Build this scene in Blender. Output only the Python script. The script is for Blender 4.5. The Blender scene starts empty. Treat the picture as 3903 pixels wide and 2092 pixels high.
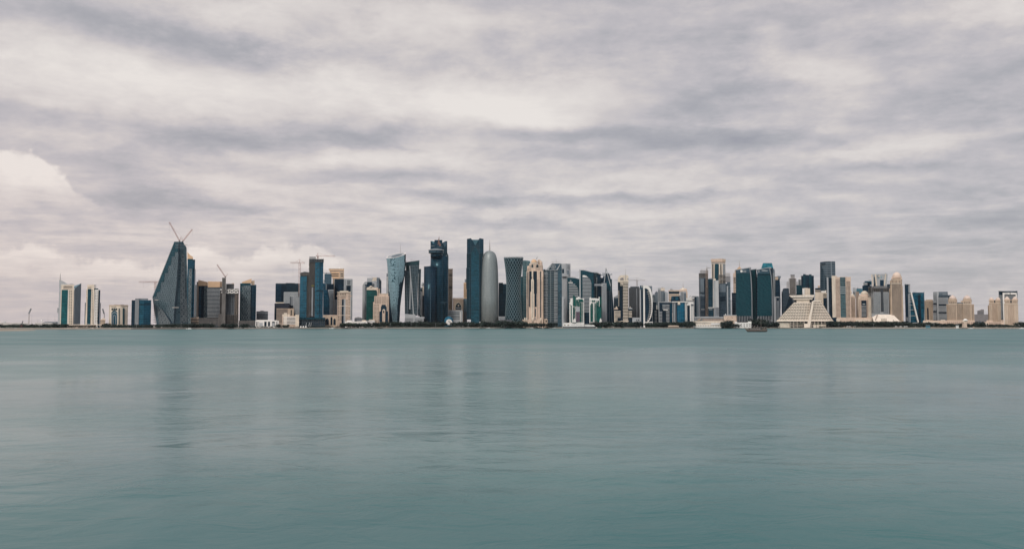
import bpy, bmesh, math, random
from math import radians, sin, cos, tan, atan, atan2, asin, sqrt, pi
from mathutils import Vector
random.seed(7)
sc = bpy.context.scene
COL = sc.collection
# ------------------------------------------------------------------ camera
FPX, CXP, CYP, HCAM = 3475.0, 1951.5, 1046.0, 6.0      # focal length in photo pixels, centre, eye height over the water
PITCH = atan((1243.0-CYP)/FPX)
cam = bpy.data.cameras.new('camera'); camo = bpy.data.objects.new('camera', cam); COL.objects.link(camo)
cam.sensor_width = 36; cam.lens = 36*FPX/3903; cam.clip_start = .5; cam.clip_end = 90000
camo.location = (0, 0, HCAM); camo.rotation_euler = (pi/2+PITCH, 0, 0)
sc.camera = camo
sc.view_settings.view_transform = 'Standard'; sc.view_settings.look = 'None'
sc.view_settings.exposure = 0; sc.view_settings.gamma = 1
sc.render.engine = 'CYCLES'
sc.cycles.use_denoising = True
sc.cycles.max_bounces = 5; sc.cycles.diffuse_bounces = 2; sc.cycles.glossy_bounces = 3
sc.cycles.sample_clamp_indirect = 4
# ------------------------------------------------------------------ node helper
class NT:
    def __init__(s, nt): s.nt = nt; s.nt.nodes.clear()
    def n(s, t, **kw):
        nd = s.nt.nodes.new(t)
        for k, v in kw.items(): setattr(nd, k, v)
        return nd
    def put(s, sock, v):
        if v is None: return
        if isinstance(v, bpy.types.NodeSocket): s.nt.links.new(v, sock)
        elif isinstance(v, bpy.types.Node): s.nt.links.new(v.outputs[0], sock)
        else: sock.default_value = v
    def m(s, op, a, b=None, c=None, clamp=False):
        nd = s.n('ShaderNodeMath', operation=op); nd.use_clamp = clamp
        for i, v in enumerate((a, b, c)): s.put(nd.inputs[i], v)
        return nd.outputs[0]
    def v(s, op, a, b=None, c=None):
        nd = s.n('ShaderNodeVectorMath', operation=op)
        for i, x in enumerate((a, b, c)): s.put(nd.inputs[i], x)
        return nd.outputs['Value'] if op in ('LENGTH', 'DOT_PRODUCT', 'DISTANCE') else nd.outputs[0]
    def noise(s, vec, scale, detail=2, rough=.5, dist=0, dim='3D'):
        nd = s.n('ShaderNodeTexNoise', noise_dimensions=dim)
        s.put(nd.inputs['Vector'], vec); nd.inputs['Scale'].default_value = scale
        nd.inputs['Detail'].default_value = detail; nd.inputs['Roughness'].default_value = rough
        nd.inputs['Distortion'].default_value = dist
        return nd
    def mix(s, f, a, b, mode='MIX'):
        nd = s.n('ShaderNodeMix', data_type='RGBA', blend_type=mode)
        s.put(nd.inputs[0], f)
        for i, x in ((6, a), (7, b)):
            if isinstance(x, tuple): x = (*x, 1) if len(x) == 3 else x
            s.put(nd.inputs[i], x)
        return nd.outputs[2]
    def ss(s, x, lo, hi, a=0., b=1.):
        nd = s.n('ShaderNodeMapRange', interpolation_type='SMOOTHSTEP')
        s.put(nd.inputs[0], x)
        for i, q in ((1, lo), (2, hi), (3, a), (4, b)): s.put(nd.inputs[i], q)
        return nd.outputs[0]
    def xyz(s, vec):
        nd = s.n('ShaderNodeSeparateXYZ'); s.put(nd.inputs[0], vec); return nd.outputs
    def comb(s, x, y, z=0.):
        nd = s.n('ShaderNodeCombineXYZ')
        for i, q in enumerate((x, y, z)): s.put(nd.inputs[i], q)
        return nd.outputs[0]
# ------------------------------------------------------------------ sky: Nishita behind a broken stratocumulus deck
SUN_EL, SUN_AZ = radians(38), radians(202)          # azimuth from +Y, clockwise: behind the camera, to the left
w = bpy.data.worlds.new('World'); sc.world = w; w.use_nodes = True
def azel(x, y):                                     # a place in the overview (2576 px wide) -> azimuth, elevation
    u = (x*3903/2576-CXP)/FPX; q = (CYP-y*3903/2576)/FPX
    dy = cos(PITCH)-q*sin(PITCH); dz = sin(PITCH)+q*cos(PITCH)
    return atan2(u, dy), atan2(dz, sqrt(u*u+dy*dy))
def build_sky():
    N = NT(w.node_tree)
    sky = N.n('ShaderNodeTexSky', sky_type='NISHITA'); sky.sun_disc = False
    sky.sun_elevation = SUN_EL; sky.sun_rotation = SUN_AZ
    d = N.n('ShaderNodeTexCoord').outputs['Generated']
    dx, dy, dz = N.xyz(N.v('NORMALIZE', d))
    az = N.m('ARCTAN2', dx, dy); el = N.m('ARCSINE', dz)
    k = N.m('ADD', N.m('MAXIMUM', dz, 0.), .055)
    P = N.comb(N.m('DIVIDE', dx, k), N.m('DIVIDE', dy, k), 0.)
    n1 = N.noise(P, 1.0, 8, .58, .5)
    n2 = N.noise(N.v('ADD', P, (7.3, 2.1, 0)), 3.2, 7, .62, .4)
    AE = N.comb(az, el, 0.)
    nw = N.noise(AE, 5.5, 3, .5)
    off = N.v('MULTIPLY', N.v('SUBTRACT', nw.outputs['Color'], (.5, .5, .5)), (.12, .045, 0))
    nf = N.noise(N.v('MULTIPLY', AE, (1, 2.2, 1)), 26, 8, .7)
    off2 = N.v('MULTIPLY', N.v('SUBTRACT', nf.outputs['Color'], (.5, .5, .5)), (.03, .012, 0))
    A = N.v('ADD', N.v('ADD', AE, off), off2)
    acc = None
    BL = [ # x, y, rx, ry, amplitude, tilt (overview px, degrees)
     (380,215,330,60,.62,6),(330,290,230,40,.12,0),(690,15,190,60,.42,-15),(90,230,230,110,.2,0),(860,240,330,70,.34,0),(1190,262,330,75,.5,4),(1400,250,250,60,.4,-12),
     (1370,312,130,26,.4,0),(850,408,300,24,.52,0),(480,455,330,34,.34,0),(1700,458,320,28,.42,4),(1540,486,260,13,.32,0),(1120,405,150,50,.2,10),(1060,50,230,70,.42,0),
     (1950,162,110,45,.3,0),(2110,165,110,45,.42,0),(2520,20,150,50,.5,0),(1925,68,45,22,.34,0),(2240,45,160,30,.22,6),(2250,385,260,40,.3,-4),(1870,328,150,26,.34,0),
     (2080,310,60,26,.26,-35),(2400,352,160,22,.24,0),(1240,530,230,18,.3,0),(520,120,100,60,-.05,0),(250,610,500,60,.08,0),(1750,530,300,20,.12,0),(700,470,500,30,.1,0),
     (340,78,260,46,-.62,5),(20,280,150,26,-.5,6),(620,170,130,60,-.4,30),(560,345,420,36,-.55,2),(880,358,200,22,-.3,0),(1080,175,130,35,-.25,-15),(1235,95,60,50,-.18,0),(1150,545,800,80,.16,0),(2100,250,600,220,.05,0),(1500,60,500,70,.06,0),(1000,330,90,30,-.35,0),
     (1500,342,170,24,-.62,0),(1300,345,180,20,-.35,0),(1780,330,200,60,-.3,0),(1640,120,300,90,-.26,0),(2350,60,230,70,-.22,0),(2500,185,150,30,-.42,-12),(2000,205,120,22,-.25,0),
     (1790,250,180,26,-.3,-6),(2280,275,320,34,-.3,0),(2470,300,180,60,-.22,0),(1830,360,240,22,-.42,0),(2250,416,170,14,-.35,6),(330,452,180,44,-.62,12),(250,500,260,30,-.3,0),
     (1080,450,320,20,-.3,0),(1350,503,300,15,-.3,0),(1950,438,260,18,-.34,-3),(1730,497,220,12,-.3,0),(2130,468,330,16,-.28,2),(2470,540,220,26,-.28,4),(2480,470,200,22,-.2,0),(1100,500,300,14,-.2,0),
     (700,525,260,14,-.22,0),(1250,560,320,12,-.22,0),(1950,560,280,14,-.14,0),(200,560,200,16,-.16,0),(2350,600,300,40,-.15,0),(1700,590,500,30,.04,0),(2300,660,400,60,-.1,0)]
    for (x, y, rx, ry, a, rot) in BL:
        a0, e0 = azel(x, y); t = radians(rot); k_ = 3903/2576/FPX
        sx, sy = 1/(rx*k_), 1/(ry*k_)
        if rot:
            u = N.v('DOT_PRODUCT', N.v('SUBTRACT', A, (a0, e0, 0)), (cos(t)*sx, -sin(t)*sx, 0))
            q = N.v('DOT_PRODUCT', N.v('SUBTRACT', A, (a0, e0, 0)), (sin(t)*sy, cos(t)*sy, 0))
            r2 = N.m('MULTIPLY_ADD', u, u, N.m('MULTIPLY', q, q))
        else:
            r = N.v('MULTIPLY_ADD', A, (sx, sy, 0), (-a0*sx, -e0*sy, 0)); r2 = N.v('DOT_PRODUCT', r, r)
        g = N.m('POWER', 2.718, N.m('MULTIPLY', r2, -1.1))
        acc = N.m('MULTIPLY_ADD', g, a if a > 0 else a*.85, acc if acc is not None else 0.)
    fade = N.ss(el, .0, .10, .45, 1.)                    # the deck flattens out towards the horizon
    b = N.m('MULTIPLY_ADD', N.m('SUBTRACT', n1.outputs[0], .5), 1.0, .55)
    b = N.m('MULTIPLY_ADD', N.m('SUBTRACT', n2.outputs[0], .5), .62, b)
    b = N.m('MULTIPLY_ADD', N.m('SUBTRACT', nf.outputs[0], .5), .62, b)
    b = N.m('MULTIPLY_ADD', N.m('SUBTRACT', b, .50), fade, .50)
    b = N.m('MULTIPLY_ADD', acc, .8, b)
    b = N.m('MULTIPLY_ADD', N.m('MULTIPLY', az, -1.), .09, b)      # more cover to the right
    # heaped clouds: outline as a function of azimuth, crisp puffy upper edge, soft base
    def heap(pts, puff, scale, base, soft, seed, ylow=None):
        fc = N.n('ShaderNodeFloatCurve'); xs = [azel(x, y) for x, y in pts]
        a0, a1 = xs[0][0], xs[-1][0]; cu = fc.mapping.curves[0]
        for i, (a_, e_) in enumerate(xs):
            px = (a_-a0)/(a1-a0)
            if i == 0: cu.points[0].location = (0, e_*3)
            elif i == len(xs)-1: cu.points[-1].location = (1, e_*3)
            else: cu.points.new(px, e_*3)
        fc.mapping.update()
        t = N.m('DIVIDE', N.m('SUBTRACT', az, a0), a1-a0, clamp=True)
        N.put(fc.inputs['Value'], t)
        top = N.m('DIVIDE', fc.outputs[0], 3.)
        pn = N.noise(N.v('ADD', AE, (seed, 0, 0)), scale, 6, .55)
        h = N.m('SUBTRACT', N.m('MULTIPLY_ADD', N.m('SUBTRACT', pn.outputs[0], .5), puff, top), el)
        inside = N.m('MULTIPLY', N.ss(h, -.001, soft), N.ss(pn.outputs[0], .2, .75, .62, 1.08))
        low = N.ss(h, base, 0.002) if ylow is None else N.ss(el, azel(130, ylow[0])[1], azel(130, ylow[1])[1])
        g = N.m('MULTIPLY', inside, low)
        lim = N.m('MULTIPLY', N.ss(t, 0.0, .02), N.ss(t, 1., .93))
        return N.m('MULTIPLY', g, lim) , inside
    h1, _ = heap([(-420,520),(-300,420),(-120,372),(0,374),(60,372),(105,398),(150,425),(190,470),(245,508),(300,540)], .024, 55, .062, .007, 0., (570, 395))
    h2, _ = heap([(-300,640),(-100,625),(40,612),(110,608),(170,640),(300,650),(420,655),(480,625),(520,622),(600,650),(650,628),(740,608),(790,612),(840,640),(900,660)], .034, 46, .04, .009, 3.)
    h3, _ = heap([(2380,720),(2440,705),(2470,688),(2500,715),(2560,690),(2640,700),(2800,720)], .012, 80, .025, .008, 5.)
    b = N.m('MULTIPLY_ADD', h1, .74, b)
    b = N.m('MULTIPLY_ADD', h2, .48, b)
    b = N.m('MULTIPLY_ADD', h3, .14, b)
    b = N.m('MINIMUM', b, N.m('MULTIPLY_ADD', b, .6, .30))
    cr = N.n('ShaderNodeValToRGB'); N.put(cr.inputs[0], b)
    E = cr.color_ramp.elements; E[0].position = 0.; E[0].color = (.345, .342, .38, 1); E[1].position = 1.; E[1].color = (.85, .795, .75, 1)
    e = E.new(.30); e.color = (.44, .43, .455, 1)
    e = E.new(.5); e.color = (.54, .51, .53, 1)
    e = E.new(.72); e.color = (.665, .615, .60, 1)
    # low warm veil on the left, the sun's glow behind the camera
    warm = N.m('MULTIPLY', N.ss(az, .1, -.5), N.ss(el, .30, .02))
    c = N.mix(N.m('MULTIPLY', warm, .55), cr.outputs[0], N.v('MULTIPLY', cr.outputs[0], (1.09, .975, .955)))
    sund = (sin(SUN_AZ)*cos(SUN_EL), cos(SUN_AZ)*cos(SUN_EL), sin(SUN_EL))
    glow = N.ss(N.v('DOT_PRODUCT', N.v('NORMALIZE', d), sund), .2, 1., 1., 2.0)
    c = N.v('SCALE', c); N.put(c.node.inputs['Scale'], N.m('MULTIPLY', glow, 10.))
    c = N.mix(.93, sky.outputs[0], c)
    bg = N.n('ShaderNodeBackground'); N.put(bg.inputs[0], c); bg.inputs[1].default_value = .1
    N.nt.links.new(bg.outputs[0], N.n('ShaderNodeOutputWorld').inputs[0])
build_sky()
w.cycles.sampling_method = 'MANUAL'; w.cycles.sample_map_resolution = 256
sun = bpy.data.lights.new('sun', 'SUN'); suno = bpy.data.objects.new('sun', sun); COL.objects.link(suno)
sun.energy = 1.5; sun.angle = radians(14); sun.color = (1, .93, .84)
sd = Vector((sin(SUN_AZ)*cos(SUN_EL), cos(SUN_AZ)*cos(SUN_EL), sin(SUN_EL)))
suno.rotation_euler = (-sd).to_track_quat('-Z', 'Y').to_euler()
# ------------------------------------------------------------------ materials
MATS = {}
def new_mat(key):
    m_ = bpy.data.materials.new(key); m_.use_nodes = True; MATS[key] = m_
    N = NT(m_.node_tree); p = N.n('ShaderNodeBsdfPrincipled'); o = N.n('ShaderNodeOutputMaterial')
    N.nt.links.new(p.outputs[0], o.inputs[0]); return m_, N, p
def facade_uv(N):                                     # metres along the face and up it, from world position and face normal
    g = N.n('ShaderNodeNewGeometry'); x, y, z = N.xyz(g.outputs['Position']); nx, ny, nz = N.xyz(g.outputs['True Normal'])
    t = N.m('SUBTRACT', N.m('MULTIPLY', x, ny), N.m('MULTIPLY', y, nx))
    return t, z
def paint(key, col, rough=.75, var=.12, spec=.3):
    if key in MATS: return MATS[key]
    m_, N, p = new_mat(key); t, z = facade_uv(N)
    a = N.noise(N.comb(N.m('MULTIPLY', t, .25), N.m('MULTIPLY', z, .05), 0.), 1., 4, .6)
    b = N.noise(N.n('ShaderNodeNewGeometry').outputs['Position'], .035, 3, .6)
    f = N.m('ADD', N.m('MULTIPLY', a.outputs[0], .6), N.m('MULTIPLY', b.outputs[0], .4))
    c = N.mix(N.ss(f, .35, .65), tuple(v*(1-var) for v in col), tuple(min(1, v*(1+var)) for v in col))
    N.put(p.inputs['Base Color'], c); p.inputs['Roughness'].default_value = rough
    p.inputs['Specular IOR Level'].default_value = spec
    return m_
def glass(key, col, fh=4., mw=3., line=.22, lcol=None, rough=.12, var=.5, spec=.22, vline=None):
    """curtain wall: tinted panes that differ a little, thin transoms and mullions"""
    if key in MATS: return MATS[key]
    m_, N, p = new_mat(key); t, z = facade_uv(N)
    zf = N.m('DIVIDE', z, fh); tf = N.m('DIVIDE', t, mw)
    cell = N.comb(N.m('FLOOR', tf), N.m('FLOOR', zf), 0.)
    wn = N.n('ShaderNodeTexWhiteNoise', noise_dimensions='2D'); N.put(wn.inputs['Vector'], cell)
    cell2 = N.comb(N.m('FLOOR', N.m('DIVIDE', tf, 4.)), N.m('FLOOR', zf), 0.)
    wn2 = N.n('ShaderNodeTexWhiteNoise', noise_dimensions='2D'); N.put(wn2.inputs['Vector'], cell2)
    big = N.noise(N.comb(N.m('MULTIPLY', t, .02), N.m('MULTIPLY', z, .012), 0.), 1., 3, .6)
    r = N.m('MULTIPLY_ADD', big.outputs[0], 1.0, N.m('ADD', N.m('MULTIPLY', wn.outputs[0], .35), N.m('MULTIPLY', wn2.outputs[0], .35)))
    f = N.ss(r, .45, 1.3)
    c = N.mix(f, tuple(v*(1-var) for v in col), tuple(min(1, v*(1+var)) for v in col))
    lc = lcol or tuple(min(1., v*1.5+.010) for v in col)
    fz = N.m('FRACT', zf); ft = N.m('FRACT', tf)
    lm = N.m('MAXIMUM', N.m('LESS_THAN', fz, line), N.m('LESS_THAN', ft, line*.6 if vline is None else vline))
    c = N.mix(N.m('MULTIPLY', lm, .85), c, lc)
    N.put(p.inputs['Base Color'], c)
    N.put(p.inputs['Roughness'], N.m('MULTIPLY_ADD', wn.outputs[0], .12, N.m('MULTIPLY_ADD', lm, .3, rough)))
    p.inputs['Specular IOR Level'].default_value = spec; p.inputs['Specular Tint'].default_value = (.45, .85, 1, 1)
    # panes are never quite in one plane
    nm = N.n('ShaderNodeBump'); nm.inputs['Strength'].default_value = .12; nm.inputs['Distance'].default_value = 1.
    wav = N.noise(N.comb(N.m('MULTIPLY', t, .12), N.m('MULTIPLY', z, .12), wn.outputs[0]), 1., 2, .5)
    N.put(nm.inputs['Height'], wav.outputs[0]); N.put(p.inputs['Normal'], nm.outputs[0])
    return m_
def gridwall(key, wall, pane, fh=4., bw=4., wh=.5, ww=.5, rough=.7, off=.25):
    """solid wall with punched windows as a surface pattern (far or tiny windows)"""
    if key in MATS: return MATS[key]
    m_, N, p = new_mat(key); t, z = facade_uv(N)
    zf = N.m('DIVIDE', z, fh); tf = N.m('DIVIDE', t, bw)
    fz = N.m('FRACT', zf); ft = N.m('FRACT', tf)
    a = N.m('MULTIPLY', N.m('GREATER_THAN', fz, off), N.m('LESS_THAN', fz, off+wh))
    b = N.m('MULTIPLY', N.m('GREATER_THAN', ft, (1-ww)/2), N.m('LESS_THAN', ft, (1+ww)/2))
    win = N.m('MULTIPLY', a, b)
    g = N.n('ShaderNodeNewGeometry'); nz = N.m('ABSOLUTE', N.xyz(g.outputs['True Normal'])[2])
    win = N.m('MULTIPLY', win, N.m('LESS_THAN', nz, .5))
    st = N.noise(N.comb(N.m('MULTIPLY', t, .2), N.m('MULTIPLY', z, .04), 0.), 1., 4, .6)
    wc = N.mix(N.ss(st.outputs[0], .35, .65), tuple(v*.88 for v in wall), tuple(min(1, v*1.1) for v in wall))
    wn = N.n('ShaderNodeTexWhiteNoise', noise_dimensions='2D'); N.put(wn.inputs['Vector'], N.comb(N.m('FLOOR', tf), N.m('FLOOR', zf), 0.))
    pc = N.mix(wn.outputs[0], tuple(v*.5 for v in pane), tuple(min(1, v*2.) for v in pane))
    N.put(p.inputs['Base Color'], N.mix(win, wc, pc))
    N.put(p.inputs['Roughness'], N.m('MULTIPLY_ADD', win, .15-rough, rough))
    p.inputs['Specular IOR Level'].default_value = .4
    return m_
# ------------------------------------------------------------------ mapping from the photograph to the place
FR = {0:(0,0,1), 1:(0,1000,4.932), 2:(480,820,3.002), 3:(900,920,3.836), 4:(1360,880,3.4525), 5:(1740,880,3.4525),
      6:(2160,960,4.3155), 7:(2580,960,4.3155), 8:(2940,960,4.316), 9:(3403,1000,4.932)}
fr = FR[0]
def frame(n):
    global fr; fr = FR[n]
def W(x, y, Y):                                       # the place at depth Y (metres) seen at crop position x, y
    u = (fr[0]+x/fr[2]-CXP)/FPX; q = (CYP-(fr[1]+y/fr[2]))/FPX
    dy = cos(PITCH)-q*sin(PITCH); dz = sin(PITCH)+q*cos(PITCH)
    return Vector((u*Y/dy, Y, HCAM+dz*Y/dy))
GZ = 2.0                                              # street level above the water
def mesh_obj(name, verts, faces, mat, parent=None, smooth=False):
    me = bpy.data.meshes.new(name)
    o_ = parent.location if parent is not None else Vector((0, 0, 0))
    me.from_pydata([tuple(Vector(v)-o_) for v in verts], [], faces)
    bm = bmesh.new(); bm.from_mesh(me); bmesh.ops.recalc_face_normals(bm, faces=bm.faces); bm.to_mesh(me); bm.free()
    if smooth:
        for p in me.polygons: p.use_smooth = True
    if mat: me.materials.append(mat)
    o = bpy.data.objects.new(name, me); COL.objects.link(o)
    if parent is not None: o.parent = parent
    return o
def tag(o, label=None, cat=None, group=None, kind=None):
    if label: o['label'] = label
    if cat: o['category'] = cat
    if group: o['group'] = group
    if kind: o['kind'] = kind
    return o
root = None; RY = 0.
def B(name, label, cat, x, Y, group=None):            # start a new thing; its parts follow
    global root, RY
    root = bpy.data.objects.new(name, None); COL.objects.link(root)
    p = W(x, 0, Y); root.location = (p.x, Y, GZ); RY = Y
    root.empty_display_size = 5
    return tag(root, label, cat, group)
def extrude(name, pts3, dvec, mat, parent='root', smooth=False):
    n = len(pts3); v = [Vector(p) for p in pts3]+[Vector(p)+Vector(dvec) for p in pts3]
    f = [list(range(n)), list(range(2*n-1, n-1, -1))]+[[i, (i+1) % n, n+(i+1) % n, n+i] for i in range(n)]
    return mesh_obj(name, v, f, mat, root if parent == 'root' else parent, smooth)
def poly(name, pts, mat, d=30., off=0., parent='root'):   # silhouette in the front plane, given real thickness d
    return extrude(name, [W(x, y, RY+off) for x, y in pts], (d*root.location.x/RY, d, 0), mat, parent)
def ground_y(Y): return None
def box(name, x0, x1, y0, y1, mat, d=30., off=0., parent='root'):
    """upright box; x read at its top; y1 None = down to the street"""
    a = W(x0, y0, RY+off); b = W(x1, y0, RY+off)
    zb = GZ-.5 if y1 is None else W((x0+x1)/2, y1, RY+off).z
    return extrude(name, [(a.x, a.y, zb), (b.x, a.y, zb), (b.x, a.y, a.z), (a.x, a.y, a.z)], (d*root.location.x/RY, d, 0), mat, parent)   # flank sheared back along the view ray, so it stands edge-on to the camera
def prism(name, pts, y0, y1, mat, parent='root'):      # pts (x, depth offset); y0 scalar or per point; vertical sides
    n = len(pts); ys = y0 if isinstance(y0, (list, tuple)) else None
    top = []; 
    for i, (x, o) in enumerate(pts):
        if ys: top.append(W(x, ys[i], RY+o))
        else:
            z = W(x, y0, RY).z; q = W(x, y0, RY+o); top.append(Vector((q.x, q.y, z)))
    zb = GZ-.5 if y1 is None else W(pts[0][0], y1, RY).z
    v = [Vector((p.x, p.y, zb)) for p in top]+top
    f = [list(range(n-1, -1, -1)), list(range(n, 2*n))]+[[i, (i+1) % n, n+(i+1) % n, n+i] for i in range(n)]
    return mesh_obj(name, v, f, mat, root if parent == 'root' else parent)
def bands(name, x0, x1, y0, y1, n, frac, mat, off=-.35, d=.5, parent='root', fn=None):
    """n storeys' strips, each one its own part"""
    out = []
    for i in range(n):
        a = y0+(y1-y0)*(i+.5-frac/2)/n; b = y0+(y1-y0)*(i+.5+frac/2)/n
        l, r = (x0, x1) if fn is None else fn((a+b)/2)
        if r-l > 1: out.append(box(name, l, r, a, b, mat, d, off, parent))
    return out
def fins(name, x0, x1, y0, y1, n, frac, mat, off=-.5, d=.7):
    out = []
    for i in range(n):
        a = x0+(x1-x0)*(i+.5-frac/2)/n; b = x0+(x1-x0)*(i+.5+frac/2)/n
        out.append(box(name, a, b, y0, y1, mat, d, off))
    return out
NWIN = [0]
def grid1(x0, x1, y0, y1, nx, ny, fx, fy, mat, off, name, i, j):
    NWIN[0] += 1
    box(name or 'window', x0+(x1-x0)*(i+.5-fx/2)/nx, x0+(x1-x0)*(i+.5+fx/2)/nx, y0+(y1-y0)*(j+.5-fy/2)/ny, y0+(y1-y0)*(j+.5+fy/2)/ny, mat, .3, off)
def grid(x0, x1, y0, y1, nx, ny, fx, fy, mat, off=-.12, name=None, cap=0, skip=None):
    if (fr is FR[1] and nx*ny > 1) or nx*ny <= 9:           # the nearest facades: each window its own part
        for i in range(nx):
            for j in range(ny):
                grid1(x0, x1, y0, y1, nx, ny, fx, fy, mat, off, name, i, j)
        return
    """punched windows, one part for each column (or each row) of a storey grid"""
    cols = nx <= ny
    for i in range(nx if cols else ny):
        v, f = [], []
        for j in range(ny if cols else nx):
            ii, jj = (i, j) if cols else (j, i)
            if skip and skip(ii, jj): continue
            a = x0+(x1-x0)*(ii+.5-fx/2)/nx; b = x0+(x1-x0)*(ii+.5+fx/2)/nx
            c = y0+(y1-y0)*(jj+.5-fy/2)/ny; e = y0+(y1-y0)*(jj+.5+fy/2)/ny
            p, q = W(a, c, RY+off), W(b, e, RY+off); k = len(v)
            for yy in (0, .3):
                v += [(p.x, p.y+yy, q.z), (q.x, p.y+yy, q.z), (q.x, p.y+yy, p.z), (p.x, p.y+yy, p.z)]
            f += [[k+i_ for i_ in s] for s in ((0,1,2,3),(4,7,6,5),(0,4,5,1),(1,5,6,2),(2,6,7,3),(3,7,4,0))]
        if v: mesh_obj(name or ('window' if min(nx, ny) * max(nx, ny) == 1 else 'window_column' if cols else 'window_row'), v, f, mat, root); NWIN[0] += 1
def lathe(name, xc, prof, mat, seg=32, off=0., smooth=True, parent='root', sy=1.):
    """prof: (half width, y) from top to bottom; y None = street"""
    v, f = [], []
    m = len(prof); c0 = None
    for (hw, y) in prof:
        c = W(xc, prof[0][1] if y is None else y, RY+off)
        if c0 is None: c0 = W(xc, prof[0][1], RY+off)
        e = W(xc+hw, prof[0][1] if y is None else y, RY+off)
        r = e.x-c.x; z = GZ-.5 if y is None else c.z
        for i in range(seg):
            t = 2*pi*i/seg; v.append((c0.x+r*cos(t), RY+off+sy*r*sin(t), z))
    for j in range(m-1):
        for i in range(seg): f.append([j*seg+i, j*seg+(i+1) % seg, (j+1)*seg+(i+1) % seg, (j+1)*seg+i])
    f.append(list(range(seg))[::-1]); f.append([(m-1)*seg+i for i in range(seg)])
    return mesh_obj(name, v, f, mat, root if parent == 'root' else parent, smooth)
def dome(name, xc, yt, yb, hw, mat, off=0., n=8, point=0., parent='root', seg=24):
    pr = []
    for i in range(n+1):
        t = pi/2*i/n; pr.append((max(.15, hw*sin(t)*(1-point*(1-sin(t))*.5)), yb+(yt-yb)*cos(t)))
    return lathe(name, xc, pr, mat, seg, off, parent=parent)
def bar(p, q, r, v, f, sides=4):
    p, q = Vector(p), Vector(q); d = (q-p).normalized(); up = Vector((0, 0, 1)) if abs(d.z) < .9 else Vector((0, 1, 0))
    a = d.cross(up).normalized(); b = d.cross(a); k = len(v)
    for c in (p, q):
        for i in range(sides):
            t = 2*pi*(i+.5)/sides; v.append(tuple(c+a*r*cos(t)+b*r*sin(t)))
    for i in range(sides): f.append([k+i, k+(i+1) % sides, k+sides+(i+1) % sides, k+sides+i])
    f.append([k+i for i in range(sides)][::-1]); f.append([k+sides+i for i in range(sides)])
def bars(name, segs, r, mat, off=0., parent='root', sides=4):   # segs: crop positions ((x,y),(x,y)) or with depth ((x,y,dy),..)
    v, f = [], []
    for a, b in segs:
        pa = W(a[0], a[1], RY+off+(a[2] if len(a) > 2 else 0)); pb = W(b[0], b[1], RY+off+(b[2] if len(b) > 2 else 0))
        bar(pa, pb, r, v, f, sides)
    return mesh_obj(name, v, f, mat, root if parent == 'root' else parent)
def spire(name, x, yt, yb, r0, r1, mat, off=0.):
    a, b = W(x, yb, RY+off), W(x, yt, RY+off); v, f = [], []; s = 8
    for c, r in ((a, r0), (b, r1)):
        for i in range(s): t = 2*pi*i/s; v.append((a.x+r*cos(t), a.y+r*sin(t), c.z))
    for i in range(s): f.append([i, (i+1) % s, s+(i+1) % s, s+i])
    f += [list(range(s))[::-1], [s+i for i in range(s)]]
    return mesh_obj(name, v, f, mat, root)
def truss(p, q, w_, n, v, f, r=.12):                   # square lattice boom between two world points
    p, q = Vector(p), Vector(q); d = (q-p).normalized(); up = Vector((0, 0, 1)) if abs(d.z) < .8 else Vector((0, 1, 0))
    a = d.cross(up).normalized()*w_/2; b = d.cross(a).normalized()*w_/2
    cs = [a+b, a-b, -a-b, -a+b]
    for c in cs: bar(p+c, q+c, r, v, f, 3)
    for i in range(n):
        s, e = p.lerp(q, i/n), p.lerp(q, (i+1)/n)
        for k in range(4): bar(s+cs[k], e+cs[(k+1) % 4], r*.7, v, f, 3)
# ------------------------------------------------------------------ water
def water():
    m_, N, p = new_mat('sea water')
    pos = N.n('ShaderNodeNewGeometry').outputs['Position']; x, y, z = N.xyz(pos)
    dist = N.m('SQRT', N.m('MULTIPLY_ADD', x, x, N.m('MULTIPLY', y, y)))
    q = N.v('MULTIPLY', pos, (1., 1.25, 1.))
    swell = N.noise(q, .055, 3, .5, .8)
    a = N.noise(q, .42, 4, .55, .7)
    b = N.noise(N.v('MULTIPLY', pos, (1., .8, 1.)), 1.7, 3, .55, .4)
    gust = N.noise(N.v('MULTIPLY', pos, (.8, 1., 1.)), .02, 4, .6, .6)
    gs = N.ss(gust.outputs[0], .38, .62)
    near = N.ss(dist, 15., 80., 1., 1.)
    h = N.m('MULTIPLY', swell.outputs[0], 1.5)
    h = N.m('MULTIPLY_ADD', N.m('MULTIPLY', a.outputs[0], .52), N.m('MULTIPLY_ADD', gs, .8, .35), h)
    h = N.m('MULTIPLY_ADD', N.m('MULTIPLY', b.outputs[0], .09), gs, h)
    bp = N.n('ShaderNodeBump'); bp.inputs['Strength'].default_value = 1.; bp.inputs['Distance'].default_value = .27
    N.put(bp.inputs['Height'], N.m('MULTIPLY', h, near)); N.put(p.inputs['Normal'], bp.outputs[0])
    # wind-ruffled far water is rougher, smoother patches lie between the gusts
    rf = N.m('ADD', N.ss(dist, 21., 48., .34, .19), N.ss(dist, 70., 420., 0., .15))
    N.put(p.inputs['Roughness'], N.m('MULTIPLY_ADD', gs, .06, rf))
    cn = N.noise(pos, .02, 3, .5)
    N.put(p.inputs['Base Color'], N.mix(N.ss(cn.outputs[0], .3, .7), (.000, .092, .102), (.001, .118, .118)))
    p.inputs['IOR'].default_value = 1.5
    # one sheet, finer rows are not needed: all relief is in the bump
    o = mesh_obj('sea_water', [(-40000, -1500, 0), (40000, -1500, 0), (40000, 40000, 0), (-40000, 40000, 0)], [[0, 1, 2, 3]], m_)
    tag(o, 'calm grey green bay water in front of the skyline', kind='structure')
water()
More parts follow.
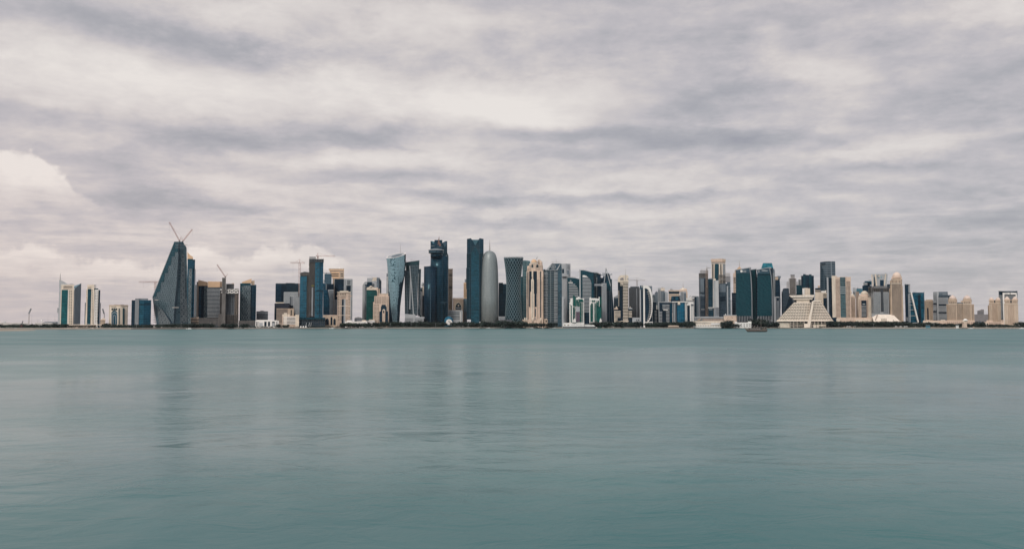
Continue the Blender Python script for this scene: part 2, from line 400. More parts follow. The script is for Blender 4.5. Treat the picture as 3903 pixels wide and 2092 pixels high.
# ------------------------------------------------------------------ land with its quay edge
SH = [(-900,1255.9),(0,1255.6),(500,1255.4),(760,1254.2),(1150,1253.1),(1500,1252.3),(2000,1251.6),(2900,1251.5),(3300,1252.2),(3903,1252.8),(4900,1253.4)]
def shore(px):
    for (a, ya), (b, yb) in zip(SH, SH[1:]):
        if a <= px <= b:
            y = ya+(yb-ya)*(px-a)/(b-a); break
    else: y = SH[0][1] if px < SH[0][0] else SH[-1][1]
    q = (CYP-y)/FPX; dy = cos(PITCH)-q*sin(PITCH); dz = sin(PITCH)+q*cos(PITCH)
    return -HCAM/dz*dy
def edge(inset):
    frame(0); pts = []
    for i in range(117):
        px = -900+50*i; Y = shore(px)+inset; v = W(px, 1243, Y); pts.append((v.x, Y))
    return pts
def sheet(name, inset, z, mat, kind='structure', label=None, far=40000, depth=None, lip=None):
    e = edge(inset); n = len(e); v = [(x, y, z) for x, y in e]
    if depth: v += [(x, y+depth, z) for x, y in e]; f = [[i, i+1, n+i+1, n+i] for i in range(n-1)]
    else:
        v += [(x*12 if i in (0, n-1) else x*6, far, z) for i, (x, y) in enumerate(e)]; f = [[i, i+1, n+i+1, n+i] for i in range(n-1)]
    if lip is not None:
        k = len(v); v += [(x, y, lip) for x, y in e]; f += [[i, k+i, k+i+1, i+1] for i in range(n-1)]
    o = mesh_obj(name, v, f, mat); tag(o, label, kind=kind); return o
sand = paint('pale_ground', (.36, .32, .27), .9, .15)
quay = paint('quay_stone', (.27, .25, .225), .9, .35)
sheet('ground', 0, GZ, sand, label='flat pale land behind the waterfront')
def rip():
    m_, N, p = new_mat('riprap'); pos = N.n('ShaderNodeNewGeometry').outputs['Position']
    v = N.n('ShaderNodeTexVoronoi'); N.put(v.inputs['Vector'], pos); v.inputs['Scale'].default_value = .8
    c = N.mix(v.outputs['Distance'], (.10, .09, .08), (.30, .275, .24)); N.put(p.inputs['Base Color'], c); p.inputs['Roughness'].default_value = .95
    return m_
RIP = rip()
# rubble slope from the water up to the promenade
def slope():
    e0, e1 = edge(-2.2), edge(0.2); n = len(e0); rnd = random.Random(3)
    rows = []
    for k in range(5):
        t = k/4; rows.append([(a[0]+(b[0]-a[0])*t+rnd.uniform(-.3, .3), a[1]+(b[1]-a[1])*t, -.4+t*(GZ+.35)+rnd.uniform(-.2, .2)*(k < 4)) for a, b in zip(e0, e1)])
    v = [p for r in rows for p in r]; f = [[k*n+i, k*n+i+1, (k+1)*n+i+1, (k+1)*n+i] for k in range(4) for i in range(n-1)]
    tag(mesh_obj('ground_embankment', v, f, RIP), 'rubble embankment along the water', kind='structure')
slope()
sheet('promenade_pavement', 3., GZ+.02, paint('paving', (.42, .37, .32), .85, .12), label='paved waterfront promenade', depth=16.)
sheet('road', 24., GZ+.03, paint('asphalt', (.055, .055, .06), .9, .2), label='waterfront road behind the promenade', depth=18.)
def kerb_wall():
    e = edge(2.); n = len(e); v = []
    for x, y in e: v += [(x, y, GZ-.1), (x, y, GZ+.9), (x, y+.6, GZ+.9), (x, y+.6, GZ-.1)]
    f = [[4*i+k, 4*i+4+k, 4*i+4+(k+1) % 4, 4*i+(k+1) % 4] for i in range(n-1) for k in range(3)]
    o = mesh_obj('sea_wall', v, f, paint('parapet_stone', (.40, .37, .33), .85, .25)); tag(o, 'long low stone parapet along the edge of the waterfront promenade', 'wall')
kerb_wall()
def spit():                                           # low sand spit off the left shore
    frame(1); pts = [(-300,1249),(60,1248),(300,1246),(470,1255),(640,1268),(690,1277),(560,1284),(300,1288),(0,1291),(-300,1294)]
    v = []
    for x, y in pts:
        q = W(x, y, 1000.); d = q-Vector((0, 0, HCAM)); k = -(HCAM-.05)/d.z if d.z < 0 else 1
        v.append(Vector((0, 0, HCAM))+d*k)
    v = [Vector((p.x, min(p.y, 1640.), .02)) for p in v]
    c = sum(v, Vector())/len(v); top = [c+(p-c)*.8 for p in v]
    for p in top: p.z = .75
    n = len(v); f = [[i, (i+1) % n, n+(i+1) % n, n+i] for i in range(n)]+[list(range(n, 2*n))]
    o = mesh_obj('ground_sandbar', v+top, f, paint('wet_sand', (.30, .265, .215), .9, .3)); tag(o, 'low brown sand spit off the left shore', kind='structure')
spit()
# ================================================================== palette
CREAM = paint('cream_stone', (.565, .445, .36)); PALE = paint('pale_cream_stone', (.61, .54, .45)); WHITE = paint('white_cladding', (.70, .69, .665), var=.06)
TAN = paint('tan_cladding', (.60, .415, .27), var=.06); SAND = paint('sand_stone', (.44, .35, .27)); BROWN = paint('brown_stone', (.30, .24, .20))
LGREY = paint('light_grey_cladding', (.345, .37, .39), var=.08); GREY = paint('grey_cladding', (.20, .22, .24), var=.1); DGREY = paint('dark_grey_cladding', (.075, .09, .105))
CONC = paint('raw_concrete', (.145, .14, .135), .9, .2); STEEL = paint('painted_steel', (.42, .40, .38), .5, .1); BLACK = paint('shadowed_opening', (.012, .018, .022), .6, .2)
PINKST = paint('pale_red_steel', (.50, .36, .33), .5, .1); BGREY = paint('blue_grey_cladding', (.115, .15, .18), .6, .12); DARKST = paint('dark_steel', (.05, .06, .07), .5, .1)
NAVY = glass('navy_glass', (.003, .015, .030)); NAVY2 = glass('deep_navy_glass', (.003, .010, .020), line=.16); TEAL = glass('teal_glass', (.004, .033, .048)); BLUE = glass('blue_glass', (.005, .036, .064))
MBLUE = glass('mid_blue_glass', (.012, .062, .098)); LBLUE = glass('pale_blue_glass', (.07, .17, .22)); GREEN = glass('green_glass', (.006, .055, .052)); STG = glass('steel_blue_glass', (.035, .065, .09), var=.35)
WIN = glass('window_glass', (.010, .022, .028), 60, 60, .001, var=.7); WINB = glass('blue_window_glass', (.006, .035, .055), 60, 60, .001, var=.7)
LITE = glass('light_reflective_glass', (.16, .25, .29), 4, 3, .25, var=.35)

def roof_bits(x0, x1, y, n=3, mat=None, seed=0):       # plant rooms, parapet gear on a flat roof, as one part
    r = random.Random(seed+int(x0*7)); v, f = [], []
    for i in range(n):
        a = r.uniform(x0, x1-(x1-x0)*.2); w_ = (x1-x0)*r.uniform(.08, .25); h = r.uniform(3, 9)*fr[2]/4
        p, q = W(a, y-h, RY+6), W(min(a+w_, x1), y+1, RY+6); k = len(v)
        for yy in (0, 9): v += [(p.x, p.y+yy, q.z), (q.x, p.y+yy, q.z), (q.x, p.y+yy, p.z), (p.x, p.y+yy, p.z)]
        f += [[k+i_ for i_ in s] for s in ((0,1,2,3),(4,7,6,5),(0,4,5,1),(1,5,6,2),(2,6,7,3),(3,7,4,0))]
    mesh_obj('roof_plant', v, f, mat or GREY, root)
def arch_pts(x0, x1, yt, yb, n=8, point=0.):
    hw = (x1-x0)/2; c = (x0+x1)/2; r = min(hw*(1.35 if point else 1.), (yb-yt)*.8); pts = [(x0, yb)]
    for i in range(n+1):
        t = pi*i/n; s = sin(t)
        yy = yt+r-r*(s if not point else s**1.0*(1-.0)+0) if not point else yt+r*(1-s)*(1.0)+0
        xx = c-hw*cos(t) if not point else c-hw*(1-(s*1.0)**1.6)*(1 if t < pi/2 else -1)
        pts.append((xx, yy))
    pts.append((x1, yb)); return pts
def arch(x0, x1, yt, yb, mat=None, off=-.3, d=.5, name='arched_window', point=0., parent='root'):
    return poly(name, arch_pts(x0, x1, yt, yb, 8, point), mat or WIN, d, off, parent)
def slabs(x0, x1, y0, y1, n, mat, d=25, off=0., th=.22, jag=0., name='floor_slab'):
    r = random.Random(int(x0+y0)); out = []
    for i in range(n):
        y = y0+(y1-y0)*i/max(1, n-1); h = (y1-y0)/n*th; j = r.uniform(-jag, jag)
        out.append(box(name, x0-j, x1+j, y, y+h, mat, d, off))
    return out
def columns(x0, x1, y0, y1, n, mat, w_=1.2, off=.5, d=1.2, name='column'):
    for i in range(n):
        x = x0+(x1-x0)*i/max(1, n-1); box(name, x-w_, x+w_, y0, y1, mat, d, off)
def tower_crane(label, x, yb, yt, jib, yj, Y, cj=None, mat=None, w_=2.2, apex=None, group=None):
    """hammerhead crane: mast, jib to x=jib, counter-jib to x=cj, tie bars, cab"""
    B('tower_crane', label, 'crane', x, Y, group); mat = mat or PINKST
    root.location.z = W(x, yb, Y).z
    v, f = [], []; truss(W(x, yb, Y), W(x, yj, Y), w_, 12, v, f, .28); mesh_obj('mast', v, f, mat, root)
    v, f = [], []; truss(W(x, yj, Y), W(jib, yj+((yt-yj)*.02), Y), w_*.8, 14, v, f, .22); mesh_obj('jib', v, f, mat, root)
    ap = apex or yt
    bars('apex', [((x, yj), (x, ap))], .7, mat)
    if cj is not None:
        v, f = [], []; truss(W(x, yj, Y), W(cj, yj, Y), w_*.8, 5, v, f, .22); mesh_obj('counter_jib', v, f, mat, root)
        s = 1 if cj > x else -1; e = cj-s*6
        box('counterweight', min(e, cj), max(e, cj), yj-1, yj+7, CONC, 2.5, -1.2)
        bars('tie_bar', [((x, ap), (cj-s*5, yj))], .25, mat)
    bars('tie_bar', [((x, ap), (x+(jib-x)*.6, yj))], .25, mat)
    box('cab', x+1, x+6, yj+1, yj+7, WHITE, 2, -2.5)
    xx = x+(jib-x)*.72; bars('hoist_cable', [((xx, yj), (xx, yj+(yb-yj)*.35))], .10, DARKST)
def luffing_crane(label, x, yb, tip, back, Y, mast_top=None, mat=None, ylen=None):
    B('luffing_crane', label, 'crane', x, Y); root.location.z = W(x, yb, Y).z; mat = mat or STEEL
    mt = mast_top if mast_top is not None else yb
    if mt != yb:
        v, f = [], []; truss(W(x, yb, Y), W(x, mt, Y), 2.4, 6, v, f, .25); mesh_obj('mast', v, f, mat, root)
    v, f = [], []; truss(W(x, mt, Y), W(tip[0], tip[1], Y), 1.9, 16, v, f, .26); mesh_obj('jib', v, f, mat, root)
    s = -1 if tip[0] > x else 1
    box('machinery_deck', x-3*fr[2]/3, x+9*fr[2]/3*1 if s > 0 else x+3, mt-4, mt+3, DGREY, 4, -2)
    bars('a_frame', [((x, mt), back), ((x+s*10, mt), back)], .35, mat)
    bars('tie_bar', [(back, (x+(tip[0]-x)*.8, mt+(tip[1]-mt)*.8))], .14, mat)
    bars('hoist_cable', [(tip, (tip[0], tip[1]+(mt-tip[1])*.6))], .09, DARKST)
def street_lamp(x, yt, yb, Y, label, cat='street lamp', arms=2, group=None):
    B('street_lamp', label, cat, x, Y, group); spire('pole', x, yt, yb, .28, .14, STEEL)
    a = W(x, yt, Y)
    for s in ((-1, 1) if arms == 2 else (1,)):
        v, f = [], []; bar(a, a+Vector((s*2.2, 0, .2)), .12, v, f); mesh_obj('arm', v, f, STEEL, root)
        v, f = [], []; bar(a+Vector((s*1.6, 0, .2)), a+Vector((s*2.8, 0, .22)), .22, v, f); mesh_obj('lamp_head', v, f, LGREY, root)
# ================================================================== strip 1: far left
frame(1)
B('office_tower', 'grey blade tower with a curved crown and thin spire behind the white tower', 'tower', 1110, 1980)
prism('shaft', [(1112, 0), (1412, -6), (1412, 34), (1112, 34)], 490, None, LGREY)
poly('curved_crown', [(1112, 495), (1112, 330), (1140, 336), (1180, 352), (1220, 372), (1262, 405), (1300, 440), (1300, 495)], LGREY, 34)
prism('side_wall', [(1408, -7), (1528, 6), (1528, 40), (1408, 36)], [488, 393, 393, 440], None, BGREY)
poly('glazed_roof', [(1330, 470), (1400, 445), (1520, 396), (1408, 486), (1330, 486)], LITE, 20, 8)
spire('spire', 1130, 205, 335, 1.3, .3, STEEL, 10)
box('side_ledge', 1074, 1094, 855, 948, LGREY, 12, 5); box('link_block', 1094, 1112, 855, None, LGREY, 24, 6)
B('office_tower', 'white tower with one tall teal glass strip and two columns of square windows', 'tower', 1270, 1860)
box('body', 1150, 1392, 417, None, PALE, 32); box('side_reveal', 1392, 1404, 515, None, GREY, 26, 2)
box('louvre', 1190, 1360, 455, 466, BLACK, .5, -.2); box('louvre', 1190, 1360, 474, 500, BROWN, .5, -.2); box('crown_slot', 1195, 1355, 484, 492, PALE, .5, -.5)
box('curtain_wall', 1160, 1281, 515, None, glass('teal_strip_glass', (.004, .060, .068), 3.3, 2.4), .8, -.5)
box('corner_pier', 1281, 1290, 515, None, WHITE, .8, -.6)
grid(1298, 1362, 520, 1168, 2, 22, .5, .6, WIN)
for yy in (442,): fins('emblem', 1190, 1362, 440, 448, 6, .6, BROWN)
box('parapet', 1146, 1396, 411, 419, WHITE, 33, -.5); roof_bits(1260, 1360, 412, 3, DGREY)
B('office_tower', 'slim cream tower with teal glass strip, stepped dark right side and roof pergola', 'tower', 1740, 1860)
box('body', 1641, 1772, 418, None, PALE, 30); box('curtain_wall', 1650, 1716, 497, None, TEAL, .8, -.5)
box('crown_slot', 1652, 1716, 455, 461, BROWN, .5, -.2); box('crown_slot', 1650, 1716, 468, 482, BROWN, .5, -.2)
grid(1726, 1746, 505, 1150, 1, 22, .5, .6, WIN)
box('west_wing', 1622, 1641, 500, None, PALE, 24, 3); grid(1625, 1636, 515, 1150, 1, 22, .5, .5, WIN, 2.8)
box('east_wing', 1770, 1850, 487, None, WHITE, 28, 2); grid(1788, 1842, 530, 1145, 2, 21, .45, .6, WIN, 1.8)
box('dark_cornice', 1770, 1846, 489, 508, TEAL, .6, 1.5)
box('glass_wing', 1850, 1886, 520, None, NAVY, 22, 4); box('low_glass_wing', 1886, 1897, 760, None, STG, 20, 6); box('low_west_wing', 1596, 1622, 756, None, BGREY, 20, 6)
slabs(1770, 1810, 418, 480, 5, STEEL, 10, 3, .3, name='pergola_slat')
B('arched_office_block', 'square cream block with tall dark arched windows on both faces', 'office building', 2230, 1830)
prism('body', [(2052, 6), (2215, 0), (2270, 0), (2408, 10), (2408, 50), (2052, 50)], 800, None, PALE)
prism('parapet', [(2048, 5.5), (2215, -.6), (2270, -.6), (2412, 9.5), (2412, 51), (2048, 51)], 798, 818, SAND)
grid(2054, 2068, 830, 1160, 1, 14, .5, .5, WIN, 5.2); grid(2084, 2208, 830, 846, 5, 1, .7, .6, WIN, .8)
poly('arch_recess', [(2092, 1165)]+arch_pts(2092, 2208, 905, 1165)[1:-1]+[(2208, 1165)], WINB, 1.2, .2)
for x in (2094, 2134, 2174): arch(x, x+34, 858, 900, WIN, .3)
a_ = arch_pts(2098, 2206, 935, 1165); b_ = arch_pts(2106, 2198, 945, 1165)
poly('arch_trim', a_+b_[::-1], LGREY, .8, -.3); a_ = arch_pts(2124, 2176, 988, 1165); b_ = arch_pts(2131, 2169, 996, 1165); poly('arch_trim', a_+b_[::-1], LGREY, .8, -.4)
grid(2218, 2228, 840, 1160, 1, 16, .5, .5, WIN); arch(2230, 2252, 860, 1165); grid(2258, 2270, 840, 1160, 1, 16, .5, .5, WIN)
arch(2305, 2345, 858, 1168, off=2.4, d=1.6); grid(2300, 2360, 828, 846, 3, 1, .6, .6, WIN, 2.2, cap=3); grid(2385, 2403, 830, 1160, 1, 14, .5, .5, WIN, 7.)
roof_bits(2120, 2320, 799, 4, DGREY)
B('villa', 'small sand coloured house with a low pyramid roof beside the slim cream tower', 'house', 1935, 1800)
box('wall', 1890, 1980, 1082, None, SAND, 25); poly('cornice', [(1884, 1084), (1884, 1072), (1986, 1072), (1986, 1084)], CREAM, 27, -1)
poly('roof', [(1905, 1072), (1935, 1045), (1962, 1045), (1976, 1072)], PALE, 15, 4); grid(1895, 1975, 1095, 1140, 5, 2, .45, .5, WIN)
B('pavilion', 'long low cream waterfront pavilion with flat roofs below the two white towers', 'pavilion', 1560, 1740)
box('wall', 1265, 1810, 1185, 1212, CREAM, 14); box('roof', 1228, 1910, 1164, 1176, PALE, 22, -4); box('lower_roof', 1262, 1840, 1180, 1187, GREY, 18, -2)
grid(1280, 1800, 1190, 1206, 13, 1, .7, .8, BLACK); box('terrace', 1265, 1815, 1207, None, CREAM, 20, -7); 
B('port_shed', 'blue roofed shed far behind the left shore trees', 'shed', 930, 2900)
box('wall', 800, 1085, 1138, None, LGREY, 60); poly('roof', [(792, 1140), (850, 1116), (1090, 1114), (1094, 1140)], BGREY, 70, -4)
for lab, x0, x1, y, Y in (('low white hall with a small dome at the left edge of the shore', 0, 185, 1138, 2700), ('low white shed between the trees left of the tall leaning mast', 190, 540, 1143, 2800), ('long low white shed left of the blue roofed shed', 655, 815, 1142, 2750), ('low pale warehouse just left of the white tower', 815, 1000, 1146, 2600)):
    B('warehouse', lab, 'warehouse', (x0+x1)/2, Y); box('wall', x0, x1, y, None, paint('pale_sheet', (.62, .60, .57)), 50)
    poly('roof', [(x0-4, y+1), (x0+(x1-x0)*.1, y-8), (x1-(x1-x0)*.2, y-9), (x1+4, y+1)], WHITE, 54, -2)
    if x0 == 0: dome('dome', 88, 1112, 1132, 26, LGREY, 10)
    bands('window_band', x0+8, x1-8, y+4, y+18, 1, .5, LGREY)
B('minaret', 'thin white minaret far behind the left shore', 'minaret', 779, 2900); box('shaft', 773, 786, 1092, None, WHITE, 8); box('balcony', 770, 789, 1108, 1112, WHITE, 11, -1.5); spire('cap', 779, 1078, 1092, 4, .3, WHITE, 4)
for lab, x, y0, y1, hx, hy, Y in (('grey floodlight mast leaning right above the left shore trees', 540, 962, None, 584, 868, 1900), ('grey floodlight mast leaning left beside the small sand house', 1957, 962, None, 1929, 872, 1950)):
    B('floodlight_mast', lab, 'floodlight', x, Y); spire('pole', x, y0, 1165, 1.1, .8, STEEL)
    bars('lamp_panel', [((x, y0+4), (hx, hy))], 1.6, GREY); bars('frame', [((x-3, y0), (x+5, y0-10))], .8, DARKST)
for i, (x, yt) in enumerate(((593, 1000), (708, 1066), (798, 1070), (897, 1000), (1025, 1000), (1044, 1070))):
    street_lamp(x, yt, 1210 if yt == 1000 else 1150, 1800 if yt == 1000 else 2300, ['tall double arm lamp pole right of the tall leaning mast', 'short far lamp pole behind the left shore trees', 'short lamp pole just right of the thin white minaret', 'tall lamp pole above the blue roofed shed', 'tall lamp pole just left of the grey blade tower', 'short far lamp pole beside the grey blade tower'][i])
B('yellow_crane', 'small dark red slewing crane with a raised jib on the left shore', 'crane', 405, 1690)
box('base', 385, 425, 1210, None, DARKST, 5); v, f = [], []; truss(W(404, 1222, RY), W(405, 1165, RY), 1.6, 4, v, f, .2); mesh_obj('mast', v, f, paint('red_steel', (.16, .05, .05)), root)
bars('jib', [((404, 1168), (432, 1102))], .8, DARKST); box('cab', 398, 412, 1160, 1175, DARKST, 3, -1.5)
root.name = 'shore_crane'
# ================================================================== strip 2
frame(2)
def meshpanel(name, pts, mat, d=.6, off=-.4, parent='root'): return poly(name, pts, mat, d, off, parent)
def lattice_mat(key, bg, fg, s=6., th=.22):            # hexagon-and-star screen in front of glass, as a surface pattern
    if key in MATS: return MATS[key]
    m_, N, p = new_mat(key); t, z = facade_uv(N); q = N.comb(N.m('DIVIDE', t, s), N.m('DIVIDE', z, s*.85), 0.)
    vo = N.n('ShaderNodeTexVoronoi', feature='DISTANCE_TO_EDGE'); N.put(vo.inputs['Vector'], q); vo.inputs['Randomness'].default_value = .35; vo.inputs['Scale'].default_value = 1.
    l1 = N.m('LESS_THAN', vo.outputs['Distance'], th*.6)
    u1 = N.m('ABSOLUTE', N.m('SUBTRACT', N.m('FRACT', N.m('ADD', N.m('DIVIDE', t, s*1.5), N.m('DIVIDE', z, s*2.6))), .5))
    u2 = N.m('ABSOLUTE', N.m('SUBTRACT', N.m('FRACT', N.m('SUBTRACT', N.m('DIVIDE', t, s*1.5), N.m('DIVIDE', z, s*2.6))), .5))
    l2 = N.m('LESS_THAN', N.m('MINIMUM', u1, u2), th*.45); l = N.m('MAXIMUM', l1, l2)
    nz = N.noise(N.comb(N.m('MULTIPLY', t, .06), N.m('MULTIPLY', z, .06), 0.), 1., 3, .6)
    f = N.m('MULTIPLY', l, N.ss(nz.outputs[0], .25, .7, .45, 1.))
    N.put(p.inputs['Base Color'], N.mix(f, bg, fg)); N.put(p.inputs['Roughness'], N.m('MULTIPLY_ADD', l, .4, .15)); return m_
SCREEN = lattice_mat('star_screen', (.010, .032, .045), (.075, .118, .14), 5., .2)
SCREEN2 = lattice_mat('fine_screen', (.005, .022, .034), (.15, .20, .22), 4.2, .17)
SCREEND = lattice_mat('dark_screen', (.02, .035, .045), (.07, .09, .10), 5.5, .26)
PANELS = glass('grey_panel_skin', (.036, .060, .076), 4., 5., .14, (.02, .035, .045), .45, .2, .3)
B('office_tower', 'dark blue glass block with concrete core left of the tall sloping tower', 'office building', 180, 2080)
box('west_glass', 66, 106, 972, None, NAVY, 40); box('core', 106, 150, 952, None, GREY, 45, -1); box('core_roof', 150, 254, 951, 975, GREY, 20, 10)
box('pale_glass', 150, 206, 972, None, MBLUE, 40, .5); box('east_glass', 206, 290, 972, None, BLUE, 38, 1); bands('plant_floor', 150, 288, 1010, 1030, 1, .4, NAVY2, -.2, 1.5)
B('tower_shoulder', 'slim grey tower wedged right of the tall sloping tower', 'tower', 808, 2350); box('body', 788, 826, 795, None, BGREY, 30, 0); box('roof_block', 808, 828, 762, 795, BGREY, 20, 5); slabs(790, 824, 830, 1180, 24, GREY, 1, -.6, .3); root.name = 'office_tower.900'; root.name = 'grey_slab_tower'
B('leaning_tower', 'giant unfinished wedge tower with one long sloping side and patterned metal skin', 'tower', 560, 2080)
def on_tri(a, b, c, x, y, push=-.6):                   # point seen at x,y lying on the plane a,b,c, pushed out a little
    n = (b-a).cross(c-a).normalized(); o = Vector((0, 0, HCAM)); q = W(x, y, 1000.)-o
    t = (a-o).dot(n)/q.dot(n); p = o+q*t
    return p+Vector((0, push, 0))
# solid: west face slopes in, ridge edge slightly off centre, depth tapers too
def wedge():
    P = lambda x, y, o: W(x, y, RY+o)
    fb = [P(352, 1262, 0), P(548, 1262, -14), P(712, 1262, 6)]
    ft = [P(556, 304, 22), P(609, 304, 14), P(652, 304, 20)]
    sh = P(694, 372, 16); fm = [on_tri(fb[1], ft[1], ft[0], 303, 940, 0)]
    bk = [P(712, 1262, 70), fm[0]+Vector((14, 40, 0)), P(694, 372, 50), P(652, 304, 46), P(556, 304, 44), P(352, 1262, 62)]
    v = [fb[0], fb[1], fb[2], fm[0], ft[0], ft[1], ft[2], sh]+bk       # 0..7, 8..13
    west = [[0, 1, 3], [1, 5, 4, 3]]; east = [[1, 2, 7, 6, 5]]
    mesh_obj('west_face', v, west, SCREEN, root); mesh_obj('east_face', v, east, PANELS, root)
    mesh_obj('shell', v, [[2, 8, 10, 7], [7, 10, 11, 6], [4, 5, 6, 11, 12], [3, 4, 12, 9], [0, 3, 9, 13], [8, 13, 9, 12, 11, 10]], BGREY, root)
    return v
V_ = wedge()
def facet(name, tri, pts, mat, push=-.7, d=.6):
    return extrude(name, [on_tri(*tri, x, y, push) for x, y in pts], (0, d, 0), mat)
wp = (V_[1], V_[5], V_[4]); wl = (V_[0], V_[1], V_[3]); ep = (V_[1], V_[2], V_[5])
# bare dark glass stepping down the sloping side
steps = [(556,306),(610,306),(604,420),(560,424),(556,470),(522,478),(516,570),(484,578),(478,660),(442,668),(436,762),(398,770),(392,872),(352,884),(345,932),(303,940)]
facet('sloping_glass', wp, steps, TEAL)
facet('ridge_seam', wp, [(604, 330), (611, 330), (606, 560), (590, 800), (572, 1010), (556, 1240), (546, 1240), (560, 1000), (580, 790), (597, 560)], NAVY2, -1.2)
facet('sloping_edge', wp, [(553, 304), (557, 306), (305, 944), (300, 940)], LGREY, -1.3)
facet('lower_seam', wl, [(352, 958), (385, 990), (540, 1235), (518, 1240), (372, 1000), (346, 968)], NAVY2, -1.1)
facet('lower_west_glass', wl, [(310, 960), (345, 1000), (380, 1255), (352, 1255)], PANELS, -.9)
facet('lower_screen', wl, [(362, 1060), (440, 1090), (510, 1225), (505, 1250), (380, 1250)], SCREEND, -1.)
facet('crown_glass', ep, [(611, 306), (650, 306), (688, 372), (689, 396), (640, 396), (612, 420)], TEAL, -.8)
for i in range(5):
    y = 322+i*17; facet('crown_rail', ep, [(566 if i < 4 else 620, y), (650+min(i, 3)*10, y), (650+min(i, 3)*10, y+4), (566 if i < 4 else 620, y+4)], GREY, -1.2)
for i in range(13):
    y = 352+i*1.; 
for (x, y) in ((618,505),(620,560),(616,628),(614,660),(618,692),(612,735),(640,520),(655,575),(648,640),(612,820),(640,905),(608,1000),(650,1010),(610,1110),(636,1160),(668,1040)):
    facet('vent_opening', ep, [(x-9, y-5), (x+9, y-4), (x+8, y+5), (x-9, y+4)], NAVY2, -.9)
facet('east_screen', ep, [(640, 440), (694, 470), (700, 600), (706, 1225), (625, 1230), (622, 900), (632, 600)], SCREEND, -.8)
for i in range(26): y = 560+i*15; facet('edge_fin', ep, [(676, y), (699, y+1), (699, y+9), (676, y+7)], NAVY2, -1.)
bars('hoist_platform', [((530, 1056), (604, 1056)), ((664, 338), (702, 340)), ((330, 970), (372, 970))], .9, STEEL, -16)
for x, y0 in ((312, 960), (328, 960)): bars('scaffold', [((x, y0+20*i), (x+22, y0+20*i+3)) for i in range(14)]+[((x, y0), (x+26, 1240))], .45, DARKST, 8)
luffing_crane('long red and white luffing crane leaning left on top of the wedge tower', 612, 302, (496, 80), (633, 242), 2095, 292, PINKST)
luffing_crane('shorter luffing crane leaning right on top of the wedge tower', 652, 304, (760, 163), (640, 262), 2106, 298, PINKST)
tower_crane('flat top tower crane showing left of the wedge tower slope', 336, 960, 757, 150, 764, 2200, 372, PINKST, 3.2, apex=760)
B('curved_crown_tower', 'slender blue tower with a tan curved sail crown right of the wedge tower', 'tower', 750, 2250)
box('body', 706, 767, 500, None, MBLUE, 40); box('east_side', 767, 792, 508, None, BLUE, 34, 3); box('edge_strip', 792, 798, 618, None, LGREY, 30, 5)
poly('crown', [(703, 505), (703, 417), (712, 432), (728, 450), (746, 465), (767, 477), (767, 505)], TAN, 30, 2)
box('lattice_screen', 718, 756, 612, None, SCREEN2, 1, -.8); box('dark_band', 708, 766, 500, 520, TEAL, 1, -.6)
box('upper_glass', 709, 790, 520, 610, BLUE, .8, -.5)
B('tan_crown_tower', 'dark glass tower with a tan slanted roof screen left of the striped tower', 'tower', 880, 2300)
box('body', 834, 936, 808, None, NAVY, 40); box('west_side', 812, 834, 795, None, BROWN, 36, 2); poly('crown', [(828, 810), (828, 741), (880, 752), (936, 765), (936, 810)], TAN, 30, 1)
box('side_crown', 812, 828, 762, 800, BROWN, 26, 3)
box('lattice_screen', 896, 930, 815, None, SCREEN2, 1, -.8); box('pale_pane_strip', 840, 862, 830, 1165, BLUE, .6, -.4)
B('striped_tower', 'tower of white floor bands under a flat tan crown behind the scaffold tower', 'tower', 1010, 2290)
box('body', 930, 1098, 822, None, NAVY, 40); prism('crown', [(938, 0), (1075, -3), (1100, 4), (1100, 32), (938, 32)], 760, 825, TAN); poly('crown_peak', [(938, 762), (938, 757), (1075, 762), (1075, 765)], TAN, 20, 2)
bands('floor_band', 930, 1094, 832, 1170, 22, .42, LGREY, -1.2, 1.5)
B('concrete_frame_tower', 'unfinished tower with a white roof truss, dark core and open floor slabs', 'tower', 1200, 2200)
box('core', 1140, 1248, 858, None, DGREY, 20, 8); slabs(1076, 1140, 868, 1262, 32, CONC, 22, -1, .3, 2); slabs(1244, 1290, 840, 1262, 34, CONC, 24, -1, .3, 3)
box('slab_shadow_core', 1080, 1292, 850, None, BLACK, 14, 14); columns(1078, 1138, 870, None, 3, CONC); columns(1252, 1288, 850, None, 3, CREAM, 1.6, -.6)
for i in range(3): grid(1160+i*26, 1172+i*26, 900, 1110, 1, 12, .7, .6, BLACK, 7.8)
bars('roof_truss', [((1078, 852), (1290, 852)), ((1090, 890), (1278, 890))]+[((1092+i*24, 852 if i % 2 else 890), (1116+i*24, 890 if i % 2 else 852)) for i in range(8)], 1.5, WHITE, -2.5)
box('upper_block', 1146, 1238, 785, 850, GREY, 20, 14); slabs(1150, 1234, 790, 850, 5, CONC, 22, 12, .3); poly('crown_tip', [(1168, 795), (1235, 775), (1240, 800), (1168, 802)], TAN, 16, 18)
box('lower_west_pier', 1060, 1094, 1130, None, CONC, 20, -4); slabs(1095, 1290, 1140, 1262, 8, CONC, 24, -3, .25, 3); columns(1100, 1285, 1140, None, 9, CONC, 1.3, -3)
B('lift_mast', 'tall concrete hoist shaft with square openings carrying a luffing crane', 'shaft', 1122, 2190)
box('shaft', 1101, 1145, 715, 1262, CONC, 9); grid(1106, 1140, 722, 900, 2, 16, .55, .6, BLACK); root.name = 'hoist_shaft'
luffing_crane('thin luffing crane leaning left on the concrete hoist shaft', 1136, 712, (1042, 565), (1166, 672), 2194, 704, PINKST)
B('lattice_glass_tower', 'free standing glass tower with a woven metal screen and a tan slanted roof', 'tower', 1390, 2250)
box('body', 1307, 1428, 780, None, TEAL, 45); box('lattice_screen', 1326, 1428, 806, 1200, SCREEN2, 1, -.8); box('side_face', 1428, 1471, 798, None, NAVY, 38, 3); box('rear_wing', 1471, 1492, 796, None, BLUE, 34, 7)
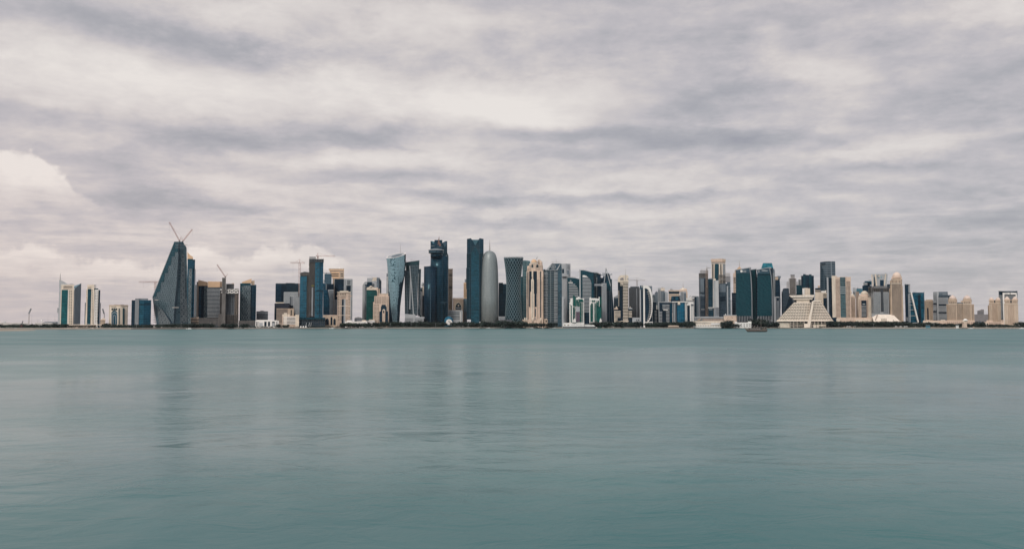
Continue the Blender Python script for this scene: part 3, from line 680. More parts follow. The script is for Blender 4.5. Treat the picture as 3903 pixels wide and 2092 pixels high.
poly('crown', [(1328, 778), (1328, 765), (1437, 727), (1437, 778)], TAN, 22, 3); poly('crown_fin', [(1437, 800), (1437, 752), (1472, 746), (1472, 800)], SAND, 18, 6)
for nm, x0, x1, y, n, lab, m_, Y in (('podium', 740, 835, 1165, 3, 'low tan podium block right of the wedge tower', SAND, 2120), ('car_park', 830, 1060, 1172, 6, 'grey tiered car park below the striped tower', CONC, 2110), ('car_park', 1290, 1480, 1202, 4, 'low grey tiered podium below the woven screen tower', CONC, 2120)):
    B(nm, lab, 'podium' if nm == 'podium' else 'car park', (x0+x1)/2, Y); box('body', x0+2, x1-2, y+6, None, DGREY, 30, 2); bands('deck', x0, x1, y, 1258, n, .42, m_, 0, 32); columns(x0+3, x1-3, y, None, 7, m_, 1., -.2)
    if nm == 'podium': box('raised_block', 800, 832, 1163, 1180, SAND, 20, 3); roof_bits(x0, x1, y, 3)
# ================================================================== strip 3
frame(3)
B('banded_office', 'small grey office block with three dark window bands', 'office building', 380, 2300)
box('body', 296, 468, 1020, None, GREY, 40); bands('window_band', 302, 464, 1055, 1145, 3, .45, NAVY2, -.3, .5); roof_bits(330, 450, 1021, 4, GREY)
B('white_colonnade', 'low white building with square dark openings on the waterfront', 'pavilion', 445, 2120)
box('body', 283, 602, 1152, None, WHITE, 30); 
for x0, x1 in ((296, 312), (328, 334), (412, 446), (466, 496), (526, 566), (584, 592)): box('opening', x0, x1, 1172, 1238, NAVY2, .6, -.2)
box('portal', 340, 388, 1188, 1240, LGREY, 1, -.6); box('portal', 530, 562, 1190, 1238, LGREY, 1, -.8); box('roof_edge', 300, 520, 1146, 1156, WHITE, 26, 2); box('left_step', 600, 626, 1158, None, WHITE, 20, 3)
B('cantilever_box_tower', 'big dark navy glass slab stepping over a white perforated block', 'office building', 750, 2420)
box('slab', 580, 930, 614, 885, NAVY2, 50, 0); box('side_face', 577, 660, 618, 884, NAVY, 1, -.6); box('core', 700, 928, 880, None, DGREY, 40, 6); roof_bits(680, 860, 615, 5, DGREY)
B('perforated_block', 'white block with small square windows and a tall open slot', 'office building', 800, 2370)
box('body', 697, 908, 739, None, LGREY, 30); grid(702, 905, 748, 1080, 16, 24, .45, .45, WIN, cap=100, skip=lambda i, j: 6 < i < 11 and 2 < j < 14)
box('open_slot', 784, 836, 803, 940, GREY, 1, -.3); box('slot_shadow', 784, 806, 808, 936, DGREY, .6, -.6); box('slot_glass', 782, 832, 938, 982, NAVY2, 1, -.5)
B('banded_tower', 'narrow grey striped tower between the perforated block and blue glass towers', 'tower', 900, 2330)
box('body', 868, 934, 806, None, GREY, 30); bands('floor_band', 866, 934, 815, 1085, 16, .5, LGREY, -.6, .8)
B('plum_block', 'low plum black block below the cantilevered dark slab', 'office building', 665, 2340)
box('body', 562, 780, 905, None, glass('plum_glass', (.018, .016, .026), var=.3), 40); box('side_wall', 560, 592, 1000, None, NAVY2, 34, -1.5)
box('terrace_rail', 578, 700, 890, 904, PALE, 20, 8)
B('hotel_block', 'brown grey block with a grid of square windows below the perforated block', 'office building', 720, 2270)
box('body', 592, 846, 983, None, BROWN, 40); box('upper_face', 756, 846, 985, None, SAND, 1, -.6); grid(597, 754, 990, 1190, 11, 11, .55, .6, WIN, cap=100); box('slot', 798, 814, 1000, 1085, BLACK, .6, -.9); box('parapet', 590, 848, 980, 988, SAND, 42, -.8)
B('curved_apartments', 'low cream building with curved balcony bands behind the white colonnade', 'apartment building', 795, 2190)
box('body', 676, 912, 1090, None, CREAM, 30); box('stair_tower', 700, 746, 1044, None, PALE, 20, -1.); box('raised_block', 675, 782, 1065, 1100, PALE, 20, 1); box('east_tower', 866, 920, 1070, None, PALE, 24, -1.2)
bands('balcony_band', 690, 868, 1095, 1215, 6, .45, WHITE, -1.5, 1.5); bands('window_band', 690, 868, 1105, 1225, 6, .3, BLACK, -.3, .5); fins('pier', 868, 918, 1075, 1215, 3, .3, WHITE)
tower_crane('tall red tower crane left of the twin unfinished towers', 929, 1000, 262, 793, 314, 2380, 1000, PINKST, 4.2)
B('twin_construction_tower', 'lower blue glass tower under construction with rough slab edges, left of its taller twin', 'tower', 1020, 2250, 'unfinished blue glass towers')
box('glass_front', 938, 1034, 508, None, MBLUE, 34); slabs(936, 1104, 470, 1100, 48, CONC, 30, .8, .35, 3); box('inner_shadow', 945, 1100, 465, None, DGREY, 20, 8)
for y in (455, 475, 492): box('bare_slab', 940, 1100, y, y+6, CONC, 30, -1.5)
columns(942, 1100, 462, 506, 8, CONC, 2., -1.); poly('crown_slab', [(945, 458), (1000, 442), (1060, 450), (1102, 446), (1102, 462), (945, 464)], DGREY, 24, 1)
grid(955, 1020, 545, 1100, 1, 5, .12, .12, BLACK, name='missing_pane'); bands('plant_floor', 984, 1028, 714, 728, 1, 1., NAVY2, -.3, .5)
box('glass_edge', 934, 940, 520, None, BLUE, 26, 3)
B('twin_construction_tower', 'taller blue glass tower under construction with bare top floors', 'tower', 1215, 2240, 'unfinished blue glass towers')
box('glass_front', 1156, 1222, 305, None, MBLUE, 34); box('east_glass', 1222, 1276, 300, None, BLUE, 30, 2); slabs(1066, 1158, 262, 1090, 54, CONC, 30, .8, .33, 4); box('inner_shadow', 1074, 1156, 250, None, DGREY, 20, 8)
for y in (258, 276, 292): box('bare_slab', 1066, 1282, y, y+7, DGREY, 32, -1.5)
columns(1072, 1276, 250, 305, 9, CONC, 2., -1.); box('roof_core', 1070, 1165, 224, 262, GREY, 18, 6); bars('roof_rail', [((1068, 238), (1166, 238)), ((1068, 248), (1168, 248))], .6, STEEL)
box('service_strip', 1104, 1128, 672, 1095, GREY, 1, -2.2); box('yellow_hoist', 1098, 1140, 641, 654, paint('hoist_yellow', (.20, .20, .05)), 1, -2.4)
for i, y in enumerate((385, 455, 522, 590, 655, 722, 795, 860, 925, 1060)): box('missing_pane', 1180, 1203, y-6, y+6, BLACK, .5, -.3)
bands('plant_floor', 1170, 1275, 714, 730, 1, 1., NAVY2, -.4, 1.)
tower_crane('low tower crane reaching right from the roof of the taller unfinished tower', 1195, 255, 170, 1445, 215, 2246, 1168, PINKST, 2.6)
B('construction_podium', 'dark glass podium under the twin unfinished towers', 'podium', 1110, 2200)
box('body', 932, 1305, 1112, None, NAVY, 50); box('canopy', 930, 1300, 1120, 1134, TEAL, 10, -6); slabs(936, 1300, 1150, 1240, 5, DGREY, 2, -1, .3, 3); columns(940, 1298, 1140, None, 12, DGREY, 1.4, -1.5); bars('brace', [((1060, 1240), (1075, 1185)), ((1090, 1240), (1100, 1185)), ((1020, 1240), (1030, 1190))], .7, LGREY, -4)
B('crown_tower', 'tower with a tan flared square crown and window slots behind the white slab', 'tower', 1490, 2560)
poly('crown', [(1355, 401), (1577, 398), (1577, 545), (1412, 545)], TAN, 40); box('crown_cornice', 1354, 1579, 396, 404, PALE, 42, -1); box('dark_frieze', 1372, 1572, 424, 440, BROWN, 1, -.6)
for y in (470, 498): box('window_slot', 1396, 1500, y, y+12, BLACK, .6, -.3); box('window_slot', 1528, 1566, y, y+12, BLACK, .6, -.3)
box('corner_face', 1514, 1577, 440, 545, SAND, .5, -.2); box('body', 1412, 1577, 540, None, SAND, 38, 1); spire('roof_globe', 1512, 378, 398, 3, 1, WHITE, 10); grid(1412, 1440, 548, 700, 2, 10, .5, .5, WIN, .8)
B('grey_stub_tower', 'blue grey glass tower with roof beam left of the tan flared crown', 'tower', 1345, 2500)
box('body', 1292, 1396, 472, None, STG, 30); bars('roof_beam', [((1275, 460), (1392, 460)), ((1320, 472), (1320, 458))], 1., GREY); box('west_step', 1276, 1296, 560, None, LGREY, 24, 3)
B('white_slab_tower', 'broad white slab tower with recessed dark glass panels and window grid', 'tower', 1575, 2480)
box('body', 1437, 1704, 548, None, LGREY, 40); box('glass_panel', 1441, 1575, 550, None, NAVY2, 1, -.6); box('glass_inset', 1495, 1573, 630, None, NAVY, 1, -.9); bands('floor_band', 1426, 1482, 850, 1070, 14, .5, LGREY, -2., 2.); box('glass_inset', 1611, 1676, 644, 738, NAVY2, .6, -.5)
fins('louvre', 1622, 1672, 566, 635, 4, .5, WIN); grid(1584, 1606, 560, 1140, 2, 38, .5, .5, WIN, cap=20); grid(1680, 1700, 560, 1140, 2, 38, .5, .5, WIN, cap=40); roof_bits(1560, 1620, 548, 2, WHITE)
B('banded_glass_tower', 'striped grey office tower with a dark square top behind the blue wedge', 'tower', 1378, 2440)
box('body', 1324, 1428, 622, None, NAVY2, 34); box('striped_front', 1345, 1424, 706, None, LGREY, 1, -.8); bands('window_band', 1350, 1422, 716, 1070, 22, .5, NAVY, -1.1, .5); box('slit_strip', 1316, 1326, 625, None, GREY, 30, 2)
B('blue_wedge_tower', 'low blue glass wedge with a slanted right edge beside the unfinished towers', 'tower', 1310, 2380)
poly('body', [(1272, 1080), (1272, 615), (1300, 612), (1302, 705), (1340, 708), (1352, 780), (1366, 870), (1366, 1080)], BLUE, 30); poly('slanted_edge', [(1330, 706), (1340, 706), (1355, 780), (1369, 868), (1360, 872), (1346, 790)], NAVY2, 1, -.6)
box('pale_top', 1270, 1304, 606, 625, LGREY, 20, 4)
B('cornice_tower', 'cream tower with stepped cornice crown and one long dark central strip', 'tower', 1577, 2300)
box('body', 1482, 1672, 742, None, CREAM, 36); box('upper_crown', 1515, 1640, 722, 745, PALE, 28, 3); poly('cornice', [(1474, 735), (1680, 735), (1670, 748), (1486, 748)], PALE, 40, -2)
box('side_cornice', 1466, 1690, 790, 800, CREAM, 30, 2); box('dark_strip', 1545, 1574, 845, None, NAVY2, 1, -.5); box('pale_strip', 1574, 1600, 845, None, LGREY, 1, -.3)
for x in (1524, 1546, 1568, 1590): box('attic_window', x, x+12, 762, 782, WIN, .5, -.2)
fins('balcony_grille', 1524, 1604, 795, 840, 7, .45, BROWN); box('balcony', 1520, 1606, 790, 797, PALE, 2, -1.5)
for x0, x1, nx in ((1488, 1510, 2), (1518, 1542, 2), (1606, 1634, 2), (1640, 1668, 2)): grid(x0, x1, 760 if nx == 2 and x0 in (1488, 1640) else 850, 1160, nx, 18, .5, .55, WIN, cap=36)
for y in (940, 1075): box('string_course', 1480, 1674, y, y+7, PALE, 1, -.6)
B('arched_arcade', 'low grey cream arcade with pointed dark arches beside the cream tower', 'arcade', 1390, 2240)
box('body', 1275, 1480, 1082, None, SAND, 24); box('parapet', 1272, 1482, 1076, 1088, CREAM, 26, -.8)
for x0, x1, yt in ((1306, 1356, 1120), (1380, 1408, 1100), (1422, 1456, 1125)): arch(x0, x1, yt, 1222, NAVY2, point=1)
B('low_white_villa', 'low white flat roofed buildings behind the trees right of the cream tower', 'building', 1700, 2260)
box('body', 1590, 1918, 1170, None, WHITE, 24); box('raised_block', 1620, 1690, 1152, 1175, WHITE, 18, 2); grid(1600, 1900, 1182, 1215, 14, 2, .5, .45, WIN); box('far_block', 1840, 1900, 1150, 1172, PALE, 14, 4)
B('arched_hall', 'grey hall with a trussed arch roof behind the low white buildings', 'hall', 1788, 2420)
box('wall', 1730, 1846, 1126, None, GREY, 40); poly('roof', [(1730, 1128), (1745, 1112), (1785, 1105), (1825, 1110), (1846, 1128)], BGREY, 40, 1); bars('roof_truss', [((1732+i*14, 1126), (1739+i*14, 1110)) for i in range(8)]+[((1739+i*14, 1110), (1746+i*14, 1126)) for i in range(8)], .4, WHITE, -.6)
# ================================================================== strip 4
frame(4)
def cyl_face(name, xc, hw, y0, y1, mat, off=0, seg=24, sy=.6):   # bowed glass front
    return lathe(name, xc, [(hw, y0), (hw, y1)], mat, seg, off, True, sy=sy)
B('gabled_grey_tower', 'pale grey tower pair with a sloping glass gable left of the green glass tower', 'tower', 200, 2600)
box('rear_block', 135, 225, 620, None, LGREY, 30, 12); prism('west_face', [(75, 10), (106, 0), (106, 34), (75, 34)], [715, 670, 670, 715], None, LGREY); box('glass_face', 106, 200, 672, None, NAVY, 34); box('cap', 104, 136, 668, 706, LGREY, 1, -.6)
poly('gable', [(198, 670), (215, 612), (262, 612), (262, 640), (232, 672)], PALE, 24, 4); box('east_body', 196, 264, 660, None, LGREY, 30, 2); prism('east_face', [(262, 0), (290, -4), (324, 8), (324, 36), (262, 36)], [612, 618, 655, 655, 612], None, BGREY)
box('dark_strip', 278, 312, 655, None, NAVY, 1, 2.0); poly('gable_edge', [(286, 612), (298, 612), (326, 655), (318, 660)], LGREY, 8, -1); bands('window_band', 202, 230, 690, 1160, 20, .4, WIN)
bands('floor_fin', 106, 126, 720, 1160, 30, .4, LGREY, -.6, .6); bars('roof_mast', [((170, 583), (215, 618))], .4, STEEL)
B('green_glass_tower', 'green glass tower with a cream crown and round crest behind the stepped cream block', 'tower', 205, 2500)
cyl_face('curtain_wall', 170, 42, 768, None, GREEN, 14); box('body', 128, 272, 775, None, GREEN, 30, 4); box('crown', 130, 278, 748, 777, PALE, 32, 2); lathe('crest', 186, [(8, 724), (22, 732), (26, 750)], PALE, 16, 6); box('east_wall', 272, 304, 760, None, SAND, 26, 3)
poly('east_wall_edge', [(255, 745), (278, 745), (278, 1100), (272, 1100), (268, 800), (255, 775)], CREAM, 1, -.4); box('roof_pediment', 140, 230, 740, 752, PALE, 20, 5); box('emblem', 181, 192, 735, 745, DARKST, 1, 1)
B('stepped_cream_block', 'stepped cream block with a navy arch shaped recess and slim white turret', 'apartment building', 320, 2420)
box('body', 232, 424, 856, None, CREAM, 34); box('upper_block', 290, 412, 826, 860, CREAM, 28, 2); box('west_step', 215, 240, 935, None, CREAM, 26, 1)
dome('roof_dome', 352, 825, 838, 18, WHITE, 6)
poly('recess', [(296, 1200), (296, 1060), (316, 1058), (316, 1000), (326, 985), (326, 970), (380, 970), (380, 985), (392, 1000), (392, 1058), (410, 1060), (410, 1200)], NAVY, 1, -.4)
box('turret', 336, 374, 1050, None, CREAM, 4, -2); poly('turret_cap', [(336, 1052), (340, 1036), (355, 1026), (370, 1036), (374, 1052)], PALE, 4, -2); arch(346, 362, 1046, 1080, WIN, -2.6); fins('turret_pier', 340, 372, 1120, 1195, 3, .4, PALE, -3)
grid(236, 320, 866, 960, 3, 6, .6, .45, WIN); grid(325, 388, 866, 960, 5, 6, .55, .5, WIN); grid(392, 422, 866, 1195, 2, 20, .5, .5, WIN); grid(220, 294, 968, 1195, 4, 13, .55, .45, WIN); box('cornice', 286, 416, 822, 830, PALE, 30, 1)
B('low_white_block', 'white walled building with an arched trellis roof left of the stepped cream block', 'building', 110, 2400)
box('body', 0, 235, 1178, None, WHITE, 20); box('step', 160, 232, 1165, 1180, PALE, 14, 3); bands('window_band', 10, 150, 1188, 1200, 1, .6, WIN)
B('striped_sliver_tower', 'narrow pale striped tower behind the left edge of the twisted glass tower', 'tower', 405, 2700)
box('body', 391, 425, 560, None, BGREY, 30); bands('floor_band', 393, 410, 600, 820, 14, .5, WHITE)
# twisting glass tower: ellipses that turn and shrink on the way down
B('twisted_glass_tower', 'pale glass tower with triangular panes, narrowing downward under a slanted oval roof', 'tower', 510, 2480)
def twist():
    prof = [(352, 378, 645), (440, 386, 643), (540, 397, 636), (660, 411, 618), (760, 424, 602), (880, 436, 586), (1000, 446, 574), (1100, 458, 566), (1215, 472, 560)]
    rows = 44; seg = 40; v, f = [], []
    for j in range(rows+1):
        t = j/rows; y = 352+(1215-352)*t
        for (ya, la, ra), (yb, lb, rb) in zip(prof, prof[1:]):
            if ya <= y <= yb: k = (y-ya)/(yb-ya); l, r = la+(lb-la)*k, ra+(rb-ra)*k; break
        a, b = W(l, y, RY+20), W(r, y, RY+20); cx = (a.x+b.x)/2; hw = (b.x-a.x)/2; tw = radians(62)*t
        for i in range(seg):
            th = 2*pi*(i+.5*(j % 2))/seg; th0 = th-tw
            e = 1+.10*cos(3*th0)                         # three soft lobes, turning
            x = cx+hw*cos(th)*min(1., e); yy = RY+20+hw*.75*sin(th)*e
            z = a.z
            if j == 0: z = a.z+ (W(0, 322, RY).z-W(0, 352, RY).z)*(.85+.85*cos(th)+1.2*sin(th))
            elif j == 1: z += (W(0, 322, RY).z-W(0, 352, RY).z)*(.45+.5*cos(th)+.65*sin(th))
            v.append((x, yy, z))
    for j in range(rows):
        for i in range(seg):
            a, b = j*seg+i, j*seg+(i+1) % seg; c, d = a+seg, b+seg
            if j % 2: f += [[a, c, d], [a, d, b]] if False else [[a, c, d], [a, d, b]]
            else: f += [[a, c, b], [b, c, d]]
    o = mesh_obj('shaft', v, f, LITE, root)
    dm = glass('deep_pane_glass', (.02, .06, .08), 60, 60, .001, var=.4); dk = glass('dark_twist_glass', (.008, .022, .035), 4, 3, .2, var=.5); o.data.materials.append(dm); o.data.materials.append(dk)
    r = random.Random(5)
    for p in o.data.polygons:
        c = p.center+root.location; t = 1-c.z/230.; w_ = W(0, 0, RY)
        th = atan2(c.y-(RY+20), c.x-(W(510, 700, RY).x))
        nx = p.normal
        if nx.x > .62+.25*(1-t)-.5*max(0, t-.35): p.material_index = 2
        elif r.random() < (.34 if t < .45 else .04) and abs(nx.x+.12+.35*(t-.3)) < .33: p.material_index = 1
    # oval roof with a rim
    ring = [v[i] for i in range(seg)]; c = sum((Vector(q) for q in ring), Vector())/seg
    rv = [tuple(Vector(q)+Vector((0, 0, .6))) for q in ring]+[tuple(c+(Vector(q)-c)*.9+Vector((0, 0, .6))) for q in ring]+[tuple(c+(Vector(q)-c)*.9) for q in ring]
    mesh_obj('roof_rim', rv, [[i, (i+1) % seg, seg+(i+1) % seg, seg+i] for i in range(seg)]+[[seg+i, seg+(i+1) % seg, 2*seg+(i+1) % seg, 2*seg+i] for i in range(seg)], WHITE, root)
    mesh_obj('roof', [tuple(c+(Vector(q)-c)*.91+Vector((0, 0, -.5))) for q in ring], [list(range(seg))], LGREY, root)
    mesh_obj('roof_pool', [tuple(c+(Vector(q)-c)*.55+Vector((2, 0, .4))) for q in ring], [list(range(seg))], BGREY, root)
twist(); bars('seam', [((545, 600, -2), (575, 900, 6)), ((520, 880, 0), (552, 1195, 4)), ((575, 900, 3), (560, 1190, 3))], .7, TEAL, 0)
spire('antenna', 573, 150, 290, .7, .15, STEEL, 20)
B('shadow_tower', 'dark slim tower wedge filling the gap behind the foot of the twisted tower', 'tower', 445, 2620); box('body', 420, 474, 800, None, NAVY, 30)
root.name = 'office_tower'
B('flared_tower', 'dark ribbed tower of four curved shafts flaring outward at the top', 'tower', 735, 2520)
def flare(name, l0, r0, l1, r1, y0, y1, mat, off, yl=None, yr=None, d=16, n=14, pw=1.8):
    L = [(l1+(l0-l1)*(1-i/n)**pw, y0+(y1-y0)*i/n) for i in range(n+1)]; R_ = [(r1+(r0-r1)*(1-i/n)**pw, y0+(y1-y0)*i/n) for i in range(n+1)]
    if yl is not None: L[0] = (l0, yl)
    if yr is not None: R_[0] = (r0, yr)
    return poly(name, L+R_[::-1], mat, d, off)
FL = glass('dark_ribbed_glass', (.012, .022, .032), 4., 4.5, .30, (.10, .125, .14), .2, .4, .3)
FT = glass('smooth_dark_glass', (.010, .030, .036), 4., 6., .14)
flare('upper_shaft', 640, 825, 660, 800, 395, 1110, FT, 12, 412, 388); flare('west_shaft', 628, 700, 632, 690, 520, 1110, FL, 4); flare('east_shaft', 812, 846, 806, 836, 500, 1120, FL, 6); flare('middle_shaft', 700, 818, 708, 800, 445, 1112, FL, 0)
flare('light_fin', 690, 702, 738, 752, 460, 1105, LGREY, -1.5, d=1.5, pw=1.2); flare('light_fin', 702, 712, 690, 704, 580, 1030, LGREY, -2.2, d=1.5, pw=1.); flare('light_fin', 770, 776, 800, 808, 600, 1100, BGREY, -2, d=1.5, pw=1.2); flare('light_fin', 638, 642, 668, 674, 540, 1100, BGREY, -2, d=1.2, pw=1.3); flare('light_fin', 812, 816, 792, 796, 560, 1100, LGREY, -2, d=1.2, pw=1.3)
bars('maintenance_crane', [((690, 377), (748, 380)), ((718, 379), (718, 392)), ((640, 400), (668, 388))], .5, STEEL, 14)
B('podium', 'pale stepped car park podium at the foot of the flared dark tower', 'podium', 750, 2480)
box('body', 632, 880, 1130, None, GREY, 30); poly('ramp', [(632, 1090), (735, 1100), (765, 1095), (778, 1130), (890, 1132), (890, 1150), (632, 1150)], LGREY, 20, -1.5); bands('deck', 632, 760, 1150, 1205, 4, .4, LGREY, -1, 1.5); box('stair_block', 738, 766, 1095, None, LGREY, 10, -2.5); bands('deck', 770, 884, 1150, 1205, 3, .4, LGREY, -1, 1.5)
B('small_dark_tower', 'small dark tower with a striped side and round roof sculpture between two dark towers', 'tower', 855, 2640)
box('body', 828, 862, 770, None, NAVY, 26); poly('roof', [(828, 772), (828, 755), (862, 740), (862, 772)], BGREY, 26, .5); box('pale_side', 862, 886, 732, 850, PALE, 26, 2); box('dark_side', 862, 886, 850, None, NAVY2, 24, 3); bands('floor_band', 830, 850, 790, 1110, 22, .4, WHITE); lathe('roof_sculpture', 866, [(3, 676), (12, 684), (17, 700), (16, 715), (12, 730)], LGREY, 14, 8, False); box('grey_edge', 852, 863, 800, None, LGREY, 1, -.6)
B('crown_top_tower', 'dark navy skyscraper with a notched V shaped crown behind the saucer topped tower', 'skyscraper', 1080, 2640, 'twin V crowned skyscrapers')
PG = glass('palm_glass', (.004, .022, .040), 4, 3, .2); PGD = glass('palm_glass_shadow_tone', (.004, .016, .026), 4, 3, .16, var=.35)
box('body', 972, 1190, 330, None, PG, 40, 2); poly('crown', [(970, 332), (970, 132), (1022, 142), (1022, 120), (1125, 120), (1126, 158), (1160, 138), (1190, 133), (1190, 332)], PG, 40)
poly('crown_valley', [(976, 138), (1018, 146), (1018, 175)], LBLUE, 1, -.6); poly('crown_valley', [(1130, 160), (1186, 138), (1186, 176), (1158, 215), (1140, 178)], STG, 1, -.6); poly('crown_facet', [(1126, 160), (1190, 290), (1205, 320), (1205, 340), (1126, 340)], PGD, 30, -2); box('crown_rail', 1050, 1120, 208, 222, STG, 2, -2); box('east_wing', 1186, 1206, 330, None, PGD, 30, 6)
bars('facade_seam', [((972, 200), (1022, 200)), ((1125, 340), (1204, 318))], .5, LGREY, -3)
B('saucer_tower', 'dark navy round fronted tower topped by a flying saucer shaped deck', 'skyscraper', 1065, 2500)
SG = glass('ring_glass', (.003, .020, .040), 5.2, 2.2, .2, (.015, .05, .07))
lathe('main_shaft', 1085, [(112, 330), (118, 520), (118, None)], SG, 40, 22, sy=.55); box('main_body', 1000, 1196, 336, None, SG, 30, 16); lathe('shaft_neck', 1050, [(52, 300), (80, 312), (80, 345)], PG, 28, 16)
lathe('west_shaft', 966, [(82, 470), (82, None)], NAVY, 32, 6, sy=.6); poly('west_roof', [(884, 482), (900, 470), (965, 462), (1010, 460), (1040, 470), (1048, 484)], NAVY2, 20, 0)
lathe('saucer', 1043, [(30, 232), (50, 238), (90, 247), (103, 256), (101, 262), (94, 266), (97, 272), (100, 290), (88, 298), (52, 308)], STG, 40, 12); lathe('saucer_rim', 1043, [(100, 250), (104, 256), (100, 262)], LGREY, 40, 12); lathe('saucer_windows', 1043, [(97, 268), (98, 288)], NAVY2, 40, 12)
poly('roof_sail', [(1066, 150), (1084, 66), (1087, 140), (1108, 182), (1108, 200), (1080, 200), (1084, 168), (1064, 190)], paint('rust_sail', (.16, .085, .07), .6), 3, 8)
box('edge_strip', 1120, 1130, 350, None, PG, 1, 4); bars('window_gondola', [((1100, 938), (1190, 938)), ((1130, 950), (1160, 960))], .7, STG, -6); box('lower_seam', 965, 972, 690, None, STG, 1, -14.5)
B('grid_tower', 'tall slim cream tower with window grid right of the saucer tower', 'tower', 1235, 2720)
box('body', 1206, 1262, 500, None, SAND, 30); fins('attic_slot', 1208, 1256, 566, 600, 5, .5, WIN, -.3, .4); grid(1207, 1257, 615, 1030, 6, 24, .6, .5, WIN, cap=100); box('parapet', 1204, 1264, 498, 508, PALE, 32, -.6); fins('attic_slot', 1208, 1256, 728, 760, 5, .5, WIN, -.3, .4)
B('arched_hotel', 'sand coloured building with battlements and a giant pointed dark arch', 'hotel', 1335, 2680)
box('body', 1264, 1402, 905, None, SAND, 40); box('upper_wall', 1262, 1404, 888, 908, CREAM, 41, -.6)
fins('battlement', 1264, 1402, 878, 889, 9, .5, CREAM, -.6, 3)
o_ = poly('dark_arch', [(1299, 1035), (1299, 1000), (1304, 978), (1316, 958), (1336, 944), (1356, 958), (1368, 978), (1374, 1000), (1374, 1035)], NAVY2, 1, -.5); lathe('arch_rosette', 1338, [(5, 972), (10, 980), (10, 990), (5, 998)], PALE, 12, -1.2); box('arch_lintel', 1304, 1370, 1006, 1018, LGREY, .6, -.9)
poly('arch_frame', [(1290, 1035), (1290, 990), (1300, 962), (1336, 932), (1372, 962), (1384, 990), (1384, 1035)], PALE, .4, -.2); bands('string_course', 1264, 1300, 925, 1030, 6, .25, PALE); box('rear_shaft', 1264, 1290, 905, None, CREAM, 20, -.8)
B('banded_car_park', 'grey white car park with long dark ventilation bands behind the blue dome', 'car park', 1295, 2560)
box('body', 1200, 1392, 1042, None, LGREY, 40); bands('dark_band', 1204, 1355, 1062, 1165, 5, .4, WIN, -.3, .5); box('corner_pier', 1358, 1366, 1062, 1200, WHITE, 1, -.8); grid(1260, 1350, 1066, 1080, 8, 1, .5, .8, WIN, -.6)
B('domed_pavilion', 'blue half dome with a white arch front and crescent emblem among the trees', 'pavilion', 1210, 2440)
lathe('dome', 1210, [(2, 1124), (25, 1128), (45, 1142), (58, 1165), (62, 1190), (62, None)], glass('dome_tile', (.012, .09, .15), 2, 2, .1), 28, 12)
poly('arch_front', [(1173, 1235), (1173, 1195), (1182, 1175), (1198, 1164), (1218, 1161), (1238, 1168), (1252, 1184), (1258, 1205), (1258, 1235)], WHITE, 2, -14); lathe('crescent', 1219, [(4, 1174), (10, 1180), (11, 1188), (9, 1196), (3, 1200)], DARKST, 16, -15, False, sy=.1); lathe('crescent_inset', 1223, [(3, 1177), (7, 1182), (8, 1188), (6, 1193), (2, 1197)], WHITE, 16, -17, False, sy=.1)
B('tan_slim_tower', 'distant slim tan tower just left of the tall V crowned skyscraper', 'tower', 1425, 2850)
box('body', 1406, 1452, 680, None, TAN, 24); box('upper_block', 1420, 1448, 635, 682, GREY, 20, 2); grid(1408, 1448, 690, 870, 4, 18, .5, .5, WIN, cap=60)
B('blue_low_tower', 'low blue grey glass building left of the tall V crowned skyscraper', 'building', 1420, 2700)
box('body', 1396, 1452, 892, None, LBLUE, 24); fins('vertical_strip', 1398, 1450, 900, 1060, 4, .5, BGREY); box('lower_block', 1380, 1452, 1062, None, DGREY, 24, -6)
# ================================================================== strip 5
frame(5)
B('crown_top_tower', 'teal skyscraper with a deep V notch crown left of the bullet shaped tower', 'skyscraper', 247, 2520, 'twin V crowned skyscrapers')
poly('west_shaft', [(137, 300), (137, 106), (188, 97), (206, 118), (250, 196), (250, 300)], PG, 40); poly('east_shaft', [(244, 300), (244, 196), (290, 118), (303, 97), (356, 106), (356, 300)], PG, 40)
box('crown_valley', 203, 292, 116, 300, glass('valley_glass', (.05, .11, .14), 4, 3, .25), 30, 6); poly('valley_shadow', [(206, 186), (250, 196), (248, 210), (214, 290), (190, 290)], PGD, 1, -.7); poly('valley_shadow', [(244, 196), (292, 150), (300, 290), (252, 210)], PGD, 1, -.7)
fins('crown_fin', 252, 300, 170, 290, 5, .35, STG, -1.2, .6); fins('crown_fin', 198, 240, 200, 290, 4, .35, STG, -1.2, .6)
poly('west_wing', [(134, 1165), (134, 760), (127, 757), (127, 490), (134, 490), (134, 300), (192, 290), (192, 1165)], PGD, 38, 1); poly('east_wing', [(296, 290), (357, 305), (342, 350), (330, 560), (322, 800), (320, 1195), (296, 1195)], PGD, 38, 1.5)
poly('front_panel', [(190, 1240), (190, 288), (245, 205), (299, 288), (299, 1240)], glass('front_panel_glass', (.006, .040, .065), 4, 2.6, .22, (.02, .075, .10)), 5, -4)
bars('panel_edge', [((190, 288), (245, 205)), ((245, 205), (299, 288)), ((190, 288), (190, 1195)), ((299, 288), (299, 1195)), ((137, 298), (190, 298)), ((299, 298), (356, 302)), ((170, 492), (170, 1160))], .45, STG, -5)
for y in (650, 1034): box('seam_band', 191, 298, y, y+5, NAVY2, .6, -4.4)
box('slot', 242, 248, 268, 312, NAVY2, .6, -4.4); box('slot', 240, 244, 896, 1034, NAVY2, .6, -4.4)
for y in (490, 760): box('wing_ledge', 127, 176, y-3, y+1, STG, 2, -.6)
box('upper_edge', 186, 190, 106, 296, STG, 1, -.6); box('upper_edge', 303, 307, 106, 296, STG, 1, -.6)
B('bullet_tower', 'grey cylindrical bullet shaped tower with a thin needle spire', 'skyscraper', 437, 2500)
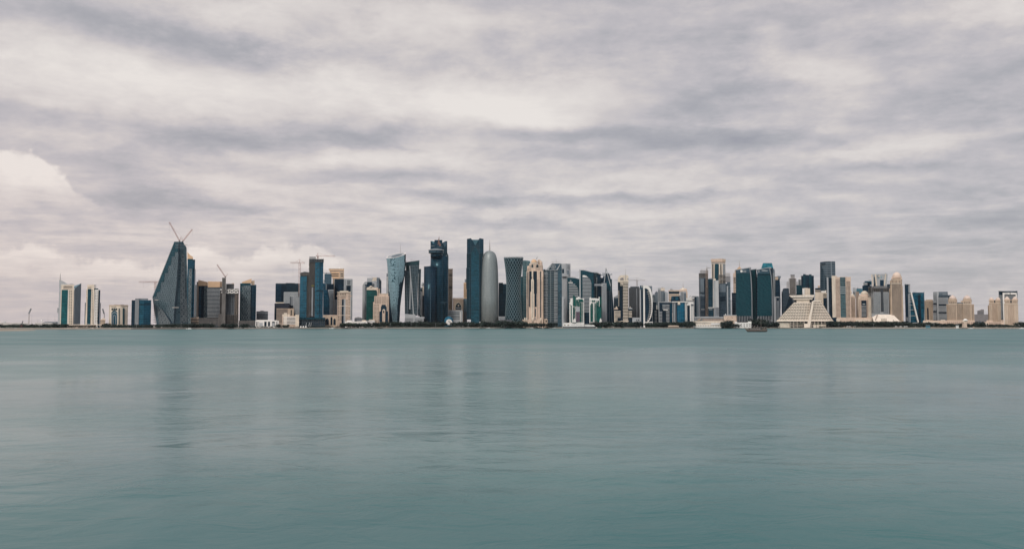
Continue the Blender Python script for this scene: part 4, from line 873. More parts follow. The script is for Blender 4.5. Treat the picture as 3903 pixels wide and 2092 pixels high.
def bullet_mat():
    m_, N, p = new_mat('woven_metal_screen'); g = N.n('ShaderNodeNewGeometry'); x, y, z = N.xyz(g.outputs['Position'])
    cx, cy = W(437, 700, 2500).x, 2500+32
    th = N.m('ARCTAN2', N.m('SUBTRACT', x, cx), N.m('SUBTRACT', cy, y)); c = N.comb(N.m('MULTIPLY', th, 26.), N.m('DIVIDE', z, 2.), 0.)
    n1 = N.noise(c, 1.6, 3, .6); n2 = N.noise(N.comb(N.m('MULTIPLY', th, 5.), N.m('DIVIDE', z, 60.), 0.), 1., 4, .6); wn = N.n('ShaderNodeTexWhiteNoise', noise_dimensions='2D'); N.put(wn.inputs['Vector'], N.comb(N.m('FLOOR', N.m('MULTIPLY', th, 22.)), N.m('FLOOR', N.m('DIVIDE', z, 4.)), 0.))
    ln = N.m('LESS_THAN', N.m('FRACT', N.m('DIVIDE', z, 4.)), .25)
    f = N.m('ADD', N.m('MULTIPLY', n1.outputs[0], .5), N.m('ADD', N.m('MULTIPLY', wn.outputs[0], .12), N.m('MULTIPLY', n2.outputs[0], .4)))
    c = N.mix(N.ss(f, .25, .95), (.155, .19, .20), (.33, .365, .365)); c = N.mix(N.m('MULTIPLY', ln, .3), c, (.10, .125, .13))
    N.put(p.inputs['Base Color'], c); p.inputs['Roughness'].default_value = .42; p.inputs['Metallic'].default_value = .15; return m_
lathe('shaft', 437, [(4, 262), (22, 265), (44, 273), (62, 287), (76, 305), (88, 335), (96, 370), (103, 430), (108, 500), (112, 600), (115, 720), (117, 880), (118, None)], bullet_mat(), 56, 32)
spire('spire', 437, 118, 266, 1.9, .2, STEEL, 32); lathe('spire_collar', 437, [(3, 252), (9, 258), (14, 266)], LGREY, 16, 32)
B('navy_block_tower', 'dark blue block pair between the bullet tower and the diamond lattice tower', 'tower', 610, 2640)
box('body', 555, 612, 682, None, NAVY, 36); box('east_body', 612, 662, 697, None, BLUE, 34, 3); box('lower_body', 555, 662, 826, None, glass('blue_black_glass', (.003, .022, .045)), 8, -6); fins('vertical_fin', 590, 650, 860, 1120, 4, .12, STG, -6.8, .8); bands('spandrel', 556, 610, 700, 825, 10, .25, NAVY2, -.3, .4)
B('podium', 'low grey flat podium between the bullet tower and the lattice tower', 'podium', 600, 2500); box('body', 552, 640, 1134, None, GREY, 24); box('roof_edge', 550, 642, 1127, 1135, LGREY, 26, -1); box('dark_hall', 620, 730, 1166, None, DGREY, 20, -5)
B('diamond_lattice_tower', 'waisted round dark tower wrapped in a pale diamond lattice', 'skyscraper', 752, 2500)
TP = [(357, 128, 752), (430, 117, 752), (500, 108, 752), (600, 99, 752), (700, 95, 752), (780, 94, 750), (880, 98, 750), (980, 103, 750), (1080, 109, 750), (1165, 115, 750), (1245, 121, 750)]
def tp(y):
    for (a, h0, c0), (b, h1, c1) in zip(TP, TP[1:]):
        if a <= y <= b: k = (y-a)/(b-a); return h0+(h1-h0)*k
    return TP[-1][1]
lathe('glass_shaft', 751, [(tp(y)-4, y) for y in [360, 430, 500, 600, 700, 780, 880, 980, 1080, 1160]]+[(112, None)], glass('lattice_inner_glass', (.002, .014, .022), 4, 2.4, .2), 48, 42)
def lattice():
    v, f = [], []; nd = 19; lev = 24; ys = [357+(1165-357)*i/lev for i in range(lev+1)]; c = W(751, 357, RY+42)
    def P(y, th):
        z = W(751, y, RY+42).z; r = (W(751+tp(y), y, RY+42).x-W(751, y, RY+42).x); return Vector((c.x+r*cos(th), RY+42+r*sin(th), z))
    st = pi/nd
    for i in range(nd):
        for s in (-1, 1):
            for k in range(lev):
                t0 = 2*pi*i/nd+s*st*k; t1 = t0+s*st
                bar(P(ys[k], t0), P(ys[k+1], t1), .68, v, f)
    mesh_obj('lattice', v, f, paint('lattice_paint', (.12, .19, .22), .5, .05), root)
    v, f = [], []
    y2 = ys[-1]; dz = (W(0, 1250, RY).z-W(0, y2, RY).z)
    for i in range(nd):                                  # legs gather into points at the ground
        t0 = 2*pi*i/nd
        for s in (-1, 1):
            a = P(y2, t0); b = P(y2, t0+s*st); mid = (P(y2, t0)+P(y2, t0+s*st))/2
        if i % 3 == 0:
            tip = P(y2, t0)+Vector((0, 0, dz+8)); 
            for q in (-2, -1, 1, 2): bar(P(y2, t0+q*2*st)+Vector((0, 0, 0)), tip, .8, v, f)
    mesh_obj('lattice_foot', v, f, MATS['lattice_paint'], root)
    pts = [P(357, 2*pi*i/48) for i in range(48)]; v = [tuple(p) for p in pts]+[tuple(p+Vector((0, 0, 2.))) for p in pts]
    mesh_obj('roof_rim', v, [[i, (i+1) % 48, 48+(i+1) % 48, 48+i] for i in range(48)], LGREY, root)
lattice(); bars('maintenance_crane', [((775, 348), (838, 346)), ((806, 338), (806, 352))], .4, STEEL, 20)
B('rounded_banded_tower', 'pale teal banded tower with a rounded top behind the lattice tower', 'tower', 925, 2680)
poly('body', [(868, 1200), (868, 392), (885, 388), (930, 390), (972, 398), (974, 1200)], glass('banded_teal_glass', (.04, .095, .11), 4.6, 9, .35, (.13, .19, .2)), 34); box('side_body', 840, 870, 600, None, glass('side_teal_glass', (.012, .05, .065), 4, 3, .3), 30, -3)
B('ornate_dome_tower', 'ornate cream tower with a golden dome, small turrets and long dark glass strips', 'tower', 1030, 2500)
box('body', 921, 1142, 527, None, CREAM, 40); box('upper_block', 957, 1124, 440, 530, CREAM, 32, 4); box('top_block', 975, 1066, 415, 445, PALE, 24, 8)
dome('golden_dome', 1020, 372, 418, 40, TAN, 22, 8); box('dome_base', 980, 1060, 416, 428, PALE, 22, 6); lathe('east_turret', 1088, [(3, 374), (12, 380), (18, 392), (18, 440)], CREAM, 16, 12); lathe('east_turret', 1110, [(3, 392), (14, 402), (20, 415), (20, 470)], CREAM, 16, 12); lathe('east_turret', 1122, [(2, 440), (12, 450), (15, 460), (15, 530)], CREAM, 14, 10); lathe('west_turret', 944, [(2, 456), (10, 464), (15, 476), (15, 530)], CREAM, 14, 8); lathe('west_turret', 966, [(2, 428), (8, 436), (10, 450), (10, 500)], CREAM, 14, 8); lathe('east_turret', 1072, [(2, 376), (7, 384), (8, 420)], CREAM, 12, 8)
box('west_glass_strip', 934, 946, 540, 1165, NAVY2, .6, -.3); box('glass_strip', 956, 992, 530, 800, NAVY2, .6, -.3); box('glass_strip', 954, 970, 640, 1000, NAVY2, .6, -.4); box('glass_strip', 1010, 1058, 530, 826, NAVY2, .6, -.3); box('glass_strip', 1028, 1054, 826, 1000, NAVY2, .6, -.3); box('glass_strip', 1100, 1114, 530, 1165, NAVY2, .6, -.3)
box('centre_pier', 982, 1018, 640, 1170, PALE, 4, -4); poly('pier_cap', [(982, 642), (990, 632), (1000, 626), (1010, 632), (1018, 642)], PALE, 4, -4); box('centre_pier', 972, 1026, 826, 1170, CREAM, 2.5, -2.5); box('slim_pier', 989, 1006, 530, 605, PALE, 1, -.8); arch(1030, 1046, 1020, 1130, DGREY, -.4); grid(992, 1008, 660, 1160, 1, 30, .35, .55, WIN, -4.2); grid(1062, 1076, 640, 1160, 1, 32, .5, .55, WIN); grid(1080, 1096, 540, 1160, 1, 32, .3, .5, WIN)
for x, y in ((998, 460), (1064, 460)): arch(x-12, x+12, y-18, y+22, WIN, 3.6)
grid(925, 932, 560, 900, 1, 18, .6, .5, WIN); grid(1118, 1138, 660, 900, 2, 10, .4, .5, WIN); grid(1040, 1120, 450, 520, 5, 4, .4, .5, WIN, 3.7); grid(960, 984, 450, 520, 2, 4, .4, .5, WIN, 3.7)
bars('roof_antenna', [((1052, 375), (1064, 342))], .7, DARKST, 15); box('east_flank', 1128, 1142, 600, None, SAND, 1, -.8)
B('crenellated_podium', 'cream castle like podium with small turrets at the foot of the ornate dome tower', 'podium', 1030, 2460)
box('wall', 866, 1135, 1172, None, CREAM, 24); fins('merlon', 866, 1135, 1164, 1173, 14, .5, CREAM, 0, 3)
for x in (900, 925, 1000, 1108): lathe('turret', x, [(2, 1140), (9, 1150), (10, 1200)], PALE, 12, -1)
grid(875, 1125, 1178, 1192, 12, 1, .3, .8, BROWN)
box('gate_tower', 1155, 1198, 1165, None, SAND, 14, -3); poly('gate_gable', [(1155, 1168), (1160, 1150), (1172, 1160), (1186, 1150), (1198, 1168)], CREAM, 10, -3); arch(1172, 1188, 1175, 1200, BLACK, -3.4); poly('awning', [(1020, 1162), (1034, 1140), (1050, 1158)], GREY, 3, -3)
B('slanted_emblem_tower', 'tower with a slanted roof bearing a round emblem and a bowed glass balcony front', 'tower', 1265, 2520)
BAND = glass('banded_dark_glass', (.010, .028, .042), 5.2, 12, .35, (.16, .19, .20), .2, .3, .05)
box('body', 1150, 1386, 514, None, BAND, 40); poly('slanted_roof', [(1196, 516), (1255, 430), (1378, 427), (1386, 514), (1386, 520)], STG, 36, 2); poly('roof_frame', [(1178, 514), (1240, 440), (1256, 428), (1210, 514)], LGREY, 4, -1); poly('roof_frame', [(1310, 516), (1364, 432), (1374, 430), (1330, 516)], LGREY, 3, -1.5); bars('roof_frame_bar', [((1255, 430), (1376, 428)), ((1196, 516), (1325, 514))], .9, LGREY, -1.6)
def ringdisk(xc, yc, rx, ry, mat, off, name, hole=.75):
    a = [(xc+rx*cos(2*pi*i/24), yc+ry*sin(2*pi*i/24)) for i in range(24)]; v, f = [], []
    for yy in (0, .8):
        for k in (1, hole):
            for (x, y) in a: v.append(W(xc+(x-xc)*k, yc+(y-yc)*k, RY+off+yy))
    for i in range(24):
        j = (i+1) % 24; f += [[i, j, 24+j, 24+i], [48+i, 72+i, 72+j, 48+j], [i, 48+i, 48+j, j], [24+i, 24+j, 72+j, 72+i]]
    return mesh_obj(name, v, f, mat, root)
ringdisk(1272, 472, 34, 30, LGREY, -.9, 'emblem_ring', .82); box('emblem_bar', 1262, 1268, 452, 492, LGREY, .8, -.9); box('emblem_bar', 1276, 1282, 452, 492, LGREY, .8, -.9); box('emblem_bar', 1250, 1294, 468, 474, LGREY, .8, -.9)
lathe('bowed_glass_front', 1241, [(40, 522), (40, 1200)], glass('reflecting_balcony_glass', (.05, .085, .09), 5.2, 5, .35, (.17, .21, .2), .3, .8), 24, 6, sy=.5)
bands('balcony_slab', 1150, 1200, 540, 1200, 34, .35, LGREY, -1.4, 1.5); bands('balcony_slab', 1284, 1330, 540, 1200, 34, .35, LGREY, -1.4, 1.5); box('east_glass', 1332, 1386, 520, None, glass('east_blue_glass', (.03, .06, .08), 5, 3, .2), 1, -.8)
bars('roof_mast', [((1313, 372), (1313, 430)), ((1248, 412), (1353, 406)), ((1260, 412), (1275, 428))], .6, STEEL, 6); box('west_bay', 1142, 1168, 505, None, BAND, 26, 3)
B('grey_square_tower', 'pale grey square tower with a recessed dark panel behind the slanted emblem tower', 'tower', 1440, 2680)
prism('body', [(1380, 4), (1437, 0), (1500, 8), (1500, 38), (1380, 38)], 430, None, LGREY); box('recess', 1390, 1430, 500, 556, NAVY, 1, 1.5); box('recess', 1448, 1480, 520, 590, BGREY, 1, 2); bands('louvre', 1450, 1488, 445, 500, 5, .35, GREY, 2.5, .5); box('setback', 1386, 1476, 572, 600, LGREY, 20, -6)
B('slim_grey_tower', 'slim pale grey tower with small windows beside the arched blue tower', 'tower', 1410, 2500)
prism('body', [(1386, 2), (1408, 0), (1434, 3), (1434, 22), (1386, 22)], 868, None, LGREY); grid(1411, 1432, 890, 1190, 2, 22, .35, .5, WIN, -.1)
# ================================================================== strip 6
frame(6)
def quarter_bands(name, xl, xr, yt, yb, n, mat, off=-1.2, round_h=160):
    """curved-top balcony stack: strips whose right end follows a quarter round"""
    def fn(y):
        k = max(0., min(1., (y-yt)/round_h)); return xl, xl+(xr-xl)*sqrt(max(.06, 1-(1-k)**2)) if k < 1 else xr
    return bands(name, xl, xr, yt, yb, n, .5, mat, off, 1.5, fn=fn)
B('slanted_glass_tower', 'blue glass tower with a down sloping roof and quarter round stack of white balconies', 'tower', 120, 2560, 'slanted glass towers with balcony stacks')
poly('body', [(4, 1160), (4, 422), (150, 432), (242, 456), (250, 470), (250, 1160)], TEAL, 40); poly('roof_edge', [(4, 424), (4, 408), (145, 425), (150, 440)], LGREY, 12, 4); box('edge_fin', 2, 9, 422, None, LGREY, 3, -1); quarter_bands('balcony_band', 34, 192, 495, 1150, 24, LGREY); box('stair_cap', 52, 76, 462, 500, GREY, 2, -1.4); bars('window_gondola', [((60, 410), (150, 414))], .6, STEEL, 5); box('balcony_roof', 28, 100, 497, 512, WHITE, 2, -1.6)
B('slanted_glass_tower', 'taller blue glass tower with sloping roof, edge fin and arched white balcony stack', 'tower', 320, 2540, 'slanted glass towers with balcony stacks')
poly('body', [(228, 1160), (228, 300), (300, 306), (440, 342), (440, 1160)], TEAL, 40); prism('edge_fin', [(207, 0), (229, -2), (229, 24), (207, 24)], [290, 288, 288, 290], None, LGREY); bars('fin_bracket', [((192, 325), (228, 322))], .9, STEEL); bars('window_gondola', [((240, 296), (330, 299)), ((268, 292), (268, 304))], .6, STEEL, 5)
def fn_(y):
    k = max(0., min(1., (y-382)/150)); return 260, 260+146*max(.45, sqrt(1-(1-k)**2)) if k < 1 else 406
bands('balcony_band', 262, 406, 385, 1155, 34, .48, LGREY, -1.2, 1.5, fn=fn_); poly('balcony_cap', [(262, 402), (264, 386), (290, 384), (325, 398), (345, 412), (262, 410)], WHITE, 2, -1.3)
box('dark_side', 436, 458, 340, None, NAVY, 36, 2)
B('flat_canopy_tower', 'grey green glass tower with a folded flat canopy roof and stepped side', 'tower', 500, 2570)
prism('body', [(440, 2), (500, 0), (560, 14), (560, 36), (440, 36)], 352, None, glass('grey_green_glass', (.022, .045, .055), 4, 3, .25)); poly('canopy', [(405, 333), (500, 330), (576, 375), (574, 382), (495, 345), (405, 340)], LGREY, 30, -2); fins('pier', 442, 480, 370, 740, 3, .25, GREY); box('dark_shaft', 500, 560, 378, None, NAVY, 1, -1); box('pier', 488, 498, 420, None, LGREY, 1.5, -1.2); box('east_step', 555, 600, 425, None, NAVY, 28, 8); box('low_block', 440, 565, 760, None, NAVY, 20, 3)
B('bridge_frame_tower', 'slim grey tower with long vertical piers and a roof beam reaching left', 'tower', 612, 2500)
box('body', 572, 656, 512, None, GREY, 26); box('beam', 455, 575, 526, 558, GREY, 14, 2); box('beam_slot', 560, 630, 532, 560, LGREY, 1, -.6); fins('pier', 572, 656, 520, 1155, 4, .35, LGREY, -1.4, 1.5); grid(602, 622, 575, 1140, 2, 34, .45, .5, WIN, cap=40); box('portal', 588, 634, 524, 566, LGREY, 1.5, -2); box('slot', 598, 628, 534, 560, GREY, .6, -2.4)
B('pinnacle_tower', 'dark teal tower with crossed roof beams under a thin triangular pinnacle frame', 'tower', 690, 2540)
poly('body', [(600, 700), (600, 395), (715, 395), (722, 445), (745, 448), (748, 640), (772, 900), (776, 1160), (655, 1160), (655, 700)], NAVY, 36); poly('teal_face', [(640, 620), (640, 480), (700, 480), (745, 640), (745, 660), (700, 640)], TEAL, 1, -.6); poly('teal_face', [(715, 450), (744, 450), (744, 640), (722, 560)], glass('grey_teal_face', (.02, .04, .05)), 1, -.7)
bars('roof_beam', [((585, 355), (700, 358)), ((580, 386), (640, 372)), ((700, 378), (748, 368))], 1.5, BGREY, -1); poly('roof_block', [(630, 395), (640, 350), (690, 350), (712, 395)], NAVY, 20, 3)
bars('pinnacle_frame', [((645, 268), (616, 510)), ((645, 268), (654, 300)), ((652, 290), (722, 560))], 1.3, LGREY, -2); bars('pinnacle_frame', [((648, 268), (622, 510))], 1.1, LGREY, 4); bars('facade_seam', [((722, 560), (744, 1150)), ((700, 640), (706, 1150)), ((672, 640), (668, 1150))], .5, BGREY, -1)
def green_white(label, x, parts):
    B('green_white_office', label, 'office building', x, 2440, 'white buildings with green glass arches'); parts()
GG = glass('bottle_green_glass', (.004, .062, .052), 4, 2.5, .1)
def gw1():
    box('body', 60, 286, 765, None, WHITE, 30, 2); box('west_body', 45, 64, 830, None, WHITE, 24, 4); poly('west_roof', [(75, 800), (80, 768), (98, 762), (98, 900), (45, 850), (48, 828)], WHITE, 3, -.4)
    poly('green_sail', [(105, 890), (105, 715), (115, 708), (150, 745), (150, 890)], GG, 2, -1.2); arch(158, 184, 785, 890, GG, -1); arch(190, 212, 810, 925, GG, -1); poly('roof_crest', [(150, 775), (160, 752), (180, 745), (195, 733), (215, 748), (232, 770), (232, 785), (150, 785)], WHITE, 4, -1); poly('green_roof', [(190, 778), (262, 776), (278, 820), (212, 822)], GG, 3, -1.3)
    arch(220, 242, 832, 1150, GG, -1); arch(252, 262, 840, 1150, GG, -1); arch(106, 122, 905, 1110, GG, -1); arch(128, 138, 905, 1110, GG, -1); box('grey_panel', 150, 215, 900, 985, LGREY, 1, -1.4); box('plum_panel', 152, 214, 984, 1146, paint('plum_panel', (.085, .06, .085), .6), 1, -1.5)
    poly('buttress', [(84, 1155), (84, 870), (100, 902), (100, 1155)], WHITE, 2, -1.6); poly('buttress', [(100, 1158), (112, 1110), (130, 1090), (148, 1115), (152, 1158)], WHITE, 3, -3); fins('pier', 264, 286, 775, 1150, 2, .4, WHITE); box('green_west', 64, 84, 880, 1150, GG, 1, -1)
def gw2():
    box('body', 372, 535, 768, None, WHITE, 30, 2); poly('crest', [(372, 800), (374, 756), (388, 742), (402, 760), (470, 760), (532, 772), (532, 800)], WHITE, 4, 0); arch(416, 436, 792, 824, GG, -.8); arch(446, 464, 792, 822, GG, -.8)
    arch(400, 430, 842, 1145, GG, -.8); arch(456, 476, 840, 1145, GG, -.8); arch(484, 506, 820, 1145, GG, -.8); box('green_wing', 506, 572, 880, None, GG, 20, 1); poly('green_sail', [(536, 900), (536, 770), (574, 720), (574, 900)], GG, 8, 1); poly('white_edge', [(526, 900), (526, 742), (540, 735), (540, 900)], WHITE, 3, -.8); arch(510, 532, 800, 910, GG, -1.)
    poly('buttress', [(536, 1158), (545, 1105), (558, 1090), (572, 1110), (576, 1158)], WHITE, 3, -3); box('side_pier', 372, 386, 850, None, WHITE, 1, -.6); box('side_glass', 386, 396, 870, 1150, GG, .6, -.4); box('grey_link', 286, 374, 1000, None, NAVY, 14, 20)
green_white('white building with green arches, a stepped crest and a plum coloured panel', 170, gw1)
green_white('white building with tall green arches and a rising green sail on its right', 460, gw2)
B('gabled_grey_block', 'small grey glass tower with a pointed gable left of the cream capped tower', 'tower', 810, 2650)
poly('body', [(774, 1160), (774, 745), (838, 706), (850, 706), (850, 1160)], glass('slate_glass', (.03, .055, .075), 4.4, 6, .3), 30); poly('gable', [(774, 746), (838, 706), (848, 706), (848, 756), (774, 758)], LGREY, 31, -.5)
B('cream_cap_tower', 'dark tower striped with white bands under a rounded cream cap bearing a blue sign', 'tower', 930, 2500)
box('dark_body', 841, 926, 490, None, NAVY2, 34, 2); box('striped_body', 924, 1012, 495, None, NAVY2, 36); bands('floor_band', 926, 1010, 500, 1160, 27, .48, PALE, -1.4, 1.5)
poly('curved_band', [(870, 505), (920, 500), (926, 518), (926, 545), (905, 525)], PALE, 1, 0); bands('curved_floor_band', 880, 926, 500, 560, 3, .45, PALE, -1.2, 1.2)
poly('cap', [(841, 496), (841, 440), (848, 418), (862, 400), (885, 387), (920, 382), (995, 380), (1010, 388), (1016, 405), (1016, 496)], PALE, 34, -.4); bars('side_balcony', [((850, 640+i*14, 0), (862, 640+i*14, 0)) for i in range(19)], .8, PALE, -1)
paint('sign_blue', (.04, .06, .13), .5); bars('sign_letters', [((881, 446), (896, 444)), ((881, 446), (881, 457)), ((881, 457), (932, 456)), ((903, 424), (916, 454)), ((916, 454), (916, 436)), ((916, 436), (928, 424)), ((932, 438), (932, 456))], .55, MATS['sign_blue'], -1); ringdisk(907, 438, 11, 14, MATS['sign_blue'], -1, 'sign_emblem', .75); box('sign_slot', 962, 974, 420, 432, BROWN, .5, -.8); box('sign_slot', 962, 974, 448, 460, BROWN, .5, -.8); box('side_sign', 1000, 1014, 432, 460, GREY, .5, -.9); spire('antenna', 967, 278, 440, 1.1, .25, STEEL, -1.5)
box('west_wing', 782, 888, 945, None, NAVY2, 30, 3); bands('wing_band', 782, 886, 965, 1155, 9, .5, PALE, 1.8, 1.5); box('wing_cap', 778, 888, 925, 945, CREAM, 32, 2); dome('wing_dome', 820, 896, 925, 17, PALE, 16); box('wing_slot', 836, 888, 1080, 1130, NAVY2, 1, 1.)
box('east_wing', 1014, 1076, 940, None, NAVY2, 30, 3); bands('wing_band', 1014, 1074, 965, 1080, 5, .5, PALE, 1.8, 1.5); box('wing_cap', 1012, 1078, 920, 942, LGREY, 32, 2); dome('wing_dome', 1042, 896, 922, 14, PALE, 16); box('pier', 784, 796, 965, None, PALE, 1, 1.5); box('base_band', 888, 1022, 1132, 1142, PALE, 2, -2); box('base_band', 895, 985, 1160, 1172, PALE, 2, -2)
B('dark_frame_tower', 'dark tower shell under construction with rough rows of balcony slabs', 'tower', 1110, 2640)
box('body', 1022, 1200, 590, None, BLACK, 34); slabs(1022, 1200, 600, 1075, 30, GREY, 2, -1.5, .25, 3); box('upper_body', 1045, 1190, 568, 595, DGREY, 28, 3); box('hoist', 1144, 1158, 600, 1080, GREY, 2, -3); columns(1030, 1195, 600, None, 9, DGREY, 1.2, -1.2)
tower_crane('wide tower crane over the dark tower shell right of the cream capped tower', 1156, 568, 424, 790, 466, 2645, 1282, STEEL, 3., None)
B('podium', 'pale grey podium between the dark tower shell and the sickle shaped tower', 'podium', 1140, 2500); box('body', 1078, 1202, 1080, None, LGREY, 26); grid(1138, 1198, 1108, 1135, 2, 1, .5, .9, WIN)
B('sickle_tower', 'dark glass tower held by a white mast and a white sickle shaped curved frame', 'tower', 1310, 2490)
box('rear_slab', 1203, 1404, 562, None, NAVY, 20, 16); box('west_glass', 1218, 1258, 628, None, NAVY, 24, 2); box('corner_pier', 1203, 1220, 620, None, LGREY, 26, 1); box('sign_panel', 1205, 1256, 552, 620, STG, 24, 1); ringdisk(1240, 570, 12, 14, WHITE, .4, 'crescent_sign', .7)
box('white_mast', 1257, 1284, 552, None, WHITE, 10, -3)
outer = [(1257, 552), (1285, 550), (1330, 556), (1360, 575), (1388, 625), (1402, 690), (1411, 780), (1412, 880), (1406, 980), (1390, 1060), (1370, 1110), (1340, 1150), (1318, 1158)]
inner = [(1322, 1144), (1345, 1125), (1368, 1082), (1386, 1020), (1396, 950), (1398, 880), (1393, 800), (1380, 720), (1362, 660), (1338, 620), (1312, 600), (1284, 598), (1257, 640)]
poly('sickle_frame', outer+inner, WHITE, 12, -4)
gl = [(1284, 600), (1312, 604), (1334, 640), (1352, 700), (1366, 780), (1372, 880), (1368, 970), (1352, 1060), (1330, 1120), (1290, 1148), (1284, 1148)]
poly('glass_sail', gl, NAVY, 20, -1)
for i in range(15):
    y = 650+i*33; k = abs(y-880)/280.; xr = 1400-(k**2)*62; box('balcony_fin', xr-44+8*k, xr+2, y, y+7, WHITE, 4, -3.5)
box('rear_panel', 1350, 1402, 564, 620, BGREY, 1, 15)
def blk(name, label, cat, x0, x1, y, Y, mat, d=24, extra=None, off=0):
    B(name, label, cat, (x0+x1)/2, Y); box('body', x0, x1, y, None, mat, d)
    if extra: extra()
blk('office_block', 'dark slate building with white bands just right of the sickle tower top', 'office building', 1408, 1452, 715, 2650, BAND, extra=lambda: (poly('roof', [(1408, 718), (1415, 700), (1440, 690), (1452, 700), (1452, 718)], GREY, 20, 1), bands('floor_band', 1410, 1440, 740, 810, 4, .4, LGREY)))
blk('office_block', 'grey block with a thin roof mast, second right of the sickle tower', 'office building', 1450, 1502, 662, 2700, BGREY, extra=lambda: (box('top', 1466, 1492, 648, 664, GREY, 16, 3), spire('roof_mast', 1470, 620, 648, .5, .2, STEEL, 5)))
blk('framed_tower', 'pale cream tower with tall framed window slots right of the sickle tower', 'tower', 1498, 1546, 594, 2680, LGREY, extra=lambda: (fins('window_slot', 1504, 1542, 625, 860, 3, .35, WIN), box('east_part', 1546, 1612, 592, 640, PALE, 22, 1), box('grey_part', 1546, 1612, 640, None, BGREY, 20, 2), grid(1560, 1574, 660, 800, 1, 10, .6, .4, LGREY, 1.8), roof_bits(1550, 1600, 592, 3, GREY)))
blk('slate_block', 'plain grey block right of the framed cream tower', 'office building', 1600, 1664, 665, 2650, LGREY, extra=lambda: (box('top', 1602, 1640, 655, 668, GREY, 16, 3), box('west_face', 1598, 1616, 668, 812, glass('slate_glass2', (.06, .08, .1), 4, 4, .3), 1, -.6)))
blk('striped_block', 'low dark blue building with white bands below the framed cream tower', 'office building', 1408, 1472, 822, 2560, NAVY, extra=lambda: (box('parapet', 1404, 1474, 815, 824, LGREY, 26, -1), bands('floor_band', 1446, 1486, 960, 1165, 9, .5, LGREY, -1.2, 1.2), bands('floor_band', 1410, 1440, 840, 950, 6, .3, BGREY), box('white_panel', 1472, 1492, 875, 945, WHITE, 2, -1.5), box('east_part', 1470, 1520, 945, None, NAVY, 20, 2)))
blk('striped_block', 'wide white banded office block with blue glass corner, left of the bright blue building', 'office building', 1512, 1735, 830, 2540, NAVY, extra=lambda: (box('parapet', 1508, 1738, 818, 832, LGREY, 26, -1), bands('floor_band', 1574, 1632, 860, 945, 4, .5, LGREY, -1.2, 1.2), bands('floor_band', 1524, 1570, 975, 1165, 8, .5, LGREY, -1.2, 1.2), bands('floor_band', 1636, 1690, 860, 1165, 13, .5, LGREY, -1.2, 1.2), box('white_edge', 1510, 1522, 830, None, LGREY, 1.5, -1), box('blue_corner', 1694, 1732, 850, None, BLUE, 1, -.8), box('entrance_canopy', 1590, 1664, 945, 960, WHITE, 3, -2.5), box('dark_centre', 1574, 1632, 960, None, NAVY2, 1, -1.2)))
B('banded_cream_block', 'cream building with a dark glass top band and pale piers behind the curved dark block', 'office building', 1765, 2720)
box('body', 1676, 1856, 640, None, PALE, 30); box('dark_band', 1678, 1852, 650, 688, NAVY, .8, -.5); fins('pier', 1678, 1856, 695, 810, 13, .45, CREAM, -.8, .8); bands('window_band', 1676, 1850, 700, 800, 4, .3, WIN); box('top_rail', 1674, 1850, 628, 641, CREAM, 32, -.5); box('roof_plant', 1700, 1740, 612, 630, GREY, 12, 8); spire('roof_mast', 1720, 590, 628, .4, .2, STEEL, 6)
B('curved_dark_block', 'dark blue block with a curved outward sloping face in front of the cream banded building', 'office building', 1790, 2600)
poly('body', [(1710, 1000), (1710, 800), (1722, 735), (1735, 728), (1840, 726), (1850, 724), (1862, 770), (1872, 812), (1872, 1000)], NAVY, 30); box('pale_pane', 1728, 1756, 738, 780, MBLUE, .6, -.4); box('pale_pane', 1790, 1834, 740, 790, MBLUE, .6, -.4); poly('side_wedge', [(1850, 712), (1888, 716), (1925, 812), (1872, 812)], GREY, 20, 3)
B('domed_tower', 'cream tower with a lantern dome and tall thin spire', 'tower', 1918, 2700)
lathe('dome', 1915, [(2, 585), (12, 590), (20, 600), (40, 606), (58, 618), (62, 640)], PALE, 24, 14); box('drum', 1852, 1978, 628, 660, CREAM, 28, 2); lathe('side_dome', 1958, [(3, 602), (14, 608), (20, 620), (20, 645)], CREAM, 16, 6); box('body', 1868, 1984, 650, None, LGREY, 28, 1); grid(1872, 1920, 660, 800, 3, 14, .6, .5, GREY); box('dark_bay', 1928, 1964, 676, None, BGREY, 1, -.6); spire('spire', 1915, 490, 588, 1., .2, STEEL, 14); box('east_wing', 1964, 1988, 650, None, CREAM, 24, 0)
B('bright_blue_office', 'bright blue glass block with a white roof edge and white corner wing', 'office building', 1840, 2500)
box('white_frame', 1740, 1795, 828, None, LGREY, 24, 2); fins('dark_strip', 1746, 1796, 840, 1145, 2, .4, NAVY2, 1.6, 1.); prism('parapet', [(1736, -2), (1990, -2), (1990, 26), (1736, 26)], 815, 829, WHITE)
box('curtain_wall', 1818, 1940, 828, None, glass('bright_blue_glass', (.004, .062, .11), 4, 6, .2), 28, 0); box('dark_join', 1796, 1820, 830, None, NAVY, 24, 1); box('white_box', 1826, 1866, 812, 868, PALE, 3, -2.5); fins('mullion', 1828, 1870, 960, 1140, 2, .12, LBLUE, -.7, .7)
frame(7)
box('white_wing', 134, 166, 818, None, WHITE, 26, 1); box('white_frame', 166, 272, 822, None, WHITE, 22, 3); box('dark_inset', 168, 212, 880, None, NAVY2, 1, 2.2); box('right_pier', 236, 254, 850, None, LGREY, 1, 2); grid(138, 164, 835, 1140, 1, 24, .6, .5, WIN, .6); grid(218, 240, 850, 1145, 1, 3, .1, .1, GREY, 2)
box('pergola_beam', 230, 272, 862, 876, DGREY, 3, 0)
B('butterfly_roof_block', 'grey block with a white butterfly shaped roof left of the dark slate tower', 'building', 225, 2620)
box('body', 155, 292, 788, None, LGREY, 24); poly('butterfly_roof', [(155, 800), (155, 752), (180, 765), (195, 745), (245, 745), (262, 768), (288, 755), (292, 800)], WHITE, 20, -1); bars('roof_strut', [((200, 745), (222, 720)), ((240, 745), (222, 720))], .6, GREY)
